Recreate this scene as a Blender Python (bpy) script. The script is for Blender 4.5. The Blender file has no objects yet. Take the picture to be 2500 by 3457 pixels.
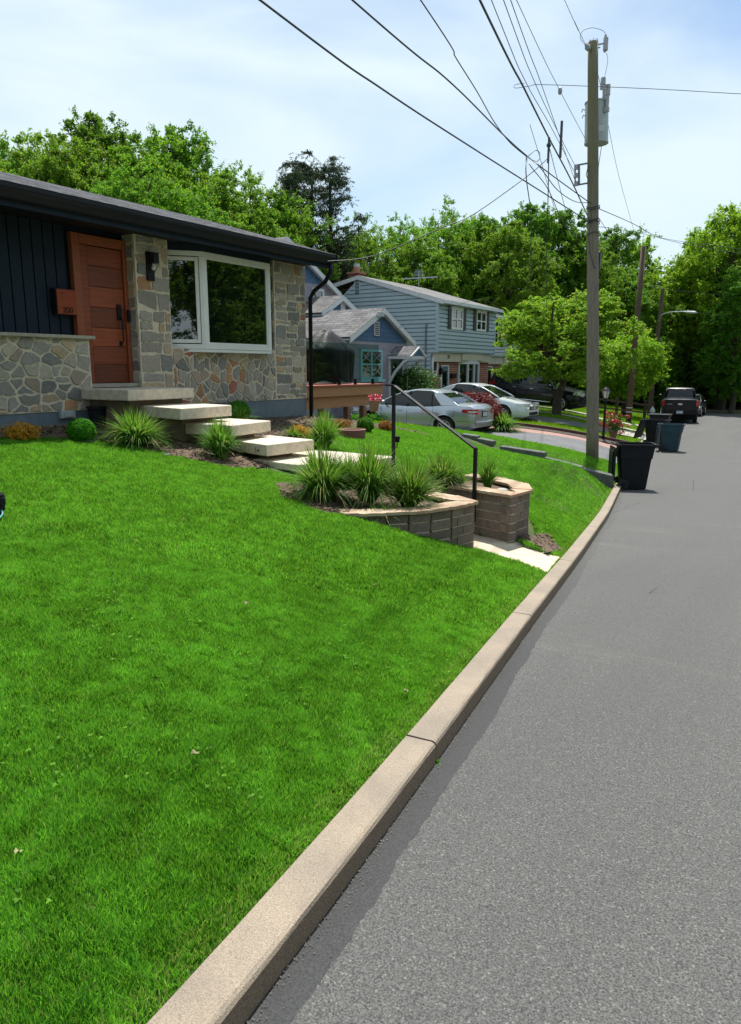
import bpy, math, random
import numpy as np
from mathutils import Vector, Matrix
R=math.radians
rng=np.random.default_rng(7); random.seed(7)
C=bpy.context.scene.collection
# ---------------------------------------------------------------- camera maths (only used to lay the place out)
IW,IH,FP=2500,3457,2450.; TH=R(11.15); YAW=R(32.6); ZC=1.6
ct,st,cy,sy=math.cos(TH),math.sin(TH),math.cos(YAW),math.sin(YAW)
def ray(u,v):
    a=(u-IW/2)/FP; b=-(v-IH/2)/FP; Yf=ct+b*st
    return (a*cy-Yf*sy, a*sy+Yf*cy, -st+b*ct, Yf)
def ond(u,v,d): r=ray(u,v); t=d/r[3]; return Vector((r[0]*t,r[1]*t,ZC+r[2]*t))
def onz(u,v,z): r=ray(u,v); t=(z-ZC)/r[2]; return Vector((r[0]*t,r[1]*t,z))
def onx(u,v,x): r=ray(u,v); t=x/r[0]; return Vector((x,r[1]*t,ZC+r[2]*t))
def ony(u,v,y): r=ray(u,v); t=y/r[1]; return Vector((r[0]*t,y,ZC+r[2]*t))
# ---------------------------------------------------------------- mesh builder
class MB:
    def __init__(s): s.v=[]; s.f=[]; s.col=None; s.smooth=False
    def add(s,vs,fs):
        n=len(s.v); s.v+= [tuple(p) for p in vs]; s.f+=[tuple(i+n for i in f) for f in fs]; return s
    def box(s,a,b):
        x0,y0,z0=a; x1,y1,z1=b
        return s.add([(x0,y0,z0),(x1,y0,z0),(x1,y1,z0),(x0,y1,z0),(x0,y0,z1),(x1,y0,z1),(x1,y1,z1),(x0,y1,z1)],
          [(0,3,2,1),(4,5,6,7),(0,1,5,4),(1,2,6,5),(2,3,7,6),(3,0,4,7)])
    def bar(s,p,q,w,h,up=(0,0,1)):
        p=Vector(p);q=Vector(q);d=(q-p).normalized();u=Vector(up)
        if abs(d.dot(u))>.98:u=Vector((1,0,0))
        r=d.cross(u).normalized()*w/2;u=r.cross(d).normalized()*h/2
        vs=[p-r-u,p+r-u,p+r+u,p-r+u,q-r-u,q+r-u,q+r+u,q-r+u]
        return s.add(vs,[(0,1,2,3),(7,6,5,4),(0,4,5,1),(1,5,6,2),(2,6,7,3),(3,7,4,0)])
    def tube(s,pts,r,seg=8,cap=True):
        pts=[Vector(p) for p in pts]; n=len(pts)
        rr=r if isinstance(r,(list,tuple)) else [r]*n
        ref=None; base=len(s.v); vs=[];fs=[]
        for i,p in enumerate(pts):
            d=(pts[min(i+1,n-1)]-pts[max(i-1,0)]).normalized()
            if ref is None: ref=Vector((1,0,0)) if abs(d.x)<.9 else Vector((0,1,0))
            a=(ref-d*ref.dot(d)).normalized(); b=d.cross(a); ref=a
            for k in range(seg):
                t=2*math.pi*k/seg; vs.append(p+(a*math.cos(t)+b*math.sin(t))*rr[i])
        for i in range(n-1):
            for k in range(seg):
                k2=(k+1)%seg; fs.append((i*seg+k,i*seg+k2,(i+1)*seg+k2,(i+1)*seg+k))
        if cap: fs.append(tuple(range(seg-1,-1,-1))); fs.append(tuple((n-1)*seg+k for k in range(seg)))
        return s.add(vs,fs)
    def cyl(s,p,q,r0,r1=None,seg=16): return s.tube([p,q],[r0,r0 if r1 is None else r1],seg)
    def lathe(s,c,prof,seg=24):
        vs=[];fs=[];n=len(prof);c=Vector(c)
        for r,z in prof:
            for k in range(seg):
                t=2*math.pi*k/seg; vs.append((c.x+r*math.cos(t),c.y+r*math.sin(t),c.z+z))
        for i in range(n-1):
            for k in range(seg):
                k2=(k+1)%seg; fs.append((i*seg+k,i*seg+k2,(i+1)*seg+k2,(i+1)*seg+k))
        fs.append(tuple(range(seg-1,-1,-1))); fs.append(tuple((n-1)*seg+k for k in range(seg)))
        return s.add(vs,fs)
    def prism(s,poly,z0,z1):
        n=len(poly)
        zz0=z0 if isinstance(z0,(list,tuple)) else [z0]*n; zz1=z1 if isinstance(z1,(list,tuple)) else [z1]*n
        ar=sum(poly[i][0]*poly[(i+1)%n][1]-poly[(i+1)%n][0]*poly[i][1] for i in range(n))
        o=list(range(n)) if ar>0 else list(range(n-1,-1,-1))
        vs=[(poly[i][0],poly[i][1],zz0[i]) for i in o]+[(poly[i][0],poly[i][1],zz1[i]) for i in o]
        return s.add(vs,[tuple(range(n-1,-1,-1)),tuple(range(n,2*n))]+[(i,(i+1)%n,n+(i+1)%n,n+i) for i in range(n)])
    def yz(s,poly,x0,x1):      # polygon in (y,z) pushed along x
        n=len(poly); ar=sum(poly[i][0]*poly[(i+1)%n][1]-poly[(i+1)%n][0]*poly[i][1] for i in range(n))
        if ar<0: poly=poly[::-1]
        if x0>x1:x0,x1=x1,x0
        vs=[(x0,a,b) for a,b in poly]+[(x1,a,b) for a,b in poly]
        return s.add(vs,[tuple(range(n-1,-1,-1)),tuple(range(n,2*n))]+[(i,(i+1)%n,n+(i+1)%n,n+i) for i in range(n)])
    def xz(s,poly,y0,y1):
        n=len(poly); ar=sum(poly[i][0]*poly[(i+1)%n][1]-poly[(i+1)%n][0]*poly[i][1] for i in range(n))
        if ar<0: poly=poly[::-1]
        if y0>y1:y0,y1=y1,y0
        vs=[(a,y1,b) for a,b in poly]+[(a,y0,b) for a,b in poly]
        return s.add(vs,[tuple(range(n-1,-1,-1)),tuple(range(n,2*n))]+[(i,(i+1)%n,n+(i+1)%n,n+i) for i in range(n)])
    def ball(s,c,r,sz=(1,1,1),seg=12,rings=8):
        prof=[(max(.001,math.sin(math.pi*i/rings))*r,-math.cos(math.pi*i/rings)*r) for i in range(rings+1)]
        n=len(s.v); s.lathe((0,0,0),prof,seg)
        for i in range(n,len(s.v)):
            x,y,z=s.v[i]; s.v[i]=(c[0]+x*sz[0],c[1]+y*sz[1],c[2]+z*sz[2])
        return s
    def xf(s,m,n0=0):
        for i in range(n0,len(s.v)): s.v[i]=tuple(m@Vector(s.v[i]))
        return s
def mk(name,mb,m,off=(0,0,0),bev=0,smooth=False):
    me=bpy.data.meshes.new(name)
    me.from_pydata([(a-off[0],b-off[1],c-off[2]) for a,b,c in mb.v],[],mb.f); me.update()
    if mb.col is not None:
        at=me.color_attributes.new('col','FLOAT_COLOR','CORNER'); arr=[]
        for f,c in zip(mb.f,mb.col): arr+= [c[0],c[1],c[2],1]*len(f)
        at.data.foreach_set('color',arr)
    if smooth or mb.smooth: me.polygons.foreach_set('use_smooth',[True]*len(me.polygons))
    if m: me.materials.append(m)
    o=bpy.data.objects.new(name,me); C.objects.link(o)
    if bev:
        b=o.modifiers.new('b','BEVEL'); b.width=bev; b.segments=2; b.limit_method='ANGLE'; b.angle_limit=R(40)
    return o
def tag(o,label=None,cat=None,group=None,kind=None):
    if label:o['label']=label
    if cat:o['category']=cat
    if group:o['group']=group
    if kind:o['kind']=kind
    return o
class T:    # a thing: Empty at its base, parts below
    def __init__(s,name,label,cat,loc=(0,0,0),rz=0,group=None,local=False,rx=0,ry=0):
        s.o=bpy.data.objects.new(name,None); C.objects.link(s.o); s.o.empty_display_size=.2
        s.o.location=loc; s.o.rotation_euler=(rx,ry,rz); tag(s.o,label,cat,group); s.off=(0,0,0) if local else tuple(loc)
    def part(s,name,mb,m,parent=None,bev=0,smooth=False,label=None):
        o=mk(name,mb,m,s.off,bev,smooth); o.parent=parent or s.o
        if label:o['label']=label
        return o
def solo(name,mb,m,label,cat,loc=(0,0,0),group=None,bev=0,smooth=False,kind=None,rz=0,local=False):
    o=mk(name,mb,m,(0,0,0) if local else loc,bev,smooth); o.location=loc; o.rotation_euler=(0,0,rz); return tag(o,label,cat,group,kind)
def struct(name,mb,m,bev=0,smooth=False): return tag(mk(name,mb,m,(0,0,0),bev,smooth),kind='structure')
def dup(o,loc=None,rz=None,sc=None,label=None,parent=None):
    c=o.copy(); C.objects.link(c)
    if parent:c.parent=parent
    for ch in [x for x in bpy.data.objects if x.parent==o]: dup(ch,parent=c)
    if loc is not None:c.location=loc
    if rz is not None:c.rotation_euler=(0,0,rz)
    if sc is not None:c.scale=sc if isinstance(sc,(tuple,list)) else (sc,)*3
    if label:c['label']=label
    return c
def npmesh(name,V,F,m,col=None,smooth=False,uv=None):
    """V (n,3) float, F (m,k) int"""
    me=bpy.data.meshes.new(name); n,k=F.shape
    me.vertices.add(len(V)); me.vertices.foreach_set('co',V.astype(np.float32).ravel())
    me.loops.add(n*k); me.loops.foreach_set('vertex_index',F.astype(np.int32).ravel())
    me.polygons.add(n); me.polygons.foreach_set('loop_start',(np.arange(n)*k).astype(np.int32))
    try: me.polygons.foreach_set('loop_total',np.full(n,k,np.int32))
    except Exception: pass
    me.update(calc_edges=True)
    if col is not None:
        at=me.color_attributes.new('col','FLOAT_COLOR','POINT'); cc=np.ones((len(V),4),np.float32); cc[:,:3]=col; at.data.foreach_set('color',cc.ravel())
    if uv is not None:
        l=me.uv_layers.new(name='uv'); l.data.foreach_set('uv',uv[F.ravel()].astype(np.float32).ravel())
    if smooth: me.polygons.foreach_set('use_smooth',np.ones(n,bool))
    if m: me.materials.append(m)
    return me
# ---------------------------------------------------------------- materials
class N:
    def __init__(s,name):
        s.m=bpy.data.materials.new(name); s.m.use_nodes=True; s.t=s.m.node_tree; s.n=s.t.nodes; s.l=s.t.links
        s.b=s.n['Principled BSDF']; s.out=s.n['Material Output']; s._tc=None
    def tc(s,k='Object'):
        if not s._tc: s._tc=s.n.new('ShaderNodeTexCoord')
        return s._tc.outputs[k]
    def set(s,**k):
        for a,v in k.items():
            i=s.b.inputs[a.replace('_',' ')]
            if hasattr(v,'node'): s.l.new(v,i)
            else: i.default_value=(v+(1,)) if isinstance(v,tuple) and len(v)==3 else v
        return s
    def inp(s,sock,v):
        if hasattr(v,'node'): s.l.new(v,sock)
        elif isinstance(v,tuple) and len(v)==3 and sock.type=='RGBA': sock.default_value=v+(1,)
        else: sock.default_value=v
    def map(s,vec=None,scale=(1,1,1),rot=(0,0,0),loc=(0,0,0)):
        n=s.n.new('ShaderNodeMapping'); s.l.new(vec or s.tc(),n.inputs[0]); n.inputs['Scale'].default_value=scale; n.inputs['Rotation'].default_value=rot; n.inputs['Location'].default_value=loc
        return n.outputs[0]
    def noise(s,scale=5,detail=4,rough=.55,vec=None,out='Fac',dist=0):
        n=s.n.new('ShaderNodeTexNoise'); n.inputs['Scale'].default_value=scale; n.inputs['Detail'].default_value=detail; n.inputs['Roughness'].default_value=rough; n.inputs['Distortion'].default_value=dist
        s.l.new(vec or s.tc(),n.inputs['Vector']); return n.outputs[out]
    def voro(s,scale=5,feat='F1',out='Distance',vec=None,rnd=1):
        n=s.n.new('ShaderNodeTexVoronoi'); n.feature=feat; n.inputs['Scale'].default_value=scale; n.inputs['Randomness'].default_value=rnd
        s.l.new(vec or s.tc(),n.inputs['Vector']); return n.outputs[out]
    def ramp(s,f,*st,interp='LINEAR'):
        n=s.n.new('ShaderNodeValToRGB'); s.l.new(f,n.inputs[0]); e=n.color_ramp.elements; n.color_ramp.interpolation=interp
        while len(e)<len(st): e.new(.5)
        for i,(p,c) in enumerate(st):
            e[i].position=p; c=(c,c,c) if not isinstance(c,tuple) else c; e[i].color=c+(1,)
        return n.outputs[0]
    def mix(s,f,a,b,mode='MIX'):
        n=s.n.new('ShaderNodeMix'); n.data_type='RGBA'; n.blend_type=mode; s.inp(n.inputs[0],f); s.inp(n.inputs[6],a); s.inp(n.inputs[7],b); return n.outputs[2]
    def math(s,op,a,b=0,c=None):
        n=s.n.new('ShaderNodeMath'); n.operation=op; s.inp(n.inputs[0],a); s.inp(n.inputs[1],b)
        if c is not None:s.inp(n.inputs[2],c)
        return n.outputs[0]
    def attr(s,name='col',out='Color'):
        n=s.n.new('ShaderNodeAttribute'); n.attribute_name=name; return n.outputs[out]
    def sep(s,vec):
        n=s.n.new('ShaderNodeSeparateXYZ'); s.l.new(vec,n.inputs[0]); return n.outputs
    def bump(s,h,strength=.3,dist=.01):
        n=s.n.new('ShaderNodeBump'); n.inputs['Strength'].default_value=strength; n.inputs['Distance'].default_value=dist; s.l.new(h,n.inputs['Height']); s.l.new(n.outputs[0],s.b.inputs['Normal']); return s
def mat(name,c,rough=.6,c2=None,ns=8,bs=0,bstr=.3,bd=.005,metal=0,spec=None,vec=None,coat=0,lo=.35,hi=.65,c3=None,ns3=60,a3=.3):
    n=N(name); v=n.map(scale=vec) if vec else None
    col=c
    if c2 is not None: col=n.mix(n.ramp(n.noise(ns,5,.6,v),(lo,0.),(hi,1.)),c,c2)
    if c3 is not None: col=n.mix(n.math('MULTIPLY',n.ramp(n.noise(ns3,3,.6,v),(.4,0.),(.65,1.)),a3),col if hasattr(col,'node') else n.mix(0.,c,c),c3)
    n.set(Base_Color=col,Roughness=rough,Metallic=metal)
    if spec is not None:n.b.inputs['Specular IOR Level'].default_value=spec
    if coat:n.b.inputs['Coat Weight'].default_value=coat; n.b.inputs['Coat Roughness'].default_value=.05
    if bs:n.bump(n.noise(bs,5,.6,v),bstr,bd)
    return n.m
def leafmat(name,c1,c2,trans=.35,c3=None,rough=.45):
    n=N(name); a=n.attr('col'); s=n.sep(a)
    col=n.mix(s[0],c1,c2)
    if c3: col=n.mix(n.math('GREATER_THAN',s[1],.93),col,c3)
    oi=n.n.new('ShaderNodeObjectInfo'); hs=n.n.new('ShaderNodeHueSaturation')
    n.l.new(n.math('MULTIPLY_ADD',oi.outputs['Random'],.03,.485),hs.inputs['Hue']); n.l.new(n.math('MULTIPLY_ADD',oi.outputs['Random'],.35,.82),hs.inputs['Value']); n.l.new(col,hs.inputs['Color'])
    col=hs.outputs[0]
    n.set(Base_Color=col,Roughness=rough+.12); n.b.inputs['Specular IOR Level'].default_value=.16
    tr=n.n.new('ShaderNodeBsdfTranslucent'); n.l.new(n.mix(.5,col,(c2[0]*1.6,c2[1]*1.5,c2[2]*.8)),tr.inputs[0])
    ms=n.n.new('ShaderNodeMixShader'); ms.inputs[0].default_value=trans; n.l.new(n.b.outputs[0],ms.inputs[1]); n.l.new(tr.outputs[0],ms.inputs[2]); n.l.new(ms.outputs[0],n.out.inputs[0])
    return n.m
M={}
def build_mats():
    n=N('asphalt'); uvn=n.n.new('ShaderNodeUVMap'); uvn.uv_map='uv'; uv=n.sep(uvn.outputs[0])
    g=n.noise(150,3,.85); g2=n.voro(170,out='Color'); sp=n.sep(g2)
    big=n.noise(.35,4,.6); med=n.noise(3,4,.6)
    col=n.mix(n.ramp(g,(.38,0.),(.62,1.)),(.024,.025,.026),(.155,.153,.147))
    col=n.mix(n.math('MULTIPLY',n.math('GREATER_THAN',sp[0],.96),.45),col,(.30,.29,.275))
    col=n.mix(n.math('MULTIPLY',n.ramp(big,(.3,0.),(.7,1.)),.3),col,(.072,.071,.068))
    # pale dust patches
    col=n.mix(n.math('MULTIPLY',n.ramp(n.noise(.9,5,.7,n.map(scale=(.3,1.6,1))),(.60,0.),(.74,1.)),.22),col,(.20,.19,.165))
    # sealed dark strip against the kerb, its edge wandering and stepping
    wob=n.math('MULTIPLY_ADD',n.noise(.55,3,.6,n.map(scale=(.01,1,1))),.14,.025)
    wob=n.math('ADD',wob,n.math('MULTIPLY',n.noise(14,3,.7),.035))
    strip=n.math('LESS_THAN',uv[0],wob)
    dirt=n.mix(n.ramp(n.noise(130,4,.8),(.35,0.),(.7,1.)),(.022,.023,.025),(.072,.072,.073))
    fade=n.ramp(n.math('DIVIDE',uv[1],40.),(.1,1.),(.22,.25))
    col=n.mix(n.math('MULTIPLY',strip,fade),col,dirt)
    cr=n.voro(.42,'DISTANCE_TO_EDGE','Distance',n.map(n.noise(1.5,4,.6,out='Color'),(0.5,0.5,0)) if False else n.map(scale=(1,.6,1)))
    crk=n.math('MULTIPLY',n.math('LESS_THAN',n.math('ADD',cr,n.math('MULTIPLY',n.math('SUBTRACT',n.noise(9,4,.7),.5),.02)),.0035),n.math('GREATER_THAN',n.noise(.28,2,.5),.56))
    col=n.mix(n.math('MULTIPLY',crk,.75),col,(.022,.022,.023))
    lane=n.math('MULTIPLY',n.ramp(n.noise(.6,4,.6,n.map(scale=(1.4,.12,1))),(.5,0.),(.62,1.)),.16); col=n.mix(lane,col,(.05,.05,.05))
    n.set(Base_Color=col,Roughness=.85); n.b.inputs['Specular IOR Level'].default_value=.35
    n.bump(n.math('MULTIPLY',g,n.math('SUBTRACT',1.,n.math('MULTIPLY',strip,.6))),.55,.006); M['asphalt']=n.m
    M['kerb']=mat('kerb_concrete',(.36,.29,.215),.85,(.26,.215,.165),3,140,.6,.004,c3=(.12,.10,.085),ns3=230,a3=.7)
    # separate darker, browner mix for the upright face of the kerb
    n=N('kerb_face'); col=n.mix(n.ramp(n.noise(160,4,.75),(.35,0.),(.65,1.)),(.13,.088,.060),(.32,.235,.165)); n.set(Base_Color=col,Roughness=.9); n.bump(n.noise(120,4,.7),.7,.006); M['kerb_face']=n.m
    M['dark']=mat('dark_gap',(.012,.012,.012),.9)
    n=N('soil'); s=n.noise(1.2,5,.6); s2=n.noise(25,4,.7)
    col=n.mix(n.ramp(s,(.35,0.),(.65,1.)),(.055,.085,.018),(.075,.12,.02)); col=n.mix(n.math('MULTIPLY',n.ramp(s2,(.4,0.),(.7,1.)),.5),col,(.05,.045,.02))
    n.set(Base_Color=col,Roughness=.95); n.bump(s2,.8,.03); M['soil']=n.m
    M['driveway']=mat('driveway',(.10,.105,.115),.8,(.14,.145,.15),2,120,.4,.004,c3=(.05,.05,.055),ns3=90,a3=.5)
    M['drive_pale']=mat('pale_concrete',(.42,.39,.34),.85,(.34,.31,.27),4,60,.3,.004)
    n=N('pavers'); br=n.n.new('ShaderNodeTexBrick'); n.l.new(n.map(rot=(0,0,.6)),br.inputs[0])
    for k,v in (('Color1',(.36,.20,.16,1)),('Color2',(.28,.16,.14,1)),('Mortar',(.2,.15,.13,1)),('Scale',1.),('Mortar Size',.008),('Brick Width',.22),('Row Height',.11)): br.inputs[k].default_value=v
    n.set(Base_Color=br.outputs[0],Roughness=.85); n.bump(br.outputs['Fac'],.3,.004); M['pavers']=n.m
    M['slab']=mat('cast_concrete',(.68,.59,.46),.8,(.60,.52,.41),2.5,45,.25,.003,c3=(.33,.29,.24),ns3=14,a3=.45)
    M['slab_base']=mat('step_base_block',(.19,.145,.095),.9,(.13,.10,.07),5,60,.5,.006)
    M['landing']=mat('landing_concrete',(.62,.52,.38),.8,(.54,.45,.34),3,60,.3,.003,c3=(.3,.26,.2),ns3=9,a3=.35)
    n=N('stone'); a=n.attr('col'); g=n.noise(26,5,.7); g2=n.noise(7,4,.6)
    col=n.mix(n.math('MULTIPLY',n.ramp(g,(.38,0.),(.68,1.)),.55),a,n.mix(.55,a,(.02,.02,.02))); col=n.mix(n.math('MULTIPLY',n.ramp(g2,(.45,0.),(.7,1.)),.3),col,(.30,.26,.2))
    n.set(Base_Color=col,Roughness=.85); n.bump(n.math('ADD',g,g2),.8,.015); M['stone']=n.m
    M['mortar']=mat('mortar',(.64,.565,.44),.95,(.54,.47,.36),9,50,.7,.008)
    M['cap']=mat('flagstone_cap',(.40,.275,.175),.85,(.48,.39,.28),3,35,.6,.006,c3=(.33,.19,.13),ns3=4,a3=.7)
    M['cap_edge']=mat('ledge_stone',(.42,.39,.31),.85,(.33,.30,.24),6,40,.5,.005)
    n=N('block'); a=n.attr('col'); g=n.noise(45,5,.7); col=n.mix(n.math('MULTIPLY',n.ramp(g,(.35,0.),(.65,1.)),.6),a,(.05,.04,.035)); col=n.mix(n.math('MULTIPLY',n.ramp(n.noise(5,4,.6),(.5,0.),(.7,1.)),.35),col,(.22,.19,.16)); n.set(Base_Color=col,Roughness=.92); n.bump(g,.8,.01); M['block']=n.m
    M['found']=mat('foundation_paint',(.12,.165,.20),.75,(.14,.18,.205),2,40,.3,.004,c3=(.09,.11,.13),ns3=9,a3=.4)
    M['found_bare']=mat('foundation_bare',(.26,.2,.15),.9,(.19,.15,.12),4,40,.4,.006)
    M['navy']=mat('navy_siding_paint',(.010,.018,.032),.6,(.013,.023,.04),3,20,.15,.002,spec=.2)
    M['black']=mat('black_metal',(.006,.007,.009),.45,(.010,.011,.014),4,spec=.25)
    M['soffit']=mat('soffit_black',(.005,.006,.008),.6)
    M['gutter']=mat('gutter_black',(.005,.007,.011),.45,(.008,.010,.014),3,spec=.25)
    for nm,c1,c2,mo,sc,bw,rh in (('shingle_black',(.12,.124,.135),(.30,.305,.33),(.008,.008,.01),1,.30,.14),('shingle_grey',(.17,.165,.165),(.33,.32,.32),(.055,.053,.053),1,.5,.20),('shingle_pale',(.20,.20,.20),(.34,.335,.33),(.10,.10,.10),1,.4,.18)):
        n=N(nm); uvn=n.n.new('ShaderNodeUVMap'); uvn.uv_map='uv'; br=n.n.new('ShaderNodeTexBrick'); n.l.new(uvn.outputs[0],br.inputs[0])
        for k,v in (('Color1',c1+(1,)),('Color2',c2+(1,)),('Mortar',mo+(1,)),('Scale',1.),('Mortar Size',.016),('Brick Width',bw),('Row Height',rh),('Bias',-.2)): br.inputs[k].default_value=v
        col=n.mix(n.math('MULTIPLY',n.ramp(n.noise(13,3,.7),(.35,0.),(.62,1.)),.75),br.outputs[0],mo); col=n.mix(n.math('MULTIPLY',n.ramp(n.noise(1.5,4,.6),(.4,0.),(.7,1.)),.3),col,c2)
        if nm=='shingle_black': col=n.mix(n.math('MULTIPLY',n.ramp(n.noise(1.,4,.75,n.map(scale=(1.6,9,1))),(.42,0.),(.56,1.)),.8),col,(.022,.023,.028))
        n.set(Base_Color=col,Roughness=.95); n.b.inputs['Specular IOR Level'].default_value=.08; n.bump(br.outputs['Fac'],-.5,.012); M[nm]=n.m
    # timber
    for nm,c1,c2 in (('door_wood',(.30,.058,.014),(.13,.026,.008)),('frame_wood',(.32,.078,.026),(.20,.048,.017)),('deck_wood',(.40,.21,.10),(.29,.145,.07)),('mail_wood',(.30,.050,.012),(.21,.034,.009)),('post_wood',(.25,.13,.07),(.16,.085,.05))):
        n=N(nm); v=n.map(scale=(6,1.2,26) if nm=='door_wood' else (8,2,30)); w=n.noise(2,6,.7,v,dist=.6)
        rw=n.attr('col'); col=n.mix(n.ramp(w,(.3,0.),(.7,1.)),c1,c2)
        if nm=='door_wood': col=n.mix(1.,col,rw,'MULTIPLY')
        n.set(Base_Color=col,Roughness=.5 if 'door' in nm or 'frame' in nm else .75); n.bump(w,.2,.003); M[nm]=n.m
    M['deck_red']=mat('deck_boards_red',(.36,.085,.055),.6,(.27,.065,.045),3)
    n=N('pole_wood'); v=n.map(scale=(14,14,.8)); w=n.noise(3,6,.75,v,dist=.5); z=n.sep(n.tc())[2]
    col=n.mix(n.ramp(w,(.32,0.),(.68,1.)),(.31,.26,.205),(.125,.105,.083))
    moss=n.math('MULTIPLY',n.ramp(n.math('ADD',n.math('DIVIDE',z,10.),n.math('MULTIPLY',n.noise(1.2,4,.6),.25)),(.6,0.),(.85,1.)),.65)
    col=n.mix(moss,col,(.135,.135,.06)); n.set(Base_Color=col,Roughness=.9); n.bump(w,.8,.012); M['pole']=n.m
    M['pole_dark']=mat('pole_dark',(.13,.085,.055),.9,(.07,.045,.03),3,20,.5,.01,vec=(8,8,.8))
    M['white']=mat('white_vinyl',(.74,.75,.74),.35,(.68,.69,.68),3)
    M['white_trim']=mat('white_trim',(.62,.64,.66),.55,(.54,.56,.59),4)
    n=N('window_glass'); n.set(Base_Color=(.004,.006,.005),Roughness=.015,Metallic=0.); n.b.inputs['Specular IOR Level'].default_value=1.; n.b.inputs['IOR'].default_value=1.75
    nb=n.noise(2.2,2,.5); n.bump(nb,.05,.01); M['glass']=n.m
    n=N('car_glass'); n.set(Base_Color=(.008,.012,.012),Roughness=.03); n.b.inputs['Specular IOR Level'].default_value=.5; n.b.inputs['IOR'].default_value=1.5; M['cglass']=n.m
    n=N('clear_glass'); g=n.n.new('ShaderNodeBsdfTransparent'); g.inputs[0].default_value=(.66,.76,.74,1); gl=n.n.new('ShaderNodeBsdfGlossy'); gl.inputs['Roughness'].default_value=.03; gl.inputs[0].default_value=(.8,.9,.9,1)
    ms=n.n.new('ShaderNodeMixShader'); ms.inputs[0].default_value=.045; n.l.new(g.outputs[0],ms.inputs[1]); n.l.new(gl.outputs[0],ms.inputs[2]); n.l.new(ms.outputs[0],n.out.inputs[0]); M['clear']=n.m
    M['siding_blue']=mat('siding_blue',(.385,.48,.53),.6,(.34,.435,.485),1.5,30,.1,.002)
    M['siding_white']=mat('siding_white',(.50,.54,.58),.6,(.44,.48,.52),1.5)
    M['purple_grey']=mat('purple_grey_shakes',(.29,.27,.32),.7,(.25,.235,.28),3)
    M['slate_blue']=mat('slate_blue_scallops',(.075,.15,.27),.7,(.05,.105,.2),7)
    M['teal']=mat('teal_trim',(.27,.52,.54),.55)
    M['cream']=mat('cream_panel',(.52,.48,.38),.6,(.46,.42,.34),2)
    n=N('brick'); br=n.n.new('ShaderNodeTexBrick'); uvn=n.n.new('ShaderNodeUVMap'); uvn.uv_map='uv'; n.l.new(uvn.outputs[0],br.inputs[0])
    for k,v in (('Color1',(.34,.10,.055,1)),('Color2',(.20,.055,.035,1)),('Mortar',(.38,.30,.25,1)),('Scale',1.),('Mortar Size',.012),('Brick Width',.30),('Row Height',.11),('Bias',-.1)): br.inputs[k].default_value=v
    n.set(Base_Color=br.outputs[0],Roughness=.85); n.bump(br.outputs['Fac'],-.5,.01); M['brick']=n.m
    M['chimney']=mat('chimney_brick',(.20,.07,.05),.9,(.13,.05,.04),9)
    M['bin']=mat('bin_plastic_black',(.006,.008,.012),.5,(.010,.012,.017),5,60,.1,.002,spec=.22)
    M['bin_teal']=mat('bin_plastic_teal',(.016,.045,.062),.5,(.022,.056,.074),5,60,.1,.002,spec=.25)
    M['rubber']=mat('rubber',(.012,.012,.013),.75,bs=40,bstr=.2)
    def paint(nm,c,metal=.0,rough=.28): 
        M[nm]=mat(nm,c,rough,metal=metal,coat=1.)
    paint('p_silver',(.40,.43,.46),.75,.32); paint('p_white',(.66,.70,.72),.1); M['p_black']=mat('p_black',(.003,.004,.008),.25,spec=.4,coat=.35); M['p_truck']=mat('p_truck',(.004,.005,.009),.3,spec=.35,coat=.3)
    M['alloy']=mat('alloy_wheel',(.55,.56,.58),.28,metal=.9); M['chrome']=mat('chrome',(.7,.72,.75),.12,metal=1.)
    M['red_lens']=mat('red_lens',(.42,.008,.012),.12,spec=.8,coat=1.); M['lens']=mat('clear_lens',(.62,.63,.62),.1,coat=1.)
    M['plate']=mat('licence_plate',(.62,.66,.72),.4,(.35,.42,.6),14)
    M['grey_metal']=mat('grey_metal',(.42,.46,.47),.45,(.36,.40,.41),3,metal=.1); M['wire']=mat('cable_black',(.035,.042,.055),.5)
    M['wire_grey']=mat('bare_wire',(.16,.17,.18),.45,metal=.5); M['porcelain']=mat('porcelain',(.34,.36,.38),.25)
    n=N('grill_cover'); v=n.noise(3.5,3,.55,n.map(scale=(1,1,.35)),dist=1.2); n.set(Base_Color=(.014,.014,.016),Roughness=.6); n.b.inputs['Specular IOR Level'].default_value=.25; n.bump(v,.6,.06); M['cover']=n.m
    M['mulch']=mat('mulch',(.155,.10,.065),.95,(.075,.048,.033),14,60,1.,.03,c3=(.26,.19,.13),ns3=70,a3=.6)
    M['mulch_dark']=mat('mulch_dark',(.05,.038,.032),.95,(.10,.075,.06),20,60,1.,.03)
    M['edging_red']=mat('edging_red',(.23,.085,.075),.75,(.18,.07,.06),6); M['border_brown']=mat('timber_border',(.11,.045,.035),.85,(.075,.035,.028),5)
    M['wallstone']=mat('boundary_stone',(.10,.108,.10),.9,(.07,.078,.072),4,40,.7,.01,c3=(.2,.2,.18),ns3=9,a3=.5)
    M['bark']=mat('bark',(.085,.065,.05),.95,(.045,.035,.028),4,18,.9,.03,vec=(3,3,.7)); M['bark_pale']=mat('bark_pale',(.16,.13,.105),.95,(.09,.07,.06),4,18,.8,.02,vec=(3,3,.7))
    M['terracotta']=mat('terracotta',(.36,.17,.11),.8,(.30,.14,.09),6); M['petal']=mat('petal_red',(.62,.025,.05),.5,(.75,.10,.13),30)
    M['bulb']=mat('bulb_glass',(.55,.54,.48),.15,spec=.7); M['door_blue']=mat('door_blue',(.055,.11,.16),.45); M['curtain']=mat('curtain',(.28,.27,.25),.8,(.18,.18,.17),9)
    M['hose']=mat('hose_teal',(.03,.24,.27),.45); M['navy_shutter']=mat('navy_shutter',(.014,.018,.032),.5)
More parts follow.
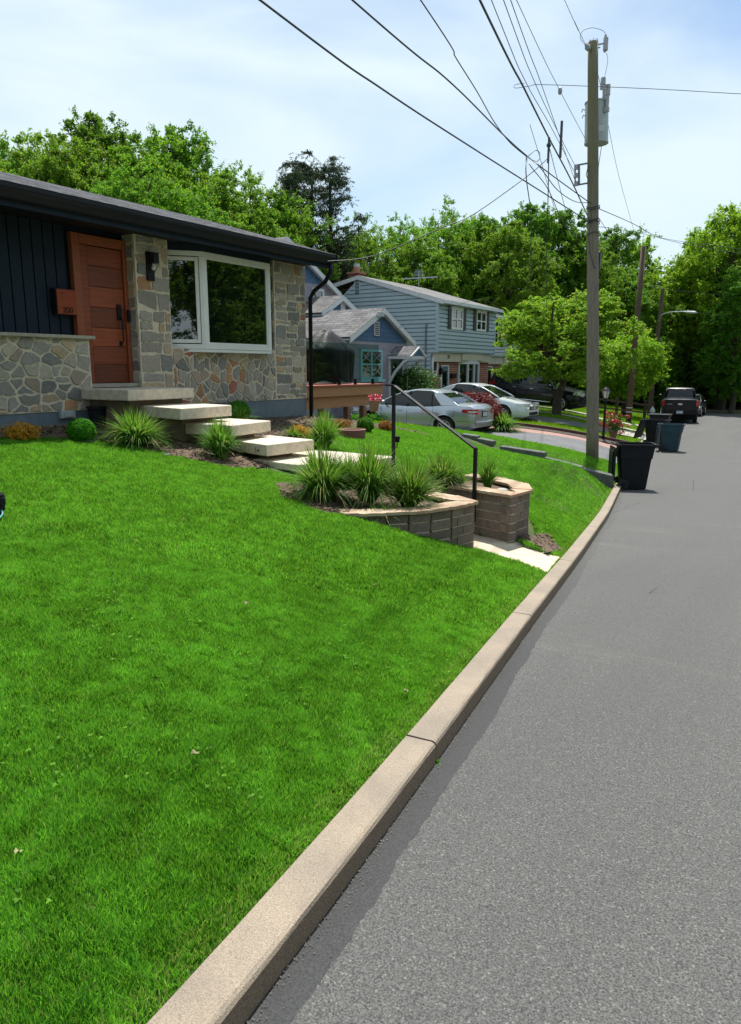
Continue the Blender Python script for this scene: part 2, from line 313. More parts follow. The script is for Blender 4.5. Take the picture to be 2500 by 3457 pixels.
    M['leafA']=leafmat('leaf_mid',(.060,.165,.014),(.18,.36,.030),.46,(.30,.20,.04))
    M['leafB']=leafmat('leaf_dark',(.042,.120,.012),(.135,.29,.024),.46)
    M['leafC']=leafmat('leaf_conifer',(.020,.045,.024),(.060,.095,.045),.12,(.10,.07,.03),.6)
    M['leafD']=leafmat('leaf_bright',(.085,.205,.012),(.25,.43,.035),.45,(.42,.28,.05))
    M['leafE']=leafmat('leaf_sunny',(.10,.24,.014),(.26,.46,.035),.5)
    M['grass']=leafmat('grass_blade',(.016,.110,.007),(.21,.52,.050),.44,(.40,.38,.12),.5)
    M['grass_far']=leafmat('grass_far',(.10,.27,.008),(.24,.48,.02),.4,None,.6)
    M['orn']=leafmat('ornamental_blade',(.035,.12,.012),(.15,.32,.04),.42,(.42,.36,.16),.4)
    M['box']=leafmat('boxwood_leaf',(.03,.14,.008),(.09,.31,.016),.35)
    M['gold']=leafmat('gold_leaf',(.36,.17,.02),(.62,.36,.05),.35,(.35,.12,.03)); M['rust']=leafmat('rust_leaf',(.20,.085,.025),(.34,.17,.04),.3)
    M['barb']=leafmat('barberry_leaf',(.075,.010,.012),(.22,.034,.028),.25,(.10,.04,.03)); M['shoot']=leafmat('laurel_leaf',(.03,.085,.015),(.09,.20,.04),.3,(.4,.42,.36))
build_mats()
# ================================================================ TERRAIN, ROAD, KERB
RZ=[(-30,1.9),(-12,.95),(0,.08),(1.12,-.01),(2.3,-.10),(5.16,-.31),(7.77,-.51),(12,-.85),(17.35,-1.18),(21,-1.19),(27,-1.22),(37,-1.33),(45,-1.5),(62,-1.72),(140,-2.4)]
XC=[(-30,3.4),(-12,.95),(0,-.93),(1.12,-1.09),(2.3,-1.29),(5.16,-1.80),(7.77,-2.25),(12.5,-3.13),(17.35,-4.11),(22.9,-5.1),(29,-6.12),(37.5,-7.62),(45,-9.0),(52,-10.5),(62,-12.6),(140,-26)]
def _sm(tab):
    a=np.array(tab); ys=np.arange(a[0,0],a[-1,0],.25); v=np.interp(ys,a[:,0],a[:,1]); k=np.hanning(13); k/=k.sum(); vp=np.pad(v,6,mode='edge'); vs=np.convolve(vp,k,'valid'); return ys,vs
_rz=_sm(RZ); _xc=_sm(XC)
def zr(y): return np.interp(y,*_rz)
def xc(y): return np.interp(y,*_xc)
CP=[]
for y in (-6,-2,0,1.5,3,4.5,5.8,6.7,7.5,8.5,10,12,14,16,17.2,18.5,20): CP.append((float(xc(y))-.15,y,float(zr(y))+.08))
for y in (21.5,23,24.5): CP.append((float(xc(y))-.2,y,float(zr(y))+.05))
for y in (26.5,29,33,37,42,48,56,62): CP.append((float(xc(y))-.2,y,float(zr(y))+.13))
CP+=[(-8.8,-6,1.15),(-8.8,-2,1.02),(-8.8,1,.93),(-8.8,3.2,.88),(-8.8,5.2,.84),(-8.8,7,.80),(-8.8,9,.74),(-8.8,11.4,.66),
 (-6.6,3,.74),(-4.5,3,.52),(-3,3,.27),(-6.6,0,.84),(-4,0,.62),(-2.4,0,.33),(-6.6,5.2,.64),(-5,5.0,.43),(-3.6,4.6,.22),(-2.7,4.5,.04),
 (-6.9,6.3,.60),(-6.0,6.4,.42),(-5.4,6.4,.36),(-4.6,6.1,.27),(-3.75,5.62,.19),(-3.5,5.85,.08),(-3.25,6.2,-.07),(-3.12,6.6,-.2),(-3.05,6.85,-.28),(-2.6,6.9,-.30),(-2.6,7.4,-.31),
 (-5.6,7.4,.36),(-4.6,7.3,.2),(-2.8,7.9,-.33),(-3.0,8.5,-.22),(-3.4,9.2,-.18),(-4.2,8.8,.12),(-5.2,8.8,.28),(-6.4,8.6,.46),(-6.3,10.4,.38),(-4.6,10.6,.05),(-7.6,10.5,.56),
 (-5.2,12.5,.0),(-7.2,12.6,.30),(-9.0,13.4,.46),(-11,13,.5),(-4.3,14.6,-.38),(-6.2,14.8,-.17),(-8.2,14.8,.14),(-10.5,15,.25),
 (-8.0,16.6,-.12),(-6.9,16.6,-.40),(-5.8,16.6,-.60),(-4.9,16.6,-.92),(-8.0,17.3,-.05),(-6.9,17.3,-.30),(-5.8,17.3,-.45),(-4.9,17.3,-.70),(-4.9,18.2,-.78),(-5.46,19.66,-.74),(-8,18.7,-.22),(-11,18.5,.0),
 (-9.1,20.2,-.46),(-9.2,22,-.52),(-12,21.5,-.54),(-15,21.5,-.45),(-7.2,21.3,-.72),(-6.9,23.5,-.74),(-6.96,26.3,-.88),(-9.5,24.5,-.5),(-12,25,-.35),(-15.5,25,-.15),(-16,31,-.12),
 (-11.3,28,-.46),(-14,28.5,-.3),(-9,28,-.62),(-10.7,33.4,-.47),(-14.3,36,-.22),(-11.8,36,-.45),(-9.2,36.4,-.95),(-17,40,-.3),(-12,42,-.7),(-13,50,-.9),(-18,55,-.6),
 (-25,0,1.6),(-25,12,.9),(-25,25,.1),(-30,45,-.2),(-60,-20,2.5),(-60,20,1),(-60,70,-.4),(-40,110,-1),(-10,110,-2),(-90,110,-1),(-90,0,2)]
CPa=np.array(CP,float)
def _phi(r): return np.sqrt(r*r+.35**2)
def _solve():
    d=np.hypot(CPa[:,0,None]-CPa[None,:,0],CPa[:,1,None]-CPa[None,:,1]); n=len(CPa)
    A=np.zeros((n+1,n+1)); A[:n,:n]=_phi(d); A[:n,:n]-=np.eye(n)*.02; A[:n,n]=1; A[n,:n]=1
    return np.linalg.solve(A,np.append(CPa[:,2],0))
_w=_solve()
def ter(x,y):
    x=np.atleast_1d(np.asarray(x,float)); y=np.atleast_1d(np.asarray(y,float)); out=np.empty(len(x))
    for i in range(0,len(x),20000):
        s=slice(i,i+20000); d=np.hypot(x[s,None]-CPa[None,:,0],y[s,None]-CPa[None,:,1]); out[s]=_phi(d)@_w[:-1]+_w[-1]
    u=x-xc(y); kz=zr(y)+.080
    lim=np.where(u>-.9,kz+np.clip((-u-.15),0,None)*1.0,1e9)   # never above the kerb at its back
    out=np.minimum(out,np.where(u>-.9,np.maximum(lim,kz),1e9))
    if len(x)<9 or True:
        for P_,zz in PIT:
            k=inpoly(x,y,P_); out=np.where(k,np.minimum(out,zz),out)
    return out
PIT=[([(-4.5,7.3),(-3.2,7.0),(-2.22,6.66),(-2.36,7.38),(-2.9,7.5),(-3.3,7.62),(-4.5,7.85)],-.40),([(-3.75,5.95),(-3.45,6.3),(-3.3,6.8),(-4.2,7.0),(-4.3,6.3)],-.1),([(-3.8,7.85),(-3.0,7.65),(-3.0,8.1),(-3.4,8.4),(-3.8,8.6)],-.1)]
def inpoly(x,y,poly):
    x=np.asarray(x);y=np.asarray(y); ins=np.zeros(x.shape,bool); n=len(poly)
    for i in range(n):
        x0,y0=poly[i];x1,y1=poly[(i+1)%n]
        c=((y0>y)!=(y1>y)); xi=(x1-x0)*(y-y0)/(y1-y0+1e-12)+x0; ins^=c&(x<xi)
    return ins
def gz(x,y): return float(ter(x,y)[0])
def gp(u,v,d0=3,d1=70):
    """ground point seen along a ray"""
    r=ray(u,v); a,b=d0,d1
    ds=np.linspace(d0,d1,400); X=r[0]/r[3]*ds; Y=r[1]/r[3]*ds; Z=ZC+r[2]/r[3]*ds
    g=ter(X,Y); k=np.where(Z<=g)[0]
    if len(k)==0: k=[len(ds)-1]
    i=k[0]; return Vector((X[i],Y[i],g[i]))
def ground():
    us=np.concatenate([[-90,-60,-45,-35,-28,-22,-18],np.arange(-15,-9,.4),np.arange(-9,-.3,.13),[-.3,-.22,-.15,-.08]])
    ys=np.concatenate([[-25,-18,-12,-8,-5,-3],np.arange(-2,19,.13),np.arange(19,30,.25),np.arange(30,64,.5),[66,70,76,84,95,110,130]])
    U,Y=np.meshgrid(us,ys); X=xc(Y)+U; Z=ter(X.ravel(),Y.ravel()).reshape(X.shape)
    Z[:,-1]=zr(Y[:,-1])-.12
    # under the road and the verge beyond it
    u2=np.array([.2,4,8.9,9.1,9.25,14,25,60,120]); z2=np.array([-.12,-.12,-.12,-.12,.14,.25,.5,1.2,2])
    U2,Y2=np.meshgrid(u2,ys); X2=xc(Y2)+U2; Z2=zr(Y2)+z2[None,:]
    far=Y2>61.9; Z2[far]=(zr(Y2)+.12)[far]; 
    X=np.hstack([X,X2]); Z=np.hstack([Z,Z2]); Yall=np.hstack([Y,Y2]); Z[:,len(us)-1][ys>61.9]=(zr(ys)+.12)[ys>61.9]
    r,c=X.shape; V=np.stack([X.ravel(),Yall.ravel(),Z.ravel()],1)
    i=np.arange(r*c).reshape(r,c); F=np.stack([i[:-1,:-1].ravel(),i[:-1,1:].ravel(),i[1:,1:].ravel(),i[1:,:-1].ravel()],1)
    o=bpy.data.objects.new('ground',npmesh('ground',V,F,M['soil'],smooth=True)); C.objects.link(o); tag(o,kind='structure')
ground()
def road():
    us=np.array([-.02,.1,.2,.35,.6,1,2,3,4.5,6,8,9.0]); ys=np.concatenate([np.arange(-20,62,.5),[62.]])
    U,Y=np.meshgrid(us,ys); X=xc(Y)+U; Z=zr(Y)+.012*np.minimum(U,9-U)*1.0
    V=np.stack([X.ravel(),Y.ravel(),Z.ravel()],1); r,c=X.shape; i=np.arange(r*c).reshape(r,c)
    F=np.stack([i[:-1,:-1].ravel(),i[:-1,1:].ravel(),i[1:,1:].ravel(),i[1:,:-1].ravel()],1)
    uv=np.stack([U.ravel(),Y.ravel()],1)
    o=bpy.data.objects.new('road',npmesh('road',V,F,M['asphalt'],smooth=True,uv=uv)); C.objects.link(o); tag(o,kind='structure')
road()
def kerbprof(hh):
    return [(.006,-.15),(.0,hh-.018),(-.005,hh-.006),(-.016,hh),(-.138,hh+.004),(-.144,hh-.003),(-.146,-.15)]
def kerb():
    joints=[-14,-11,-8,-5,-2.2,.3,2.66,5.0,7.38,10.3,13.2,16.6,19.6,21.2]+[25.8,28.8,31.8,34.8,37.8,40.8,44,47,50,53,56,59,61.8]
    me=MB(); fc=MB()
    def seg(y0,y1,h=.098):
        n=max(2,int((y1-y0)/(.12 if y0<12 else .4))); ys=np.linspace(y0,y1,n+1); vs=[];pr=kerbprof(h); k=len(pr)
        for y in ys:
            x=float(xc(y)); dx=float(xc(y+.2)-xc(y-.2))/.4; L=math.hypot(1,dx); nx,ny=1/L,-dx/L
            j=random.uniform(-.0012,.0012)
            for (a,z) in pr: q=random.uniform(-.0012,.0012); vs.append((x+nx*(a+q),y+ny*(a+q),float(zr(y))+z+j+q*.6))
        base=[(i*k+j,i*k+j+1,(i+1)*k+j+1,(i+1)*k+j) for i in range(n) for j in range(k-1)]
        me.add(vs,[f for f in base if f[0]%k>0]+[tuple(range(k)),tuple(n*k+q for q in range(k-1,-1,-1))])
        fc.add(vs,[f for f in base if f[0]%k==0])
    for a,b in zip(joints[:-1],joints[1:]):
        if a==21.2: continue
        g=.006 if a<5.1 else .004
        seg(a+g,b-g)
    seg(21.2,25.8,.045)
    # far side of the bend
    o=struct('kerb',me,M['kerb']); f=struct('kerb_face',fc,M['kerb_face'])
    far=MB(); pts=[(-12.6,61.9),(-8,62.2),(-2,62.5),(6,62.9),(16,63.5)]
    for (x0,y0),(x1,y1) in zip(pts[:-1],pts[1:]):
        z0,z1=float(zr(y0)),float(zr(y1)); far.add([(x0,y0-.1,z0-.1),(x1,y1-.1,z1-.1),(x1,y1-.1,z1+.17),(x0,y0-.1,z0+.17),(x0,y0+.15,z0+.17),(x1,y1+.15,z1+.17)],[(0,1,2,3),(3,2,5,4)])
    struct('kerb_beyond_bend',far,M['kerb'])
    # dark filler in the joints
    d=MB()
    for y in joints[:13]:
        x=float(xc(y)); z=float(zr(y)); d.box((x-.14,y-.012,z-.05),(x-.006,y+.012,z+.088))
    struct('kerb_joints',d,M['dark'])
kerb()
def drape(name,quad,m,nx=24,ny=8,dz=.012,kind='structure',uv=False,wob=0):
    """sheet laid on the terrain between four corners (a,b,c,d going round)"""
    a,b,c,d=[np.array(q,float) for q in quad]; s=np.linspace(0,1,nx+1); t=np.linspace(0,1,ny+1); S,Tt=np.meshgrid(s,t)
    P=(1-Tt)[...,None]*((1-S)[...,None]*a+S[...,None]*b)+Tt[...,None]*((1-S)[...,None]*d+S[...,None]*c)
    X,Y=P[...,0].ravel(),P[...,1].ravel()
    if wob:
        e=((Tt.ravel()<1e-6)|(Tt.ravel()>1-1e-6)); Y=Y+e*rng.normal(0,wob,len(Y))
    Z=ter(X,Y)+dz; i=np.arange((nx+1)*(ny+1)).reshape(ny+1,nx+1)
    F=np.stack([i[:-1,:-1].ravel(),i[:-1,1:].ravel(),i[1:,1:].ravel(),i[1:,:-1].ravel()],1)
    o=bpy.data.objects.new(name,npmesh(name,np.stack([X,Y,Z],1),F,M[m],smooth=True)); C.objects.link(o); tag(o,kind=kind); return o
def drapepoly(name,poly,m,dz=.02,kind='structure',step=.12):
    P=np.array(poly); x0,y0=P.min(0); x1,y1=P.max(0); xs=np.arange(x0,x1+step,step); ys=np.arange(y0,y1+step,step)
    X,Y=np.meshgrid(xs,ys); Z=ter(X.ravel(),Y.ravel())+dz+rng.normal(0,.006,X.size)
    i=np.arange(X.size).reshape(X.shape); F=np.stack([i[:-1,:-1].ravel(),i[:-1,1:].ravel(),i[1:,1:].ravel(),i[1:,:-1].ravel()],1)
    cx=(X[:-1,:-1]+step/2).ravel(); cyy=(Y[:-1,:-1]+step/2).ravel(); F=F[inpoly(cx,cyy,poly)]
    o=bpy.data.objects.new(name,npmesh(name,np.stack([X.ravel(),Y.ravel(),Z],1),F,M[m])); C.objects.link(o); tag(o,kind=kind); return o
def inpoly(x,y,poly):
    x=np.asarray(x);y=np.asarray(y); ins=np.zeros(x.shape,bool); n=len(poly)
    for i in range(n):
        x0,y0=poly[i];x1,y1=poly[(i+1)%n]
        c=((y0>y)!=(y1>y)); xi=(x1-x0)*(y-y0)/(y1-y0+1e-12)+x0; ins^=c&(x<xi)
    return ins
# driveways, paths, beds --------------------------------------------------
DRV=[(-16,19.6),(-9.1,20.0),(-5.3,21.35),(-5.35,24.3),(-9.6,22.3),(-9.5,23.0),(-16,23.2)]
drape('driveway',[(-15.0,19.9),(-5.05,21.3),(-5.6,24.2),(-15.0,22.9)],'driveway',60,14,.03)
drape('brick_paver_strip',[(-15.0,22.9),(-5.6,24.2),(-5.85,25.4),(-15.0,23.9)],'pavers',60,6,.034)
drape('mulch_strip',[(-12.5,24.15),(-6.1,25.4),(-6.2,26.3),(-12.5,24.9)],'mulch_dark',50,5,.05)
drape('neighbour_driveway',[(-16,27.8),(-6.25,29.8),(-6.7,32.2),(-16,29.9)],'driveway',50,8,.03)
drape('driveway_apron',[(-7.4,29.55),(-6.05,29.85),(-6.5,32.3),(-7.9,32.0)],'drive_pale',8,8,.045)
drape('concrete_path',[(-15,32.2),(-6.8,33.2),(-6.9,33.7),(-15,32.7)],'drive_pale',40,3,.03)
drape('far_driveway',[(-16,35.4),(-10.6,36.1),(-10.9,38.4),(-16,37.9)],'drive_pale',24,6,.03)
drape('pavement',[(-16,34.6),(-7.2,36.6),(-7.4,37.8),(-16,35.2)],'drive_pale',40,3,.034)
m=MB(); m.prism([(-3.6,6.98),(-3.12,6.84),(-2.20,6.54),(-2.36,7.47),(-2.98,7.60),(-3.6,7.75)],-.6,[-.285,-.285,-.335,-.385,-.30,-.285]); struct('landing',m,M['landing'])
BEDS=[ [(-8.9,2.5),(-8.35,2.5),(-8.25,4.4),(-7.9,5.3),(-7.35,5.75),(-6.6,6.0),(-6.0,6.35),(-5.85,6.9),(-7.2,7.0),(-8.9,6.6)],
       [(-8.9,7.5),(-7.6,7.6),(-6.8,8.0),(-6.5,8.35),(-7.0,8.9),(-7.6,10.5),(-7.7,12.2),(-8.0,13.2),(-7.6,14.6),(-8.6,15.6),(-9.6,15.4),(-8.9,11)],
       [(-5.15,6.1),(-4.6,5.55),(-4.0,5.45),(-3.8,5.75),(-3.8,6.6),(-4.8,6.9)],
       [(-2.95,7.65),(-2.46,7.42),(-2.52,7.95),(-2.75,8.25),(-2.85,8.0)] ]
for b in BEDS: drapepoly('mulch_bed',b,'mulch')
# ---- walls of concrete block with flagstone caps (planters) -----------------
CAPZ=.215
LP=[(-3.98,5.60),(-3.78,5.70),(-3.58,5.88),(-3.42,6.04),(-3.28,6.24),(-3.18,6.50),(-3.10,6.88)]   # outer line, left planter
LI=[(-3.10,6.88),(-3.42,7.06),(-3.85,7.18),(-4.3,7.2)]
RP=[(-3.95,7.74),(-2.93,7.45),(-2.89,7.92),(-3.08,8.28),(-3.45,8.55),(-3.98,8.72)]
def block_wall(mb,mo,line,z0,z1,th=.13,h=.102,bl=.2):
    """courses of blocks following a polyline (outer face), thickness inward (left of travel)"""
    L=[Vector((a,b,0)) for a,b in line]; cum=[0]
    for a,b in zip(L[:-1],L[1:]): cum.append(cum[-1]+(b-a).length)
    def at(s):
        s=max(0,min(cum[-1],s))
        for i in range(len(L)-1):
            if s<=cum[i+1]+1e-9: t=(s-cum[i])/(cum[i+1]-cum[i]); d=(L[i+1]-L[i]).normalized(); return L[i].lerp(L[i+1],t),d
    # nodes so corners stay sharp
    z=z1; k=0
    while z>z0:
        zb=z-h; cc=[]
        for sa,sb in zip(cum[:-1],cum[1:]):      # blocks never bend round a node
            L_=sb-sa; nb=max(1,round(L_/bl)); w_=L_/nb
            q=[sa+i*w_ for i in range(nb+1)]
            if nb>1 and k%2: q=[sa]+[sa+(i+.5)*w_ for i in range(nb)]+[sb]
            q=[q[0]]+[v+random.uniform(-.008,.008) for v in q[1:-1]]+[q[-1]]
            cc+=[(a,b) for a,b in zip(q[:-1],q[1:])]
        for a,b in cc:
            pa,_=at(a+(.008 if a in cum else .004)); pb,_=at(b-.004); d=(pb-pa).normalized(); nn=Vector((-d.y,d.x,0))
            j=random.uniform(-.004,.004); o0=nn*j
            P=[pa+o0,pb+o0,pb+nn*th,pa+nn*th]
            n0=len(mb.f); mb.prism([(p.x,p.y) for p in P],zb+.010,z-.004)
            g=random.uniform(.75,1.2); w=random.random(); c=(.225*g,(.168+.014*w)*g,.138*g)
            mb.col+= [c]*(len(mb.f)-n0)
        z=zb; k+=1
    for a,b in zip(L[:-1],L[1:]):
        d=(b-a).normalized(); nn=Vector((-d.y,d.x,0)); P=[a+nn*.012+d*.03,b+nn*.012-d*.012,b+nn*(th-.01)-d*.012,a+nn*(th-.01)+d*.03]
        mo.prism([(p.x,p.y) for p in P],z0,z1-.002)
def caps(mb,line,z,wi=.20,ov=.035,th=.03):
    L=[Vector((a,b,0)) for a,b in line]; n=len(L); off=[]
    for i in range(n):
        d=(L[min(i+1,n-1)]-L[max(i-1,0)]).normalized(); off.append(Vector((-d.y,d.x,0)))
    # resample rough edge
    for i in range(n-1):
        k=max(2,int((L[i+1]-L[i]).length/.05)); A=[];B=[]
        for j in range(k+1):
            t=j/k; p=L[i].lerp(L[i+1],t); o=off[i].lerp(off[i+1],t).normalized()
            r1=random.uniform(-.008,.010) if 0<j<k else 0; r2=random.uniform(-.012,.012) if 0<j<k else 0
            A.append(p-o*(ov+r1)); B.append(p+o*(wi+r2))
        if i%2==0: zz=z
        else: zz=z-.003
        s=.006*random.random()
        P=A+B[::-1]; mb.prism([(p.x,p.y) for p in P],zz,[zz+th+random.uniform(-.003,.003) for _ in P])
def planter(name,label,outer,inner,loc):
    t=T(name,label,'planter',loc)
    mb=MB(); mb.col=[]; mo=MB(); block_wall(mb,mo,outer,-.5,CAPZ)
    if inner: block_wall(mb,mo,inner,-.5,CAPZ)
    t.part('block_wall',mb,M['block'],bev=.004); t.part('mortar',mo,M['mortar'])
    cp=MB(); caps(cp,outer+(inner[1:] if inner else []),CAPZ); t.part('cap_stones',cp,M['cap'])
    return t
pl1=planter('stone_planter','curved concrete block planter with tan flagstone caps, nearer the camera and left of the walkway',LP,LI,(-3.6,6.4,-.3))
s=MB(); s.prism([(a+.03,b+.02) if False else (a,b) for a,b in [(-3.9,5.72),(-3.7,5.80),(-3.52,5.97),(-3.36,6.15),(-3.28,6.4),(-3.22,6.80),(-3.5,6.95),(-3.9,7.07),(-4.3,7.1),(-4.5,6.2)]],-.3,CAPZ-.03); pl1.part('soil',s,M['mulch'])
pl2=planter('stone_planter','angular concrete block planter with flagstone caps, on the far side of the walkway',RP,None,(-3.3,8.0,-.3))
s=MB(); s.prism([(-3.9,7.84),(-3.5,7.74),(-3.2,7.66),(-3.05,7.62),(-3.0,7.90),(-3.16,8.2),(-3.48,8.44),(-3.95,8.58)],-.3,CAPZ-.03); pl2.part('soil',s,M['mulch'])
# cast steps ------------------------------------------------------------------
def slab(name,label,poly,z1,th,base=None,cat='step'):
    cx=sum(p[0] for p in poly)/len(poly); cyy=sum(p[1] for p in poly)/len(poly)
    t=T(name,label,cat,(cx,cyy,z1-th)); m=MB(); m.prism(poly,z1-th,z1); t.part('slab',m,M['slab'],bev=.012)
    if base:
        b=MB(); x0,y0,x1,y1,zb=base; b.box((x0,y0,zb),(x1,y1,z1-th-.002)); t.part('block_base',b,M['slab_base'],bev=.006)
    return t
slab('concrete_step','topmost and widest pale concrete slab step, right under the wooden front door',[(-8.8,6.36),(-7.78,6.33),(-7.85,7.56),(-8.8,7.62)],1.335,.145,(-8.8,6.50,-7.98,7.45,.5))
slab('concrete_step','second concrete slab step from the door, just below the doorway slab',[(-8.16,6.72),(-6.94,6.43),(-7.0,7.42),(-8.0,7.6)],1.115,.145,(-8.1,6.75,-7.25,7.30,.4))
slab('concrete_step','third concrete slab step from the door, a tall grass clump standing against its near face',[(-7.43,6.80),(-6.44,6.80),(-6.60,7.76),(-7.4,7.8)],.90,.145,(-7.40,6.98,-6.72,7.55,.3))
s4=slab('concrete_step','fourth concrete slab step from the door with rusty iron lifting loop on its corner',[(-6.80,7.12),(-5.91,6.85),(-5.83,7.72),(-6.75,7.9)],.68,.145,(-6.72,7.2,-6.12,7.6,.2))
slab('concrete_step','long thin concrete landing slab at the bottom of the floating steps',[(-6.25,6.98),(-5.44,6.83),(-5.0,7.3),(-4.83,8.19),(-6.3,8.3)],.47,.09,(-6.0,7.1,-5.2,8.0,.0))
slab('concrete_step','short concrete step low between the grass clumps, above the planter walls',[(-4.95,7.25),(-4.45,7.25),(-4.4,7.95),(-4.85,8.1)],.30,.12,None)
slab('concrete_step','lower concrete step squeezed between the two planter walls',[(-4.4,7.25),(-3.9,7.24),(-3.95,7.70),(-4.35,7.85)],.12,.4,None)
slab('concrete_step','lowest concrete step hidden in the passage between the planter walls',[(-3.88,7.2),(-3.45,7.1),(-3.55,7.62),(-3.9,7.68)],-.08,.25,None)
p=Vector((-6.06,6.885,.60)); m=MB(); m.tube([p+Vector((-.035,-.008,.03)),p+Vector((-.05,-.015,.03)),p+Vector((-.05,-.015,-.03)),p+Vector((-.03,-.008,-.03))],.005,6); m.box((p.x-.03,p.y-.01,p.z-.01),(p.x-.012,p.y+.01,p.z+.01)); s4.part('iron_loop',m,mat('rust_iron',(.12,.06,.04),.8))
# boundary wall stones between the lots ------------------------------------------
def bwall():
    pts=[(1543,1457,'a'),(1603,1466,'a'),(1604,1475,'b'),(1657,1483,'b'),(1691,1503,'c'),(1844,1524,'c'),(1842,1541,'d'),(2078,1596,'d')]
    segs=[((-8.05,17.0,-.02+.0),(-7.62,17.0,-.06)),((-7.6,16.98,-.11),(-7.18,16.98,-.16)),((-6.98,16.95,-.27),(-5.86,17.0,-.37)),((-5.86,17.02,-.48),(-4.95,17.02,-.66)),((-4.94,17.0,-.68),(-4.22,17.0,-.80))]
    labs=['uppermost grey stone block of the boundary wall, beside the silver car','second grey stone block of the boundary wall, just below the uppermost','long grey stone block of the boundary wall standing out of the lawn','long low grey stone run of the boundary wall left of the utility pole foot','grey stone end run of the boundary wall beside the nearest black bin']
    for (a,b),lb in zip(segs,labs):
        m=MB(); n=6
        for i in range(1):
            x0,y0,z0=a;x1,y1,z1=b
            m.add([(x0,y0-.12,z0-.5),(x1,y1-.12,z1-.6),(x1,y1+.12,z1-.6),(x0,y0+.12,z0-.5),(x0,y0-.12,z0),(x1,y1-.12,z1),(x1,y1+.12,z1),(x0,y0+.12,z0)],[(0,3,2,1),(4,5,6,7),(0,1,5,4),(1,2,6,5),(2,3,7,6),(3,0,4,7)])
        solo('stone_wall_block',m,M['wallstone'],lb,'wall',((a[0]+b[0])/2,a[1],(a[2]+b[2])/2-.4),'stone blocks of the boundary wall',bev=.02)
bwall()
# timber border along the mulch strip
m=MB(); n=40
for i in range(n):
    f0,f1=i/n,(i+1)/n; a=(-12.6+6.5*f0,24.92+1.42*f0); b=(-12.6+6.5*f1,24.92+1.42*f1)
    za,zb=gz(*a)+.15,gz(*b)+.15
    m.add([(a[0],a[1]-.04,za-.25),(b[0],b[1]-.04,zb-.25),(b[0],b[1]-.04,zb),(a[0],a[1]-.04,za),(a[0],a[1]+.05,za),(b[0],b[1]+.05,zb),(a[0],a[1]+.05,za-.2),(b[0],b[1]+.05,zb-.2)],[(0,1,2,3),(3,2,5,4),(4,5,7,6)])
solo('timber_edging',m,M['border_brown'],'long reddish brown timber edging along the mulch strip by the driveway','edging',(-9,25.6,-.6))
# ================================================================ GRASS
NOGR=[[(-9,6.0),(-7.9,6.2),(-5.0,6.8),(-4.75,8.25),(-6.4,8.4),(-9,7.7)],
      [(-4.1,5.55),(-3.78,5.66),(-3.56,5.84),(-3.38,6.02),(-3.25,6.24),(-3.15,6.5),(-3.07,6.85),(-2.22,6.60),(-2.36,7.46),(-2.86,7.42),(-2.76,7.8),(-2.94,8.25),(-3.3,8.65),(-3.95,8.9),(-4.6,8.0),(-5.0,7.0),(-4.4,6.2)],
      [(-16,19.9),(-5,21.3),(-5.9,25.4),(-6.2,26.4),(-16,25.2)],[(-16,27.8),(-6.1,29.8),(-6.6,32.3),(-16,29.9)],[(-15,32.2),(-6.8,33.2),(-6.9,33.7),(-15,32.7)],[(-16,35.4),(-10.6,36.1),(-10.9,38.4),(-16,37.9)],[(-16,34.6),(-7.2,36.6),(-7.4,37.8),(-16,35.2)]]
def in_view(x,y,z,mg=60):
    f=-sy*x+cy*y; r=cy*x+sy*y; zz=z-ZC; dep=f*ct-zz*st; up=f*st+zz*ct
    U=IW/2+FP*r/np.maximum(dep,.1); Vv=IH/2-FP*up/np.maximum(dep,.1); return (dep>.3)&(U>-mg)&(U<IW+mg)&(Vv>-mg)&(Vv<IH+mg*4),dep
def ngrid(x,y,sc,seed=0):
    r=np.random.default_rng(seed); G=r.random((64,64)); a=np.asarray(x)/sc; b=np.asarray(y)/sc; i=np.floor(a).astype(int); j=np.floor(b).astype(int); fx,fy=a-i,b-j; fx=fx*fx*(3-2*fx); fy=fy*fy*(3-2*fy)
    g=lambda p,q:G[p%64,q%64]
    return (g(i,j)*(1-fx)+g(i+1,j)*fx)*(1-fy)+(g(i,j+1)*(1-fx)+g(i+1,j+1)*fx)*fy
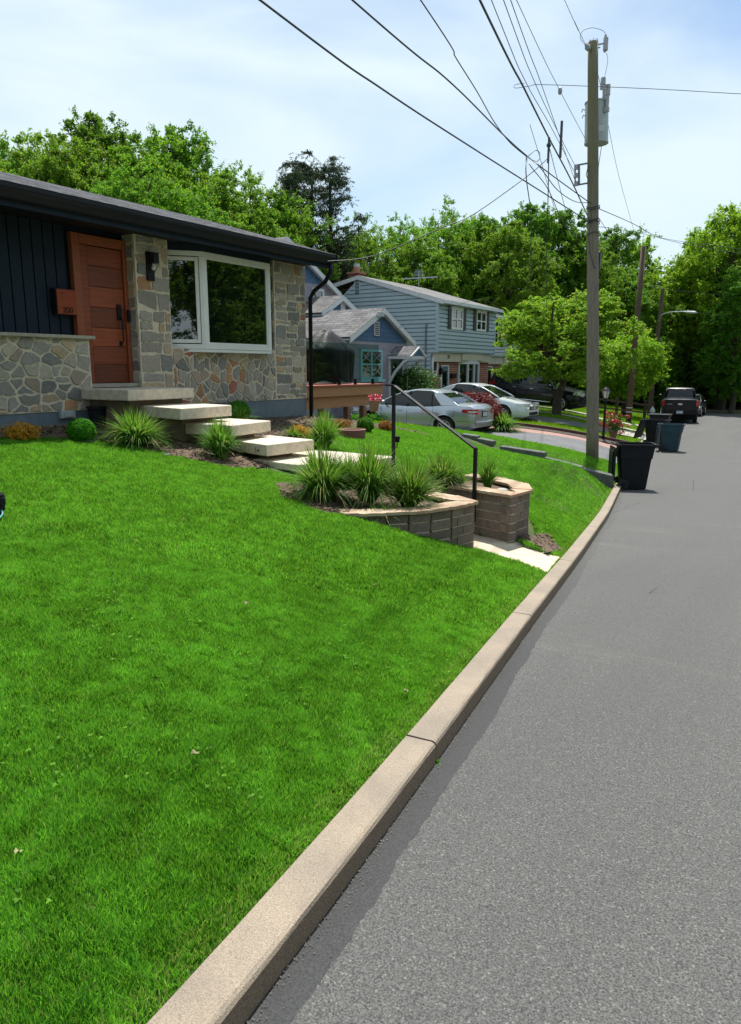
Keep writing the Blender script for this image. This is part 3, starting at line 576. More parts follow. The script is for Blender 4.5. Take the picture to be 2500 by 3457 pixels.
def grass(name,n,dmin,dmax,h,w,m,segs=2,edge=0):
    # sample in (u,y) lattice area near the camera sector
    k=0; X=[];Y=[]
    tot=0
    ymax=dmax+4
    while tot<n:
        N_=400000
        d=np.sqrt(rng.random(N_)*(dmax**2-dmin**2)+dmin**2); th=YAW+rng.uniform(-.50,.56,N_)   # heading left of +y
        x=-np.sin(th)*d/np.cos(th-YAW); y=np.cos(th)*d/np.cos(th-YAW)
        u=x-xc(y); ok=(u<-.128)&(y<61)&~((x<-8.85)&(y<11.5)&(y>-5))&~((x<-14.5)&(y<27))&~((x<-15.9)&(y<46))
        for p in NOGR: ok&=~inpoly(x,y,p)
        for p in BEDS: ok&=~inpoly(x,y,p)|(rng.random(N_)<.02)
        ok&=~((np.abs(y-16.78)<.14)&(x>-8.1)&(x<-4.2))
        bare=ngrid(x,y,.22,3)*.5+ngrid(x,y,.9,4)*.5
        ok&=~((bare>.80)&(rng.random(N_)<.6)&(u<-.155))
        x=x[ok];y=y[ok]; X.append(x);Y.append(y);tot+=len(x)
    x=np.concatenate(X)[:n];y=np.concatenate(Y)[:n]
    z=ter(x,y); ok,dep=in_view(x,y,z); x,y,z,dep=x[ok],y[ok],z[ok],dep[ok]; n=len(x)
    u=x-xc(y)
    # tufting
    tf=ngrid(x,y,.05,5)*.6+ngrid(x,y,.13,6)*.3+ngrid(x,y,.5,7)*.1
    a=rng.uniform(0,2*np.pi,n); la=rng.uniform(0,6.283,n)+(ngrid(x,y,.16,8)-.5)*2
    H=h*(.55+.9*tf)*rng.uniform(.6,1.25,n); W=w*rng.uniform(.7,1.3,n)
    short=np.clip((-u-.10)/.10,0.45,1); H*=short
    lean=rng.uniform(.1,1.0,n)*H*(.35+.5*tf)
    dx,dy=np.cos(la)*lean,np.sin(la)*lean; wx,wy=np.cos(a)*W/2,np.sin(a)*W/2
    z0=z-.008
    if segs==2:
        V=np.zeros((n,5,3)); 
        V[:,0]=np.stack([x-wx,y-wy,z0],1);V[:,1]=np.stack([x+wx,y+wy,z0],1)
        V[:,2]=np.stack([x+wx*.8+dx*.35,y+wy*.8+dy*.35,z0+H*.6],1);V[:,3]=np.stack([x-wx*.8+dx*.35,y-wy*.8+dy*.35,z0+H*.6],1)
        V[:,4]=np.stack([x+dx,y+dy,z0+H],1)
        b=(np.arange(n)*5)[:,None]; F=np.concatenate([b+np.array([0,1,2]),b+np.array([0,2,3]),b+np.array([3,2,4])],1).reshape(-1,3); nv=5
    else:
        V=np.zeros((n,3,3)); V[:,0]=np.stack([x-wx,y-wy,z0],1);V[:,1]=np.stack([x+wx,y+wy,z0],1);V[:,2]=np.stack([x+dx,y+dy,z0+H],1)
        F=(np.arange(n)*3)[:,None]+np.array([0,1,2]); nv=3
    cc=np.clip(rng.normal(.30,.26,n)+.35*(rng.random(n)<.14)+(ngrid(x,y,.7,9)-.5)*.22+(ngrid(x,y,.06,19)-.5)*.8+(ngrid(x,y,.17,39)-.5)*.4+(ngrid(x,y,2.3,29)-.5)*.08,0,1); col=np.zeros((n,nv,3)); col[...,0]=cc[:,None]
    dry=rng.random(n); dry=np.where((np.abs(-u-.17)<.06)&(rng.random(n)<.22),.99,dry*.945+.0*cc); dry=np.where(rng.random(n)<.012+.03*(ngrid(x,y,.28,51)>.84),.99,dry); col[...,1]=dry[:,None]
    o=bpy.data.objects.new(name,npmesh(name,V.reshape(-1,3),F,M[m],col=col.reshape(-1,3))); C.objects.link(o)
    return o
if not globals().get('NOGRASS'):
    g=grass('grass',460000,1.0,4.6,.040,.0036,'grass'); tag(g,'fine green lawn blades sloping down to the kerb nearest the camera','grass',kind='stuff')
    g=grass('grass',480000,4.6,10.5,.042,.0065,'grass',2); tag(g,'green lawn between the kerb and the stone house','grass',kind='stuff')
    g=grass('grass',320000,10.5,20,.046,.012,'grass',1); tag(g,'bright lawn beyond the planters down to the nearest bin','grass',kind='stuff')
    g=grass('grass',160000,20,64,.08,.035,'grass_far',1); tag(g,'sunlit lawns of the neighbouring lots beyond the driveway','grass',kind='stuff')
    # clover and broad weeds
    def clover():
        n=1500; d=np.sqrt(rng.random(n)*(4.2**2-1.2**2)+1.44); th=YAW+rng.uniform(-.5,.56,n); x=-np.sin(th)*d/np.cos(th-YAW); y=np.cos(th)*d/np.cos(th-YAW)
        ok=(x-xc(y)<-.17)&(ngrid(x,y,.35,11)>.5); x,y=x[ok],y[ok]; z=ter(x,y); n=len(x); V=[];F=[];col=[]
        x=np.repeat(x,3);y=np.repeat(y,3);z=np.repeat(z,3); a=np.tile([0,2.1,4.2],n)+np.repeat(rng.random(n)*6,3); s=np.repeat(rng.uniform(.003,.0065,n),3); hz=np.repeat(rng.uniform(.02,.04,n),3)
        cx=x+np.cos(a)*s;cyy=y+np.sin(a)*s;cz=z+hz; k=6; V=np.zeros((3*n,k,3))
        for j in range(k):
            t=2*np.pi*j/k; V[:,j,0]=cx+np.cos(t)*s*.95;V[:,j,1]=cyy+np.sin(t)*s*.95;V[:,j,2]=cz+np.cos(t+a)*s*.35
        F=(np.arange(3*n)*k)[:,None]+np.arange(k); col=np.zeros((3*n,k,3)); col[...,0]=np.repeat(rng.uniform(.2,.9,n),3)[:,None]
        o=bpy.data.objects.new('clover',npmesh('clover',V.reshape(-1,3),F,M['grass'],col=col.reshape(-1,3))); C.objects.link(o); tag(o,'small round clover leaves scattered through the near lawn','clover',kind='stuff')
    clover()
# chips on the mulch beds
def chips():
    V=[];F=[]
    X=[];Y=[]
    for b in BEDS:
        P=np.array(b); x0,y0=P.min(0);x1,y1=P.max(0); n=int((x1-x0)*(y1-y0)*420); x=rng.uniform(x0,x1,n);y=rng.uniform(y0,y1,n); k=inpoly(x,y,b); X.append(x[k]);Y.append(y[k])
    x=np.concatenate(X);y=np.concatenate(Y);n=len(x);z=ter(x,y)+.03+rng.uniform(0,.012,n); a=rng.uniform(0,6.28,n);L=rng.uniform(.012,.04,n);W=rng.uniform(.005,.014,n); ti=rng.normal(0,.4,n)
    V=np.zeros((n,4,3))
    for j,(p,q) in enumerate(((-1,-1),(1,-1),(1,1),(-1,1))):
        V[:,j,0]=x+np.cos(a)*L*p-np.sin(a)*W*q;V[:,j,1]=y+np.sin(a)*L*p+np.cos(a)*W*q;V[:,j,2]=z+ti*L*p*.6
    o=bpy.data.objects.new('mulch',npmesh('mulch',V.reshape(-1,3),(np.arange(n)*4)[:,None]+np.arange(4),M['mulch'])); C.objects.link(o); tag(o,'brown bark chips spread over the planting beds along the house','mulch',kind='stuff')
chips()
def grit():
    n=2600; y=1+19*rng.random(n)**1.4; u=np.abs(rng.normal(0,.022,n))+.003; u=np.where(rng.random(n)<.08,rng.uniform(.02,.5,n),u); x=xc(y)+u; z=zr(y)+.004+.012*u
    a=rng.uniform(0,6.28,n); L=rng.uniform(.001,.0038,n)*(1+.06*y); V=np.zeros((n,4,3))
    for j,(p,q) in enumerate(((1,0),(-.5,.8),(-.5,-.8),(0,0))):
        V[:,j,0]=x+L*(np.cos(a)*p-np.sin(a)*q);V[:,j,1]=y+L*(np.sin(a)*p+np.cos(a)*q);V[:,j,2]=z+(L*1.1 if j==3 else 0)
    b=(np.arange(n)*4)[:,None]; F=np.concatenate([b+np.array([0,1,3]),b+np.array([1,2,3]),b+np.array([2,0,3])],1).reshape(-1,3)
    o=bpy.data.objects.new('gutter_grit',npmesh('gutter_grit',V.reshape(-1,3),F,M['wallstone'])); C.objects.link(o); tag(o,'fine grit and crumbs gathered in the gutter along the kerb','grit',kind='stuff')
grit()
# ================================================================ STONE HOUSE
FX=-8.8
def clip(poly,nx,ny,c):
    out=[];n=len(poly)
    for i in range(n):
        a=poly[i];b=poly[(i+1)%n];da=a[0]*nx+a[1]*ny-c;db=b[0]*nx+b[1]*ny-c
        if da<=0: out.append(a)
        if da*db<0: t=da/(da-db); out.append((a[0]+(b[0]-a[0])*t,a[1]+(b[1]-a[1])*t))
    return out
PAL=[((.34,.32,.285),5.5),((.42,.39,.34),4),((.25,.25,.24),4),((.50,.445,.36),2.6),((.53,.40,.26),2),((.52,.27,.135),1.5),((.40,.135,.085),.6),((.43,.345,.27),3)]
def stonecol():
    c=random.choices([p[0] for p in PAL],[p[1] for p in PAL])[0]; g=random.uniform(.8,1.15); return (c[0]*g*.97,c[1]*g*.95,c[2]*g*.94)
def stones(mb,y0,y1,z0,z1,s,asp,coursed=False,place=None,gap=.016,seed=1):
    """irregular stones over a rectangle of the wall; place(a,b,d) maps wall coordinates to the world"""
    rr=random.Random(seed); W=y1-y0;Hh=z1-z0; sx=s*asp; sz=s
    pts=[]
    if coursed:
        z=0
        while z<Hh:
            h=rr.uniform(.6,1.5)*sz; y=-rr.random()*sx*.5
            while y<W: 
                w=rr.uniform(.5,1.5)*sx; pts.append((y+w/2+rr.uniform(-.02,.02),z+h/2+rr.uniform(-.02,.02))); y+=w
            z+=h
    else:
        tries=0
        while tries<6000:
            p=(rr.uniform(-.05,W+.05),rr.uniform(-.05,Hh+.05)); k=rr.choice([.4,.6,.9,1.15]); tries+=1
            if all(((p[0]-q[0])/sx)**2+((p[1]-q[1])/sz)**2>(k*.8)**2 for q in pts): pts.append(p)
            if len(pts)>W*Hh/(sx*sz)*1.5: break
    quads=[]
    if coursed:
        z=0
        while z<Hh-.02:
            h=min(rr.choice([.55,.8,1.,1.3,1.7])*sz,Hh-z)
            if Hh-z-h<.05: h=Hh-z
            y=0
            while y<W-.01:
                w=min(rr.uniform(.5,1.7)*sx,W-y)
                if W-y-w<.06: w=W-y
                if h>1.1*sz and rr.random()<.4: quads+= [(y,z,w,h*.5),(y,z+h*.5,w,h*.5)]
                else: quads.append((y,z,w,h))
                y+=w
            z+=h
    for p in (quads if coursed else pts):
      if coursed:
        a0,b0,w,h=p; g=gap*.8; j=lambda:rr.uniform(-.017,.017); poly=[(a0+g+j(),b0+g+j()),(a0+w*.5,b0+g+j()),(a0+w-g+j(),b0+g+j()),(a0+w-g+j(),b0+h-g+j()),(a0+w*.5,b0+h-g+j()),(a0+g+j(),b0+h-g+j())]
        if w<.05 or h<.04: continue
      else:
        near=sorted(pts,key=lambda q:((p[0]-q[0])/sx)**2+((p[1]-q[1])/sz)**2)[1:16]
        poly=[(0.,0.),(W,0.),(W,Hh),(0.,Hh)]
        for q in near:
            nx,ny=(q[0]-p[0])/sx**2,(q[1]-p[1])/sz**2; mx,my=(q[0]+p[0])/2,(q[1]+p[1])/2
            L=math.hypot(nx,ny); nx/=L;ny/=L; poly=clip(poly,nx,ny,nx*mx+ny*my-gap*rr.uniform(.5,1.1))
            if len(poly)<3: break
      if True:
        if len(poly)<3: continue
        ar=abs(sum(poly[i][0]*poly[(i+1)%len(poly)][1]-poly[(i+1)%len(poly)][0]*poly[i][1] for i in range(len(poly))))/2
        if ar<.0012: continue
        P=[];n=len(poly)
        for i in range(n):
            a=poly[i];b=poly[(i+1)%n];L=math.hypot(b[0]-a[0],b[1]-a[1]); k=max(1,int(L/.05))
            c0=min(.22,.010/max(L,.01))
            ts=[c0]+[j/k for j in range(1,k)]+[1-c0]
            for t in ts:
                jx,jy=(rr.gauss(0,.0065),rr.gauss(0,.0065)); P.append((a[0]+(b[0]-a[0])*t+jx,a[1]+(b[1]-a[1])*t+jy))
        cx=sum(q[0] for q in P)/len(P);cz=sum(q[1] for q in P)/len(P); r=math.sqrt(ar)
        d=rr.uniform(.006,.018); ins=max(.86,1-.010/r); tx,tz=rr.gauss(0,.03),rr.gauss(0,.03); n=len(P)
        vs=[place(y0+q[0],z0+q[1],-.004) for q in P]+[place(y0+cx+(q[0]-cx)*ins,z0+cz+(q[1]-cz)*ins,d+tx*(q[0]-cx)+tz*(q[1]-cz)) for q in P]
        cv=stonecol(); k0=len(mb.f)
        fs=[tuple(range(n,2*n))]+[(i,(i+1)%n,n+(i+1)%n,n+i) for i in range(n)]
        mb.add(vs,fs); mb.col+=[cv]*len(fs)
FRONT=lambda x0:(lambda a,b,d:(x0+d,a,b))
LEFTF=lambda y0:(lambda a,b,d:(a,y0-d,b))   # face looking toward -y, a runs along x
H=T('stone_house','low fieldstone and navy board house with black roof, white bay window, wooden door','house',(FX-4,4.5,.8))
w=MB(); w.box((-17.6,-6,.3),(-9.06,11.42,3.5)); H.part('house_wall',w,M['navy'])
w=MB()   # mortar backing
w.box((-9.0,-6,1.04),(FX,6.56,2.0)); w.box((-9.05,7.43,1.04),(FX,8.06,3.52)); w.box((-9.05,8.061,1.04),(FX-.001,10.519,1.93)); w.box((-9.05,10.52,1.04),(FX,11.45,3.52))
sw=H.part('stone_wall',w,M['mortar'])
m=MB(); m.col=[]
stones(m,3.2,6.54,1.055,1.99,.18,1.35,place=FRONT(FX),seed=3)
H.part('stones',m,M['stone'],sw,bev=.003); m=MB(); m.col=[]
stones(m,7.45,8.05,1.05,3.5,.165,1.7,True,place=FRONT(FX),seed=5)
stones(m,8.07,10.50,1.05,1.91,.20,.95,place=FRONT(FX),seed=8)
stones(m,10.54,11.44,1.05,3.5,.15,1.7,True,place=FRONT(FX),seed=9)
H.part('stones',m,M['stone'],sw,bev=.003)
m=MB(); m.col=[]; stones(m,-9.04,-8.81,1.4,3.5,.2,1.3,True,place=LEFTF(7.43),seed=12); H.part('stones',m,M['stone'],sw)
m=MB(); m.col=[]; stones(m,-9.04,-8.81,1.95,3.5,.2,1.3,True,place=LEFTF(10.52),seed=13); H.part('stones',m,M['stone'],sw)
f=MB(); f.box((-8.99,-6,.3),(FX-.012,11.44,1.039))
fd=H.part('foundation',f,M['found']); f=MB(); f.box((-8.9,-6,.3),(FX-.008,6.5,.87)); H.part('bare_footing',f,M['found_bare'],fd)
l=MB(); l.box((-9.05,-6,2.0),(FX+.07,6.62,2.045)); H.part('stone_ledge',l,M['cap_edge'],bev=.008)
# vertical navy boards
b=MB(); y=6.46
while y>-2: b.box((-9.06,y-.155,2.05),(-9.03,y-.008,3.5)); y-=.163
H.part('board_siding',b,M['navy'],bev=.003)
f=MB(); f.box((-9.06,8.07,3.40),(-9.0,10.51,3.5)); H.part('frieze_board',f,M['navy'])
# doorway (recessed)
DX=-9.03
fr=MB(); fr.box((DX,6.50,1.40),(DX+.06,6.64,3.42)); fr.box((DX,7.36,1.40),(DX+.06,7.425,3.42)); fr.box((DX,6.645,3.29),(DX+.058,7.355,3.418)); fr.box((DX+.061,6.50,1.40),(DX+.09,6.53,3.42))
dr=T('x','x','x') if False else None
F_=H.part('door_frame',fr,M['frame_wood'],bev=.006)
sl=MB(); sl.box((DX-.02,6.5,1.34),(DX+.16,7.425,1.395)); H.part('door_sill',sl,M['cap_edge'],bev=.005)
dm=MB(); dm.col=[]; zz=[1.40,1.66,1.92,2.18,2.46,2.74,3.02,3.28]
dm.box((DX-.03,6.645,1.40),(DX-.005,7.355,3.285)); dm.col+=[(.08,.06,.06)]*6
g=0
for i,(a,bz) in enumerate(zip(zz[:-1],zz[1:])):
    g=[.62,.95,1.35,.70,1.25,.80,1.05][i]; dm.box((DX-.002,6.775,a+.003),(DX+.024,7.354,bz-.004)); dm.col+=[(g,g,g)]*6
dm.box((DX-.001,6.647,1.402),(DX+.028,6.770,3.283)); dm.col+=[(1.05,1.05,1.05)]*6
dmo=H.part('front_door',dm,M['door_wood'],bev=.003)
hd=MB(); hd.box((DX+.03,7.22,2.30),(DX+.05,7.29,2.52)); hd.tube([(DX+.05,7.255,2.33),(DX+.09,7.255,2.30),(DX+.09,7.255,2.0),(DX+.03,7.255,1.97)],.012,8); hd.box((DX+.03,7.235,1.93),(DX+.045,7.275,2.0)); H.part('door_handle',hd,M['black'],dmo)
hg=MB(); hg.box((DX+.065,7.36,2.28),(DX+.10,7.40,2.45)); H.part('doorbell',hg,M['black'],bev=.004)
# bay window: slanted side sash and wide front sash
p0=Vector((-9.04,8.10,0)); p1=onx(687,1000,-8.62); p1.z=0; p2=onx(913,1000,-8.62); p2.z=0; p3=Vector((-9.04,p2.y+.25,0)); ZB,ZT=1.915,3.40
by=T('x','x','x') if False else None
bf=MB(); gl=MB(); inner=[]
for a,b2,sash in ((p0,p1,1),(p1,p2,0),(p2,p3,1)):
    d=(b2-a).normalized(); nn=Vector((d.y,-d.x,0)); L=(b2-a).length; up=Vector((0,0,1))
    def rail(s0,s1,z0,z1,o0,o1):
        P=[a+d*s0+nn*o0,a+d*s1+nn*o0,a+d*s1+nn*o1,a+d*s0+nn*o1]; bf.prism([(q.x,q.y) for q in P],z0,z1)
    e=.055 if sash else .075
    rail(0,L,ZB,ZB+.075,-.10,.0); rail(0,L,ZT-.075,ZT,-.10,.0); rail(0,e,ZB+.076,ZT-.076,-.10,-.001); rail(L-e,L,ZB+.076,ZT-.076,-.10,-.001)
    if sash:
        rail(e+.012,e+.065,ZB+.09,ZT-.09,-.05,.012); rail(L-e-.065,L-e-.012,ZB+.09,ZT-.09,-.05,.012); rail(e+.067,L-e-.067,ZB+.09,ZB+.145,-.05,.011); rail(e+.067,L-e-.067,ZT-.145,ZT-.09,-.05,.011); i0,i1,g0,g1=e+.06,L-e-.06,ZB+.14,ZT-.14
    else:
        rail(e+.001,e+.03,ZB+.077,ZT-.077,-.05,-.012); rail(L-e-.03,L-e-.001,ZB+.077,ZT-.077,-.05,-.012); rail(e+.031,L-e-.031,ZB+.077,ZB+.105,-.05,-.013); rail(e+.031,L-e-.031,ZT-.105,ZT-.077,-.05,-.013); i0,i1,g0,g1=e+.025,L-e-.025,ZB+.1,ZT-.1
    P=[a+d*i0+nn*-.03,a+d*i1+nn*-.03,a+d*i1+nn*-.036,a+d*i0+nn*-.036]; gl.prism([(q.x,q.y) for q in P],g0,g1)
wf=H.part('bay_window',bf,M['white'],bev=.003); H.part('window_pane',gl,M['glass'],wf)
bx=MB(); pp=[(p0.x,p0.y),(p1.x,p1.y),(p2.x,p2.y),(p3.x,p3.y)]
bx.prism([(a-.01,b3) for a,b3 in pp],ZB-.05,ZB-.002); H.part('window_sill',bx,M['white'],wf)
bx=MB(); bx.prism([(a,b3) for a,b3 in pp],ZT+.002,ZT+.10); H.part('window_head',bx,M['navy'],wf)
# eave, soffit, gutter, roof
so=MB(); so.box((-9.3,-6,3.505),(-8.22,11.42,3.54)); H.part('soffit',so,M['soffit'])
can_=MB(); can_.lathe((-8.62,5.18,3.492),[(.02,0),(.085,0),(.09,.012),(.02,.012)],20); H.part('recessed_light',can_,M['white_trim'])
fa=MB(); fa.box((-8.24,-6,3.42),(-8.205,11.42,3.62)); H.part('fascia',fa,M['navy'])
de=MB(); de.box((-8.20,-6,3.60),(-8.065,11.43,3.650)); H.part('drip_edge',de,M['gutter'])
gu=MB(); prof=[(-8.205,3.49),(-8.15,3.485),(-8.125,3.50),(-8.10,3.56),(-8.075,3.585),(-8.075,3.625),(-8.085,3.625),(-8.09,3.60),(-8.12,3.56),(-8.14,3.51),(-8.205,3.51)]
gu.xz(prof,-6,11.43); H.part('gutter',gu,M['gutter'])
rend=ony(672,736,11.50); RX,RZt=rend.x,rend.z
E0=(-8.06,3.655)
rf=MB()
rf.add([(E0[0],-6,E0[1]),(E0[0],11.50,E0[1]),(RX,11.50,RZt),(RX,-6,RZt)],[(0,1,2,3)])
bx_=RX-(E0[0]-RX)
rf.add([(RX,-6,RZt),(RX,11.50,RZt),(bx_,11.50,E0[1]),(bx_,-6,E0[1])],[(0,1,2,3)])
def roofobj(name,mb,m,parent,thing):
    o=thing.part(name,mb,m,parent); me=o.data; l=me.uv_layers.new(name='uv')
    for p in me.polygons:
        n=p.normal; ax=Vector((-n.y,n.x,0)); ax=ax.normalized() if ax.length>.01 else Vector((1,0,0)); ay=n.cross(ax)
        for li in p.loop_indices:
            v=me.vertices[me.loops[li].vertex_index].co; l.data[li].uv=(v.dot(ax),v.dot(ay))
    return o
roofobj('roof',rf,M['shingle_black'],None,H)
rt=MB(); 
for xa,za,xb,zb in ((E0[0],E0[1],RX,RZt),(RX,RZt,bx_,E0[1])):
    rt.add([(xa,11.50,za-.015),(xb,11.50,zb-.015),(xb,11.50,zb-.15),(xa,11.50,za-.15),(xa,11.47,za-.015),(xb,11.47,zb-.015),(xb,11.47,zb-.15),(xa,11.47,za-.15)],[(0,1,2,3),(4,7,6,5),(0,3,7,4),(3,2,6,7)])
H.part('rake_board',rt,M['navy'])
gw=MB(); gw.yz([(11.40,3.5),(11.42,3.5)],0,1) if False else None
gw=MB(); gw.xz([(-8.8,3.5),(RX,RZt-.12),(bx_+.7,3.5)],11.38,11.42); H.part('gable_wall',gw,M['navy'])
ds=MB(); ds.tube([(-8.13,11.36,3.50),(-8.14,11.37,3.36),(-8.30,11.42,3.20),(-8.62,11.50,3.06),(-8.73,11.51,2.93),(-8.745,11.51,.66)],.042,10); H.part('downspout',ds,M['gutter'],smooth=True)
# wall lamp
def onf(u,v): return onx(u,v,FX)
L1=T('wall_lamp','black box wall lamp with bare bulb on the stone pillar between door and window','wall lamp',(FX+.01,7.70,3.05))
a=MB(); a.box((FX+.0,7.62,2.88),(FX+.045,7.75,3.29)); L1.part('back_plate',a,M['black'],bev=.004)
a=MB(); a.box((FX+.046,7.635,3.12),(FX+.17,7.735,3.27)); L1.part('lamp_shade',a,M['black'],bev=.004)
a=MB(); a.ball((FX+.10,7.685,3.055),.033); a.cyl((FX+.10,7.685,3.08),(FX+.10,7.685,3.118),.018); L1.part('bulb',a,M['bulb'],smooth=True)
# letterbox with the house number
ma=onx(190,980,-8.90); mb2=onx(246,980,-8.90); mz0=onx(215,1060,-8.90).z; mz1=onx(215,977,-8.90).z
ML=T('letterbox','black letterbox with reddish wooden front marked 200, on the navy boards beside the door','letterbox',(-9.0,ma.y,mz0))
a=MB(); a.box((-9.03,ma.y-.01,mz0-.01),(-8.915,mb2.y+.05,mz1+.012)); ML.part('box',a,M['black'],bev=.004)
a=MB(); a.box((-8.914,ma.y,mz0),(-8.90,mb2.y+.045,mz1)); wf_=ML.part('wooden_front',a,M['mail_wood'],bev=.003)
a=MB(); a.box((-8.899,ma.y+.05,mz1-.05),(-8.894,ma.y+.12,mz1-.043)); ML.part('letter_slot',a,M['dark'],wf_)
def digit(ch,y,z,s,x,mb,r=None):
    r=r or s*.075; P=[]
    if ch=='0': P=[(math.cos(t)*.28+.32,math.sin(t)*.5+.5) for t in np.linspace(0,2*math.pi,17)]
    if ch=='2': P=[(.06,.74),(.12,.9),(.3,1.),(.5,.93),(.58,.75),(.5,.55),(.2,.22),(.04,.02),(.62,.02)]
    if ch=='1': P=[(.1,.78),(.32,1.),(.32,0)]
    mb.tube([(x,y+a_*s,z+b_*s) for a_,b_ in P],r,6)
a=MB()
for i,ch in enumerate('200'): digit(ch,ma.y+.075+i*.052,mz0+.022,.068,-8.893,a,.0045)
ML.part('house_number',a,M['dark'],wf_)
# utility outlet and downpipe stub at the foot of the wall
oc=MB(); q=onf(222,1414) if False else Vector((FX,6.02,.99)); oc.box((FX-.002,6.0,.95),(FX+.06,6.22,1.05)); oc.box((FX+.061,6.05,.965),(FX+.075,6.17,1.035)); solo('outlet_box',oc,M['grey_metal'],'small grey electrical outlet box low on the foundation beside the top step','outlet',(FX,6.1,.95),bev=.004)
# ================================================================ DECK
DXF=-9.0; DZ=1.235; y1=14.62
D=T('raised_deck','raised timber deck with red boards on short posts beyond the stone house corner','deck',(-10.5,13,.5))
a=MB()
for i in range(24): a.box((-12.4+i*.143,11.5,DZ),(-12.4+i*.143+.137,y1+.04,DZ+.03))
D.part('deck_boards',a,M['deck_red'])
a=MB(); a.box((DXF-.05,11.5,DZ-.205),(DXF-.01,y1,DZ-.002)); a.box((-12.3,y1-.04,DZ-.205),(DXF-.051,y1,DZ-.002)); D.part('rim_board',a,M['deck_wood'],bev=.004)
a=MB(); a.box((DXF-.16,11.5,DZ-.45),(DXF-.09,y1-.5,DZ-.207)); D.part('beam',a,M['deck_wood'],bev=.004); a=MB(); a.box((-11.7,11.5,DZ-.45),(-11.63,y1-.5,DZ-.207)); D.part('beam',a,M['deck_wood'],bev=.004)
for (u,xx) in ((1085,-9.14),(1171,-9.14),(1224,-9.14),(1110,-11.66),(1190,-11.66)):
    p=onx(u,1400,xx); y=min(p.y,14.1); g0=gz(xx,y); a=MB(); a.box((xx-.06,y-.06,g0-.05),(xx+.06,y+.06,DZ-.46)); D.part('post',a,M['post_wood'],bev=.004)
a=MB(); gt=onx(1057,1153,DXF-.1).z
def gpan(name,ya,yb):
    t=T('glass_panel',name,'glass panel',(DXF-.1,(ya+yb)/2,DZ+.05),group=None); a=MB(); a.box((DXF-.106,ya,DZ+.06),(DXF-.094,yb,gt)); t.part('pane',a,M['clear'])
    for f in (.2,.8):
        y=ya+(yb-ya)*f; a=MB(); a.box((DXF-.13,y-.022,DZ+.032),(DXF-.07,y+.022,DZ+.15)); a.cyl((DXF-.1,y,DZ+.031),(DXF-.1,y,DZ+.04),.045); t.part('clamp',a,M['black'],bev=.004)
ym=onx(1176,1250,DXF-.1).y; ye=onx(1297,1250,DXF-.1).y
gpan('clear glass balustrade panel of the deck nearer the stone house corner',11.62,ym-.02); gpan('clear glass balustrade panel of the deck nearer the handrail',ym+.02,min(ye,y1-.05))
# covered grill
def cover():
    cx,cyy=-9.95,13.75; n=26; rings=[]
    prof=[(0,.62,1.0),(.15,.60,1.0),(.5,.62,1.02),(.72,.66,1.05),(.80,.60,1.02),(.92,.46,.80),(1.05,.34,.56),(1.15,.20,.36),(1.19,.05,.08)]
    mb=MB(); vs=[];fs=[]
    rr=random.Random(4); ph=[rr.uniform(0,6.28) for _ in range(8)]
    for (z,ra,rb) in prof:
        for k in range(n):
            t=2*math.pi*k/n; sq=1/max(abs(math.cos(t))**4+abs(math.sin(t))**4,.1)**.25
            fold=.045*math.sin(5*t+ph[0]+z*3)+.03*math.sin(9*t+ph[1]-z*5); fold*=(1.3-z*.6)
            X=(ra*.62)*sq*math.cos(t)*(1+fold); Y=(rb*.70)*sq*math.sin(t)*(1+fold)
            zz_=z+.03*math.sin(3*t+ph[2])*z+ (.05*math.sin(7*t+ph[3]) if z<.1 else 0)+(.05 if z<.1 else 0)
            vs.append((cx+X,cyy+Y,DZ+.03+zz_))
    for i in range(len(prof)-1):
        for k in range(n): fs.append((i*n+k,i*n+(k+1)%n,(i+1)*n+(k+1)%n,(i+1)*n+k))
    fs.append(tuple((len(prof)-1)*n+k for k in range(n))); mb.add(vs,fs)
    o=solo('grill_cover',mb,M['cover'],'slack black cover draped over a grill on the deck behind the glass','grill cover',(cx,cyy,DZ+.03),smooth=True)
    s=o.modifiers.new('s','SUBSURF'); s.levels=s.render_levels=2
cover()
# ================================================================ HANDRAIL
pb1=onz(1327,1572,.37); pt1=Vector((pb1.x,pb1.y,1.37)); dd=-sy*pb1.x+cy*pb1.y
pt1=ond(1327,1301,dd); pb2=Vector((-3.43,7.50,-.10)); pt2=ond(1605,1514,-sy*-3.43+cy*7.5)
pt1.x,pt1.y=pb1.x,pb1.y; pb2.x,pb2.y=pt2.x,pt2.y
HR=T('handrail','slim black metal handrail sloping down beside the steps from the deck to the planter','handrail',(pb1.x,pb1.y,.37))
a=MB(); a.box((pb1.x-.019,pb1.y-.019,.2),(pb1.x+.019,pb1.y+.019,pt1.z-.02)); HR.part('post',a,M['black'],bev=.002)
a=MB(); a.box((pb2.x-.019,pb2.y-.019,-.12),(pb2.x+.019,pb2.y+.019,pt2.z+.008)); HR.part('post',a,M['black'],bev=.002)
dr_=(pt1-pt2).normalized(); dh=Vector((dr_.x,dr_.y,0)).normalized()
a=MB(); a.bar(pt1-dr_*.02,pt2-dr_*0,.045,.022); a.bar(pt1+dh*.16,pt1-dh*.01,.045,.022); HR.part('rail',a,M['black'],bev=.002)
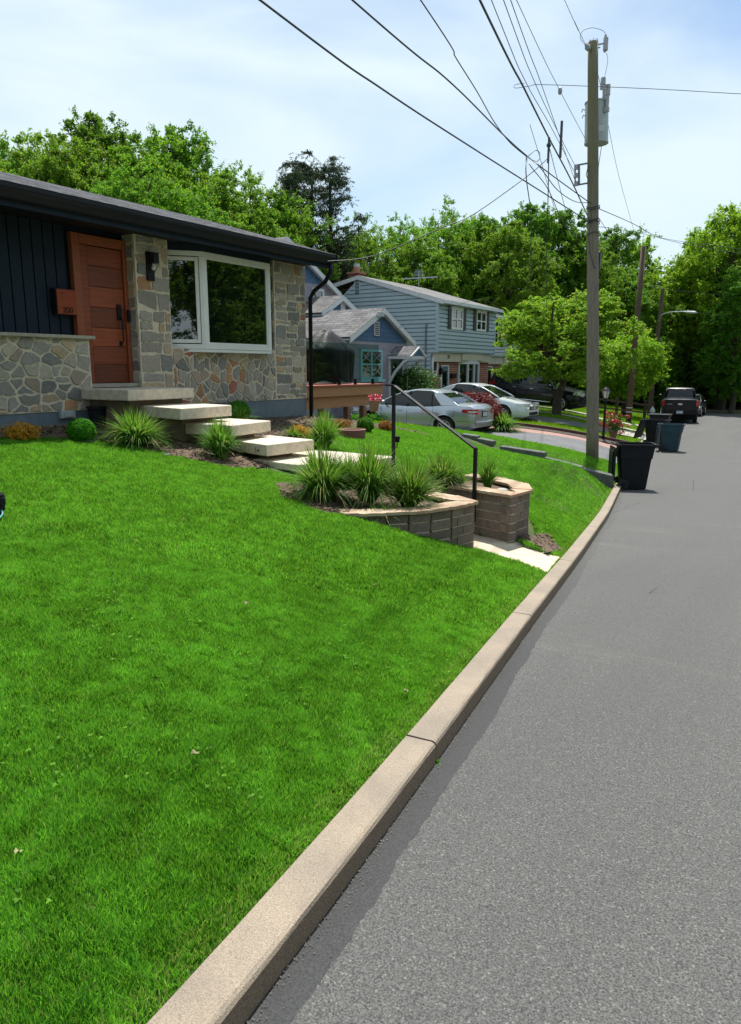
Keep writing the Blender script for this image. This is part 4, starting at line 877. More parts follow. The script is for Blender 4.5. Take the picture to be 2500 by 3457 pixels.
# spot lamp on a stake, glass path lights, sprinkler and hose
g=gp(1340,1512); S=T('garden_spotlight','small black spotlight on a stake in the lawn right of the handrail post','spotlight',g)
a=MB(); a.cyl(g,g+Vector((0,0,.10)),.008); S.part('stake',a,M['black']); a=MB(); a.cyl(g+Vector((0,0,.09)),g+Vector((0,0,.19)),.038,.048); S.part('lamp_head',a,M['black'],bev=.004)
for (u,v,zc,lb) in ((1488,1714,CAPZ-.02,'round glass disc light sunk in the soil of the nearer planter'),(1694,1659,CAPZ-.02,'round glass disc light at the pointed end of the far planter'),(1596,1648,CAPZ-.02,'round glass disc light beside the handrail foot in the far planter'),(1022,1662,.33,'round glass disc light in the mulch at the lawn edge left of the grass clumps')):
    p=onz(u,v,zc); t=T('disc_light',lb,'disc light',p,group='round glass disc lights along the walkway'); a=MB(); a.lathe(p,[(.03,0),(.062,0),(.065,.022),(.05,.034),(.02,.038)],20); t.part('glass_disc',a,M['bulb'],smooth=False); a=MB(); a.lathe(p,[(.063,-.01),(.071,-.01),(.071,.012),(.063,.012)],20); t.part('metal_ring',a,M['grey_metal'])
g=gp(2,1752,3,15); S=T('sprinkler','black cylindrical sprinkler head on a spike at the left edge of the lawn','sprinkler',g)
dpx=(-sy*g.x+cy*g.y)/FP
a=MB(); a.lathe(g,[(17*dpx,30*dpx),(17*dpx,45*dpx),(21*dpx,50*dpx),(21*dpx,72*dpx),(19*dpx,76*dpx),(19*dpx,84*dpx),(15*dpx,90*dpx)],20); S.part('head',a,M['black']); a=MB(); a.cyl(g,g+Vector((0,0,31*dpx)),4*dpx); S.part('spike',a,M['black'])
a=MB(); rt_=Vector((cy,sy,0)); fw=Vector((-sy,cy,0)); K=[(2,24,0),(12,18,-10),(22,10,-22),(26,3,-50),(20,3,-80),(4,3,-100),(-30,3,-110),(-80,3,-60)]
pts=[]; 
for i in range(len(K)-1):
    for t in (0,.33,.66): pts.append(tuple(K[i][j]*(1-t)+K[i+1][j]*t for j in range(3)))
a.tube([Vector((0,0,gz((g+rt_*x*dpx+fw*f*dpx*1.2).x,(g+rt_*x*dpx+fw*f*dpx*1.2).y)+z*dpx+.03))+Vector(((g+rt_*x*dpx+fw*f*dpx*1.2).x,(g+rt_*x*dpx+fw*f*dpx*1.2).y,0)) for x,z,f in pts],3.4*dpx,8)
solo('garden_hose',a,M['hose'],'teal garden hose looping out from the black sprinkler at the left edge','hose',g,smooth=True)
# ================================================================ PLANTS NEAR THE HOUSE
def blades(n,rad,h,spread,w,segs=6,droop=1.0,base=.06):
    a=rng.uniform(0,2*np.pi,n); r0=base*np.sqrt(rng.random(n)); L=h*rng.uniform(.6,1.15,n); out=spread*rng.uniform(.1,1.25,n); dr=droop*rng.uniform(.3,1.2,n)
    a2=a+rng.normal(0,.35,n); V=np.zeros((n,2*segs+1,3)); wx,wy=-np.sin(a2),np.cos(a2); W=w*rng.uniform(.6,1.3,n)
    for k in range(segs+1):
        t=k/segs; rr=out*(t**1.4); zz=L*(t-.66*dr*(out/spread)*t**2.4); x=np.cos(a)*r0+np.cos(a2)*rr; y=np.sin(a)*r0+np.sin(a2)*rr; ww=W*(1-t**2.2)/2+ .0003
        if k<segs: V[:,2*k]=np.stack([x-wx*ww,y-wy*ww,zz],1); V[:,2*k+1]=np.stack([x+wx*ww,y+wy*ww,zz],1)
        else: V[:,2*segs]=np.stack([x,y,zz],1)
    b=(np.arange(n)*(2*segs+1))[:,None]; F=[]
    for k in range(segs-1): F+= [b+np.array([2*k,2*k+1,2*k+3]),b+np.array([2*k,2*k+3,2*k+2])]
    F.append(b+np.array([2*segs-2,2*segs-1,2*segs])); F=np.concatenate(F,1).reshape(-1,3)
    col=np.zeros((n,2*segs+1,3)); col[...,0]=rng.random(n)[:,None]; d=rng.random(n)*.9; d=np.where(rng.random(n)<.10,.97,d); col[...,1]=d[:,None]
    return V.reshape(-1,3),F,col.reshape(-1,3)
def clump(u,v,wpx,hpx,label,n=520,pos=None,w=.009,m='orn',name='ornamental_grass',cat='ornamental grass',droop=1.0,group='ornamental grass clumps along the steps'):
    p=pos or gp(u,v); d=-sy*p.x+cy*p.y; s=d/FP; V,F,c=blades(int(n*1.5),0,hpx*s*(1.18 if droop>.6 else 1.05),wpx*s/2*1.3,w*1.5,droop=droop*1.35,base=wpx*s*.12)
    o=bpy.data.objects.new(name,npmesh(name,V,F,M[m],col=c)); C.objects.link(o); o.location=(p.x,p.y,p.z-.01); o.rotation_euler=(random.uniform(-.16,.16),random.uniform(-.16,.16),0); o.scale=(random.uniform(.85,1.15),random.uniform(.85,1.15),random.uniform(.92,1.05)); return tag(o,label,cat,group)
clump(455,1512,185,125,'wide arching grass clump in the bed left of the slab steps, nearest the round boxwood',620)
clump(752,1555,120,140,'upright dense grass clump standing against the third slab step',520,droop=.7)
clump(870,1440,100,70,'small grass clump peeping out behind the slab steps below the bay window',150,pos=Vector((-7.75,8.35,.78)))
clump(1092,1520,125,125,'grass clump between the slab steps and the red ring planter',430,droop=.8)
clump(1100,1705,215,185,'largest grass clump, leftmost of those above the nearer planter',760,droop=.9)
clump(1225,1692,225,195,'shaggy tall grass clump second from left above the nearer planter',700,pos=onz(1240,1690,.24))
clump(1380,1722,160,170,'grass clump growing in the nearer planter beside the disc light',620,pos=onz(1378,1716,CAPZ-.03),droop=.7)
clump(1480,1655,170,120,'grass clump in the far planter left of the handrail post',480,pos=onz(1490,1652,CAPZ-.03),droop=.8)
clump(1542,1640,90,70,'thin pale grass tuft leaning out just left of the handrail post',130,pos=onz(1548,1644,CAPZ-.03),droop=.9)
clump(1650,1652,70,105,'narrow grass clump in the far planter right of the handrail post',230,pos=onz(1645,1650,CAPZ-.03),droop=.45)
clump(392,1520,14,45,'lone little green shoot in the mulch between two grass clumps',9,droop=.2,w=.012)
clump(990,1480,90,50,'low sprawling yellowish grass tuft right of the gold bush',90,w=.008)
clump(1310,1738,120,30,'low weedy tuft at the foot of the shaggy grass clump',140,pos=onz(1290,1735,.2),w=.006)
clump(1180,1660,170,120,'grass clump half hidden behind the two largest clumps',380,pos=onz(1175,1650,.34))
clump(1508,2520,26,16,'tiny weed growing from the kerb joint in the gutter',16,pos=Vector((float(xc(2.66))+.012,2.66,float(zr(2.66))+.01)),w=.004,name='gutter_weed',cat='weed',group=None)
for u,v,lb in ((905,1600,'low weedy tuft at the lawn edge by the long landing slab'),(985,1655,'dry brown tuft beside the disc light in the mulch'),(1480,1700,'weedy tuft beside the disc light of the nearer planter')): clump(u,v,50,22,lb,60,w=.005)
def leafball(R_,n,leaf,squash=(1,1,1),fuzz=.15,seed=0,fill=.35):
    r=np.random.default_rng(seed); d=r.normal(size=(n,3)); d/=np.linalg.norm(d,axis=1)[:,None]; rad=R_*(1-fill*r.random(n)**2)*(1+fuzz*(ngrid(d[:,0]*3+9,d[:,1]*3+d[:,2]*2+9,.6,seed)-.5)*2)
    Cc=d*rad[:,None]*np.array(squash); nrm=d+r.normal(0,.7,(n,3)); return leaves(Cc,nrm,leaf,r)
def leaves(Cc,nrm,leaf,r,asp=.55):
    n=len(Cc); nrm=nrm/np.linalg.norm(nrm,axis=1)[:,None]; t=r.normal(size=(n,3)); u=np.cross(nrm,t); u/=np.linalg.norm(u,axis=1)[:,None]+1e-9; w=np.cross(nrm,u); s=leaf*r.uniform(.6,1.4,n)[:,None]
    V=np.zeros((n,4,3)); V[:,0]=Cc-u*s;V[:,1]=Cc+w*s*asp+nrm*s*.12;V[:,2]=Cc+u*s;V[:,3]=Cc-w*s*asp+nrm*s*.12
    F=(np.arange(n)*4)[:,None]+np.arange(4); col=np.zeros((n,4,3)); col[...,0]=r.random(n)[:,None]; col[...,1]=r.random(n)[:,None]; return V.reshape(-1,3),F,col.reshape(-1,3)
def bush(name,label,cat,p,R_,n,leaf,m,sq=(1,1,.9),fuzz=.12,seed=0,group=None,fill=.35,zo=None):
    V,F,c=leafball(R_,n,leaf,sq,fuzz,seed,fill); o=bpy.data.objects.new(name,npmesh(name,V,F,M[m],col=c)); C.objects.link(o); o.location=(p[0],p[1],p[2]+(R_*sq[2]*.9 if zo is None else zo)); return tag(o,label,cat,group)
G='clipped round boxwoods along the house'
def rpx(p,px_): return (-sy*p.x+cy*p.y)/FP*px_
p=gp(277,1495); bush('boxwood','round clipped boxwood ball at the wall left of the slab steps','boxwood',p,rpx(p,47),9000,.011,'box',group=G,seed=1,fuzz=.06)
p=Vector((-8.35,9.0,.76)); bush('boxwood','round boxwood half hidden behind the third slab step','boxwood',p,.19,7000,.011,'box',group=G,seed=2)
p=gp(1232,1462); bush('boxwood','round boxwood ball in the bed below the deck beside the red ring planter','boxwood',p,rpx(p,29),7000,.011,'box',group=G,seed=3)
p=gp(70,1492); bush('gold_shrub','spiky golden orange dwarf shrub at the left end of the foundation','shrub',p,rpx(p,40),4200,.012,'gold',(1.25,1.25,.75),.5,4,fill=.8)
V,F,c=blades(160,0,rpx(p,62),rpx(p,40),.006,droop=.2,base=.05); c[:,1]=0; o=bpy.data.objects.new('branches',npmesh('branches',V,F,M['gold'],col=c)); C.objects.link(o); o.parent=bpy.data.objects['gold_shrub']; o.location=(0,0,-rpx(p,40)*.67)
p=gp(1012,1478); bush('gold_shrub','low golden shrub in the bed between steps and deck','shrub',p,rpx(p,30),2600,.012,'gold',(1.2,1.2,.7),.4,5,fill=.8)
p=gp(1152,1450); bush('rust_shrub','rusty orange twiggy shrub behind the red ring planter','shrub',p,rpx(p,26),2400,.013,'rust',(1.2,1.2,.6),.4,6,fill=.8)
p=gp(1303,1458); bush('rust_shrub','rounded rust coloured shrub just left of the handrail post','shrub',p,rpx(p,24),2600,.013,'rust',(1.1,1.1,.8),.3,7,fill=.8)
p=gp(1187,1478); RR=rpx(p,44); t=T('ring_planter','low dusty red ring planter filled with dark mulch below the deck','planter',p)
a=MB(); a.lathe(p,[(RR,-.05),(RR+.02,.13),(RR-.01,.14),(RR-.03,.12),(RR-.03,-.05)],28); t.part('ring',a,M['edging_red'],smooth=False); a=MB(); a.lathe(p,[(RR-.035,.0),(RR-.035,.09),(.05,.10)],24); t.part('soil',a,M['mulch_dark'])
a=MB(); a.lathe((-8.58,6.45,.80),[(.10,0),(.13,.26),(.145,.27),(.145,.30),(.125,.30)],20); solo('bucket',a,M['bin'],'dark plastic pot tucked between the boxwood ball and the top step base','pot',(-8.58,6.45,.80))
for i,(u,v,s_,lb) in enumerate(((662,2600,.012,'pale fallen leaf on the near lawn, upper one close to the kerb'),(62,2940,.010,'pale fallen leaf on the near lawn close to the left edge'),(830,2065,.011,'small pale leaf lying mid lawn'),(1370,2370,.009,'tiny tan dead leaf on the lawn near the kerb joint'),(1265,2000,.009,'tiny pale leaf on the lawn in front of the planter'))):
    p=gp(u,v,1.2,14); a=MB(); k=9; P=[]
    for j in range(k): t_=2*math.pi*j/k; q=s_*(1.5 if j%2==0 else .9)*random.uniform(.8,1.2); P.append((p.x+q*math.cos(t_),p.y+q*math.sin(t_)*1.2,p.z+.05+random.uniform(-.006,.012)))
    a.add(P+[(p.x,p.y,p.z+.045)],[(j,(j+1)%k,k) for j in range(k)]); solo('fallen_leaf',a,mat('dry_leaf',(.30,.31,.13),.7,(.25,.2,.1),30),lb,'leaf',p,'fallen leaves on the lawn')
# rocks scattered on the mulch
rk=[(870,1475),(905,1482),(296,1500),(560,1545),(1040,1640),(1180,1448),(1390,1722)]
for i,(u,v) in enumerate(rk[:5]):
    p=gp(u,v); a=MB(); a.ball((p.x,p.y,p.z+.02),.05*(1+.4*(i%3)),(1,1.3,.5),8,5)
    for k in range(len(a.v)): x,y_,z=a.v[k]; a.v[k]=(x+random.gauss(0,.004),y_+random.gauss(0,.004),z+random.gauss(0,.003))
    solo('garden_rock',a,M['wallstone'],['small grey rock in the mulch behind the third slab step','flat grey rock beside the boxwood behind the steps','little stone right of the round boxwood at the wall','small stone in the mulch in front of the steps','small stone near the largest grass clump'][i],'rock',p,'small rocks in the mulch beds')
# ================================================================ NEIGHBOUR HOUSES
def clap(mb,axis,c,a0,a1,z0,z1,step=.2,lim=None,out=1,lip=.016):
    z=z0
    while z<z1-.01:
        zt=min(z+step,z1); A0,A1=(a0,a1) if not lim else lim(zt)
        if lim: A0,A1=max(a0,A0),min(a1,A1)
        if A1-A0>.02:
            g=min(.05,(zt-z)*.5); prof=[(-.004,z),(-.004,z+g*.8),(.058,z+g),(.05,zt)]   # channel below each lap
            for (o0,za),(o1,zb) in zip(prof[:-1],prof[1:]):
                if axis=='x': mb.add([(c+o0,A0,za),(c+o0,A1,za),(c+o1,A1,zb),(c+o1,A0,zb)],[(0,1,2,3)])
                else: mb.add([(A0,c-o0,za),(A1,c-o0,za),(A1,c-o1,zb),(A0,c-o1,zb)],[(0,1,2,3)])
        z+=step
def facebox(mb,x,y0,y1,z0,z1,d0=0,d1=.05): mb.box((x+d0,min(y0,y1),z0),(x+d1,max(y0,y1),z1))
def wn(t,x,y0,y1,z0,z1,fm,cols=2,rows=2,fw=.07,gm='glass',name='window',label=None,diamond=False,parent=None):
    f=MB(); facebox(f,x,y0,y1,z0,z0+fw); facebox(f,x,y0,y1,z1-fw,z1); facebox(f,x,y0,y0+fw,z0+fw+.001,z1-fw-.001); facebox(f,x,y1-fw,y1,z0+fw+.001,z1-fw-.001)
    for i in range(1,cols): yy=y0+(y1-y0)*i/cols; facebox(f,x,yy-fw*.45,yy+fw*.45,z0+fw+.001,z1-fw-.001,0,.047)
    for i in range(1,rows):
        zz=z0+(z1-z0)*i/rows; ys=[y0+(y1-y0)*k/cols for k in range(cols+1)]
        for k in range(cols): facebox(f,x,ys[k]+fw,ys[k+1]-fw*.5,zz-fw*.35,zz+fw*.35,0,.043)
    o=t.part(name,f,M[fm],parent,label=label); g=MB(); facebox(g,x,y0+.02,y1-.02,z0+.02,z1-.02,.004,.014); t.part('pane',g,M[gm],o)
    if diamond:
        d=MB()
        for c in range(cols):
            a=y0+(y1-y0)*c/cols+fw;b=y0+(y1-y0)*(c+1)/cols-fw*.6; zc=(z0+z1)/2
            for za,zb in ((z0+fw,zc-.03),(zc+.03,z1-fw)):
                zm=(za+zb)/2; 
                for q,w_ in (((a,za+.05),(b,zb-.05)),((a,zb-.05),(b,za+.05))): d.bar((x+.022,q[0],q[1]),(x+.022,w_[0],w_[1]),.012,.012)
        t.part('lead_bars',d,M['white_trim'],o)
    return o
def gabroof(t,x0,x1,y0,ya,y1,ze,za,ze2,m,th=.10,name='roof'):
    a=MB(); a.add([(x0,y0,ze),(x1,y0,ze),(x1,ya,za),(x0,ya,za)],[(0,1,2,3)]); a.add([(x0,y1,ze2),(x1,y1,ze2),(x1,ya,za),(x0,ya,za)],[(3,2,1,0)])
    o=roofobj(name,a,M[m],None,t); b=MB()   # x1 is the front
    for (ya_,za_,yb_,zb_) in ((y0,ze,ya,za),(ya,za,y1,ze2)):
        b.add([(x1+.0,ya_,za_-.01),(x1,yb_,zb_-.01),(x1,yb_,zb_-.22),(x1,ya_,za_-.22),(x1-.05,ya_,za_-.01),(x1-.05,yb_,zb_-.01),(x1-.05,yb_,zb_-.22),(x1-.05,ya_,za_-.22)],[(3,2,1,0),(4,5,6,7),(2,3,7,6)])
        b.add([(x1-.05,ya_,za_-.12),(x1-.05,yb_,zb_-.12),(x0,yb_,zb_-.12),(x0,ya_,za_-.12)],[(0,1,2,3)])
    t.part('rake_board',b,M['white_trim'],o); return o
def scallops(mb,x,y0,ya,y1,ze,za,ze2,step=.17):
    z=min(ze,ze2); 
    def L(z): return (y0+(ya-y0)*(z-ze)/(za-ze) if z>ze else y0, y1+(ya-y1)*(z-ze2)/(za-ze2) if z>ze2 else y1)
    k=0
    while z<za-.03:
        a,b=L(z); a2,b2=L(min(z+step,za)); mb.add([(x+.012,a,z),(x+.012,b,z),(x+.002,b2,min(z+step,za)),(x+.002,a2,min(z+step,za))],[(0,1,2,3)])
        w=.14; y=a+(w/2 if k%2 else 0)
        while y<b-w and k<40:
            mb.add([(x+.013,y,z),(x+.013,y+w,z),(x+.014,y+w*.8,z-.05),(x+.014,y+w*.5,z-.075),(x+.014,y+w*.2,z-.05)],[(0,4,3,2,1)]); y+=w
        z+=step;k+=1
CT=T('cottage','slate blue and purplish grey cottage with stepped gables, turquoise windows and a door canopy','house',(-17,24,-.2))
CX=-15.0; GY0,GYA,GY1=21.75,24.08,26.50; GZE,GZA,GZ2=2.72,3.86,2.70
a=MB(); a.yz([(22.0,-.6),(26.2,-.6),(26.2,2.75),(24.08,3.72),(22.0,2.75)],-24,CX-.01); a.box((-24,17.5,-.6),(-15.6,21.99,2.6)); cw=CT.part('wall',a,M['purple_grey'])
a=MB(); 
for k in range(10):   # wide shakes
    z=-.1+k*.27
    a.add([(CX+.014,22.0,z),(CX+.014,26.2,z),(CX+.002,26.2,z+.27),(CX+.002,22.0,z+.27)],[(0,1,2,3)])
    a.add([(-23,21.986,z),(-15.0,21.986,z),(-15.0,21.998,z+.27),(-23,21.998,z+.27)],[(0,1,2,3)])
CT.part('shakes',a,M['purple_grey'],cw)
gabroof(CT,-24,CX+.25,GY0,GYA,GY1,GZE,GZA,GZ2,'shingle_grey')
a=MB(); scallops(a,CX,22.0,GYA,26.2,2.66,3.70,2.66); CT.part('gable_scallops',a,M['slate_blue'])
a=MB(); facebox(a,CX,*sorted((onx(1259,1100,CX).y,onx(1276,1100,CX).y)),onx(1267,1133,CX).z,onx(1267,1086,CX).z,.02,.06)
v=CT.part('gable_vent',a,M['white_trim']); a=MB(); ya_,yb_=onx(1260.5,1100,CX).y,onx(1274.5,1100,CX).y; z0_,z1_=onx(1267,1131,CX).z,onx(1267,1088,CX).z
for k in range(7): zz=z0_+(z1_-z0_)*(k+.5)/7; facebox(a,CX,ya_,yb_,zz-.02,zz+.018,.061,.066)
CT.part('louvre',a,M['dark'],v)
p=onx(1214,1281,CX);q=onx(1286,1181,CX); wn(CT,CX+.015,p.y,q.y,p.z,q.z+.0,'teal',2,2,.085,diamond=True)
a=MB(); facebox(a,CX,p.y-.1,q.y+.1,p.z-.10,p.z-.002,.015,.13); CT.part('window_sill',a,M['teal'])
# door under its canopy
d0=onx(1314,1205,CX).y; d1=onx(1353,1205,CX).y
a=MB(); facebox(a,CX,d0-.1,d0,-.1,2.1,.015,.07); facebox(a,CX,d1,d1+.12,-.1,2.1,.015,.07); facebox(a,CX,d0-.1,d1+.12,2.101,2.2,.015,.07); df=CT.part('door_frame',a,M['white_trim'])
a=MB(); facebox(a,CX,d0+.01,d1-.01,-.1,2.09,.016,.04); dd_=CT.part('front_door',a,M['door_blue'])
a=MB(); n=20; yc=(d0*.6+d1*.4); a.add([(CX+.045,yc+.22*math.cos(t),1.15+.72*math.sin(t)) for t in np.linspace(0,2*math.pi,n+1)[:-1]],[tuple(range(n))]); CT.part('oval_glass',a,M['glass'],dd_)
CXF=CX+1.05; ap=onx(1413,1168,CXF); lf=onx(1385,1206,CXF); rg=onx(1436,1200,CXF)
hz=min(lf.z,rg.z); wdt=(rg.y-lf.y)/2; 
a=MB(); yl,yr=lf.y-.0,rg.y+.0
a.add([(CX,yl,hz+.06),(CXF,yl,hz+.06),(CXF,ap.y,ap.z),(CX,ap.y,ap.z)],[(0,1,2,3)]); a.add([(CX,yr,hz+.06),(CXF,yr,hz+.06),(CXF,ap.y,ap.z),(CX,ap.y,ap.z)],[(3,2,1,0)])
cn=roofobj('canopy_roof',a,M['shingle_grey'],None,CT)
a=MB(); a.box((CX+.03,yl,hz-.06),(CXF-.02,yl+.06,hz+.05)); a.box((CX+.03,yr-.06,hz-.06),(CXF-.02,yr,hz+.05)); a.box((CXF-.06,yl+.061,hz-.06),(CXF-.02,yr-.061,hz+.05))
for s,(pa,pb) in enumerate(((yl,ap.y),(yr,ap.y))): a.bar((CXF,pa,hz+.02),(CXF,pb,ap.z-.05),.10,.06)
a.box((CX+.03,yl+.062,hz-.02),(CXF-.06,yr-.062,hz+.0)); CT.part('canopy_frame',a,M['white_trim'],cn)
a=MB(); a.yz([(yl+.1,hz+.05),(yr-.1,hz+.05),(ap.y,ap.z-.06)],CXF-.05,CXF-.03); CT.part('canopy_gable',a,M['slate_blue'],cn)
for yy in (yl+.05,yr-.05):
    a=MB()
    P=[Vector((CXF-.12,yy,hz-.06)),Vector((CXF-.35,yy,hz-.20)),Vector((CX+.35,yy,hz-.55)),Vector((CX+.06,yy,hz-1.0))]
    for i in range(3): a.bar(P[i],P[i+1],.07,.09)
    CT.part('canopy_bracket',a,M['white_trim'],cn)
# two taller gabled bodies behind
def body(xf,pa,pl,pr,lab,winpx=None):
    A=onx(*pa,xf);L_=onx(*pl,xf) if pl else None;R_=onx(*pr,xf)
    if L_ is None: L_=Vector((xf,2*A.y-R_.y,R_.z))
    zl=L_.z; zr_=R_.z
    a=MB(); a.yz([(L_.y+.15,-.5),(R_.y-.15,-.5),(R_.y-.15,zr_-.05),(A.y,A.z-.16),(L_.y+.15,zl-.05)],-25,xf-.25); CT.part(lab,a,M['purple_grey'])
    gabroof(CT,-25.5,xf,L_.y,A.y,R_.y,zl,A.z,zr_,'shingle_grey',name='upper_roof')
    return A,L_,R_
A,L_,R_=body(-17.3,(1159,996),(1087,1054),(1210,1046),'wall')
a=MB(); scallops(a,-17.3-.25,L_.y+.15,A.y,R_.y-.15,L_.z-.05,A.z-.17,R_.z-.05); CT.part('gable_scallops',a,M['slate_blue'])
a=MB(); p=onx(1150,1048,-17.5);q=onx(1165,1018,-17.5); facebox(a,-17.55,p.y,q.y,p.z,q.z,.02,.06); CT.part('gable_vent',a,M['white_trim'])
A,L_,R_=body(-18.6,(972,798),None,(1153,990),'wall')
a=MB(); zs=A.z-.17-(R_.z*0); half=(A.y-(L_.y+.15)); zmid=onx(1100,960,-18.85).z
f=(zmid-(R_.z-.05))/((A.z-.16)-(R_.z-.05)); scallops(a,-18.85,L_.y+.15+half*f,A.y,R_.y-.15-half*f,zmid,A.z-.17,zmid); CT.part('gable_scallops',a,M['slate_blue'])
p=onx(1051,1010,-18.85);q=onx(1090,977,-18.85); wn(CT,-18.84,p.y,q.y,p.z-.3,q.z,'white_trim',1,1,.11)
p=onx(1280,1058,CX+.3); a=MB(); a.box((CX+.26,p.y-.10,p.z-.12),(CX+.42,p.y+.16,p.z+.06)); fl=solo('flood_light',a,M['grey_metal'],'grey twin floodlight at the peak of the cottage front gable','lamp',(CX+.3,p.y,p.z-.1),bev=.01)
# ---- house 3 : twin with blue clapboards over brick ------------------------------
def twin(name,label,X0,Y0,Y1,XB,XR,ZG,ZM,ZE,ZR,zback,sid,roofm,wins,door,bay,header=True,side=True,detail=True):
    t=T(name,label,'house',((X0+XB)/2,(Y0+Y1)/2,ZG))
    a=MB(); a.box((XB,Y0+.02,ZG-.3),(X0-.02,Y1,ZM)); a.box((XB,Y0+.02,ZM+.001),(X0+.28,Y1,ZE)); a.xz([(XB,ZE),(X0+.28,ZE),(XR,ZR-.12)],Y0+.02,Y1); w=t.part('wall',a,M[sid])
    a=MB(); clap(a,'x',X0+.28,Y0+.05,Y1,ZM+.02,ZE-.05,.19)
    if side:
        def lim(z):
            if z<ZE: return (XB,X0+.25 if z>ZM else X0-.05)
            f=(z-ZE)/(ZR-.12-ZE); return (XB+(XR-XB)*f, X0+.28+(XR-X0-.28)*f)
        clap(a,'y',Y0+.02,XB,X0+.28,ZG,ZR-.15,.19,lim)
    t.part('siding',a,M[sid],w)
    a=MB(); a.box((X0+.22,Y0-.05,ZM),(X0+.35,Y0+.07,ZE)); a.box((X0+.281,Y1-.06,ZM),(X0+.35,Y1+.01,ZE)); t.part('corner_board',a,M[sid])
    # brick front
    a=MB(); a.box((X0-.03,Y0+.03,ZG-.3),(X0,Y1-.02,ZM-.01)); b=t.part('brick_front',a,M['brick']); me=b.data; l=me.uv_layers.new(name='uv')
    for pl in me.polygons:
        for li in pl.loop_indices:
            c=me.vertices[me.loops[li].vertex_index].co; l.data[li].uv=(c.y+c.x,c.z)
    # roof
    o=.35; a=MB(); sl=(ZR-ZE)/(X0+.28-XR); xe=X0+.28+o; ze=ZE-sl*o+.02; xb=XB-.3; zb=zback
    a.add([(xe,Y0-.12,ze),(xe,Y1+.1,ze),(XR,Y1+.1,ZR),(XR,Y0-.12,ZR)],[(0,1,2,3)]); a.add([(XR,Y0-.12,ZR),(XR,Y1+.1,ZR),(xb,Y1+.1,zb),(xb,Y0-.12,zb)],[(0,1,2,3)])
    ro=roofobj('roof',a,M[roofm],None,t)
    a=MB(); 
    for (x0,z0,x1,z1) in ((xe,ze,XR,ZR),(XR,ZR,xb,zb)):
        a.add([(x0,Y0-.12,z0-.01),(x1,Y0-.12,z1-.01),(x1,Y0-.12,z1-.2),(x0,Y0-.12,z0-.2),(x0,Y0-.06,z0-.01),(x1,Y0-.06,z1-.01),(x1,Y0-.06,z1-.2),(x0,Y0-.06,z0-.2)],[(3,2,1,0),(4,5,6,7),(2,3,7,6),(3,0,4,7)])
        a.add([(x0,Y0-.06,z0-.13),(x1,Y0-.06,z1-.13),(x1,Y0+.05,z1-.13),(x0,Y0+.05,z0-.13)],[(0,1,2,3)])
    a.box((xe-.03,Y0-.10,ze-.16),(xe+.10,Y1+.1,ze-.012)); a.box((X0+.29,Y0,ze-.02),(xe-.03,Y1,ze-.012)); t.part('eave_trim',a,M['white_trim'],ro)
    for (y0,y1,z0,z1,sh) in wins:
        wn(t,X0+.33,y0,y1,z0,z1,'white',2,2,.08)
        a=MB(); facebox(a,X0+.33,y0-.05,y1+.05,z1,z1+.08,0,.06); t.part('window_head',a,M['white'])
        if sh:
            for k,yy in enumerate((y0-.34,y1+.02)):
                a=MB(); facebox(a,X0+.352,yy,yy+.32,z0-.0,z1+.05,0,.03)
                for q in range(14): facebox(a,X0+.352,yy+.04,yy+.28,z0+.05+q*(z1-z0-.1)/14,z0+.05+q*(z1-z0-.1)/14+.03,.031,.038)
                t.part('shutter',a,M['navy_shutter'])
    if header:
        a=MB(); facebox(a,X0,Y0+.1,Y1-.05,ZM-.42,ZM-.012,.0,.18); t.part('cream_fascia',a,M['cream'])
    if door:
        y0,y1,z1=door; a=MB(); facebox(a,X0,y0-.07,y0,ZG,z1+.07,.0,.06); facebox(a,X0,y1,y1+.07,ZG,z1+.07,.0,.06); facebox(a,X0,y0-.0,y1+.0,z1+.001,z1+.07,.0,.055); t.part('door_frame',a,M['white_trim'])
        a=MB(); facebox(a,X0,y0,y1,ZG,z1,.0,.03); do=t.part('front_door',a,M['door_blue']); a=MB(); facebox(a,X0,y0+.12,y1-.12,ZG+.9,z1-.15,.031,.036); t.part('door_glass',a,M['glass'],do)
    if bay:
        y0,y1,z0,z1=bay; a=MB(); g=MB(); n=4; fr=[0,.27,.55,.82,1.]; dp=[0.02,.22,.26,.2,.02]
        P=[(X0+dp[i],y0+(y1-y0)*fr[i]) for i in range(5)]
        for i in range(4):
            (xa,ya),(xb_,yb)=P[i],P[i+1]; a.bar((xa,ya,z0),(xb_,yb,z0),.08,.10); a.bar((xa,ya,z1),(xb_,yb,z1),.08,.10); g.add([(xa-.02,ya,z0),(xb_-.02,yb,z0),(xb_-.02,yb,z1),(xa-.02,ya,z1)],[(0,1,2,3)])
        for (xa,ya) in P: a.box((xa-.05,ya-.05,z0-.04),(xa+.05,ya+.05,z1+.04))
        a.prism([(X0,y0)]+P+[(X0,y1)],z0-.12,z0-.06); a.prism([(X0,y0)]+P+[(X0,y1)],z1+.06,z1+.12)
        bo=t.part('bay_window',a,M['white_trim']); t.part('pane',g,M['glass'],bo)
        a=MB(); facebox(a,X0,y0-.05,y1+.1,z1+.13,ZM-.02,.181,.25); t.part('awning_panel',a,M['cream'])
    return t
X3=-16.28
W=lambda u0,u1,v0,v1,x=-15.98:(onx(u0,v0,x).y,onx(u1,v0,x).y,onx((u0+u1)/2,v1,x).z,onx((u0+u1)/2,v0,x).z,1)
y=lambda u,v:onx(u,v,X3).y; z=lambda u,v:onx(u,v,X3).z
Y03=onx(1475,1100,-16.0).y; Y13=onx(1667,1195,-16).y-.05
rr_=ony(1210,930,Y03); rb=ony(1118,962,Y03)
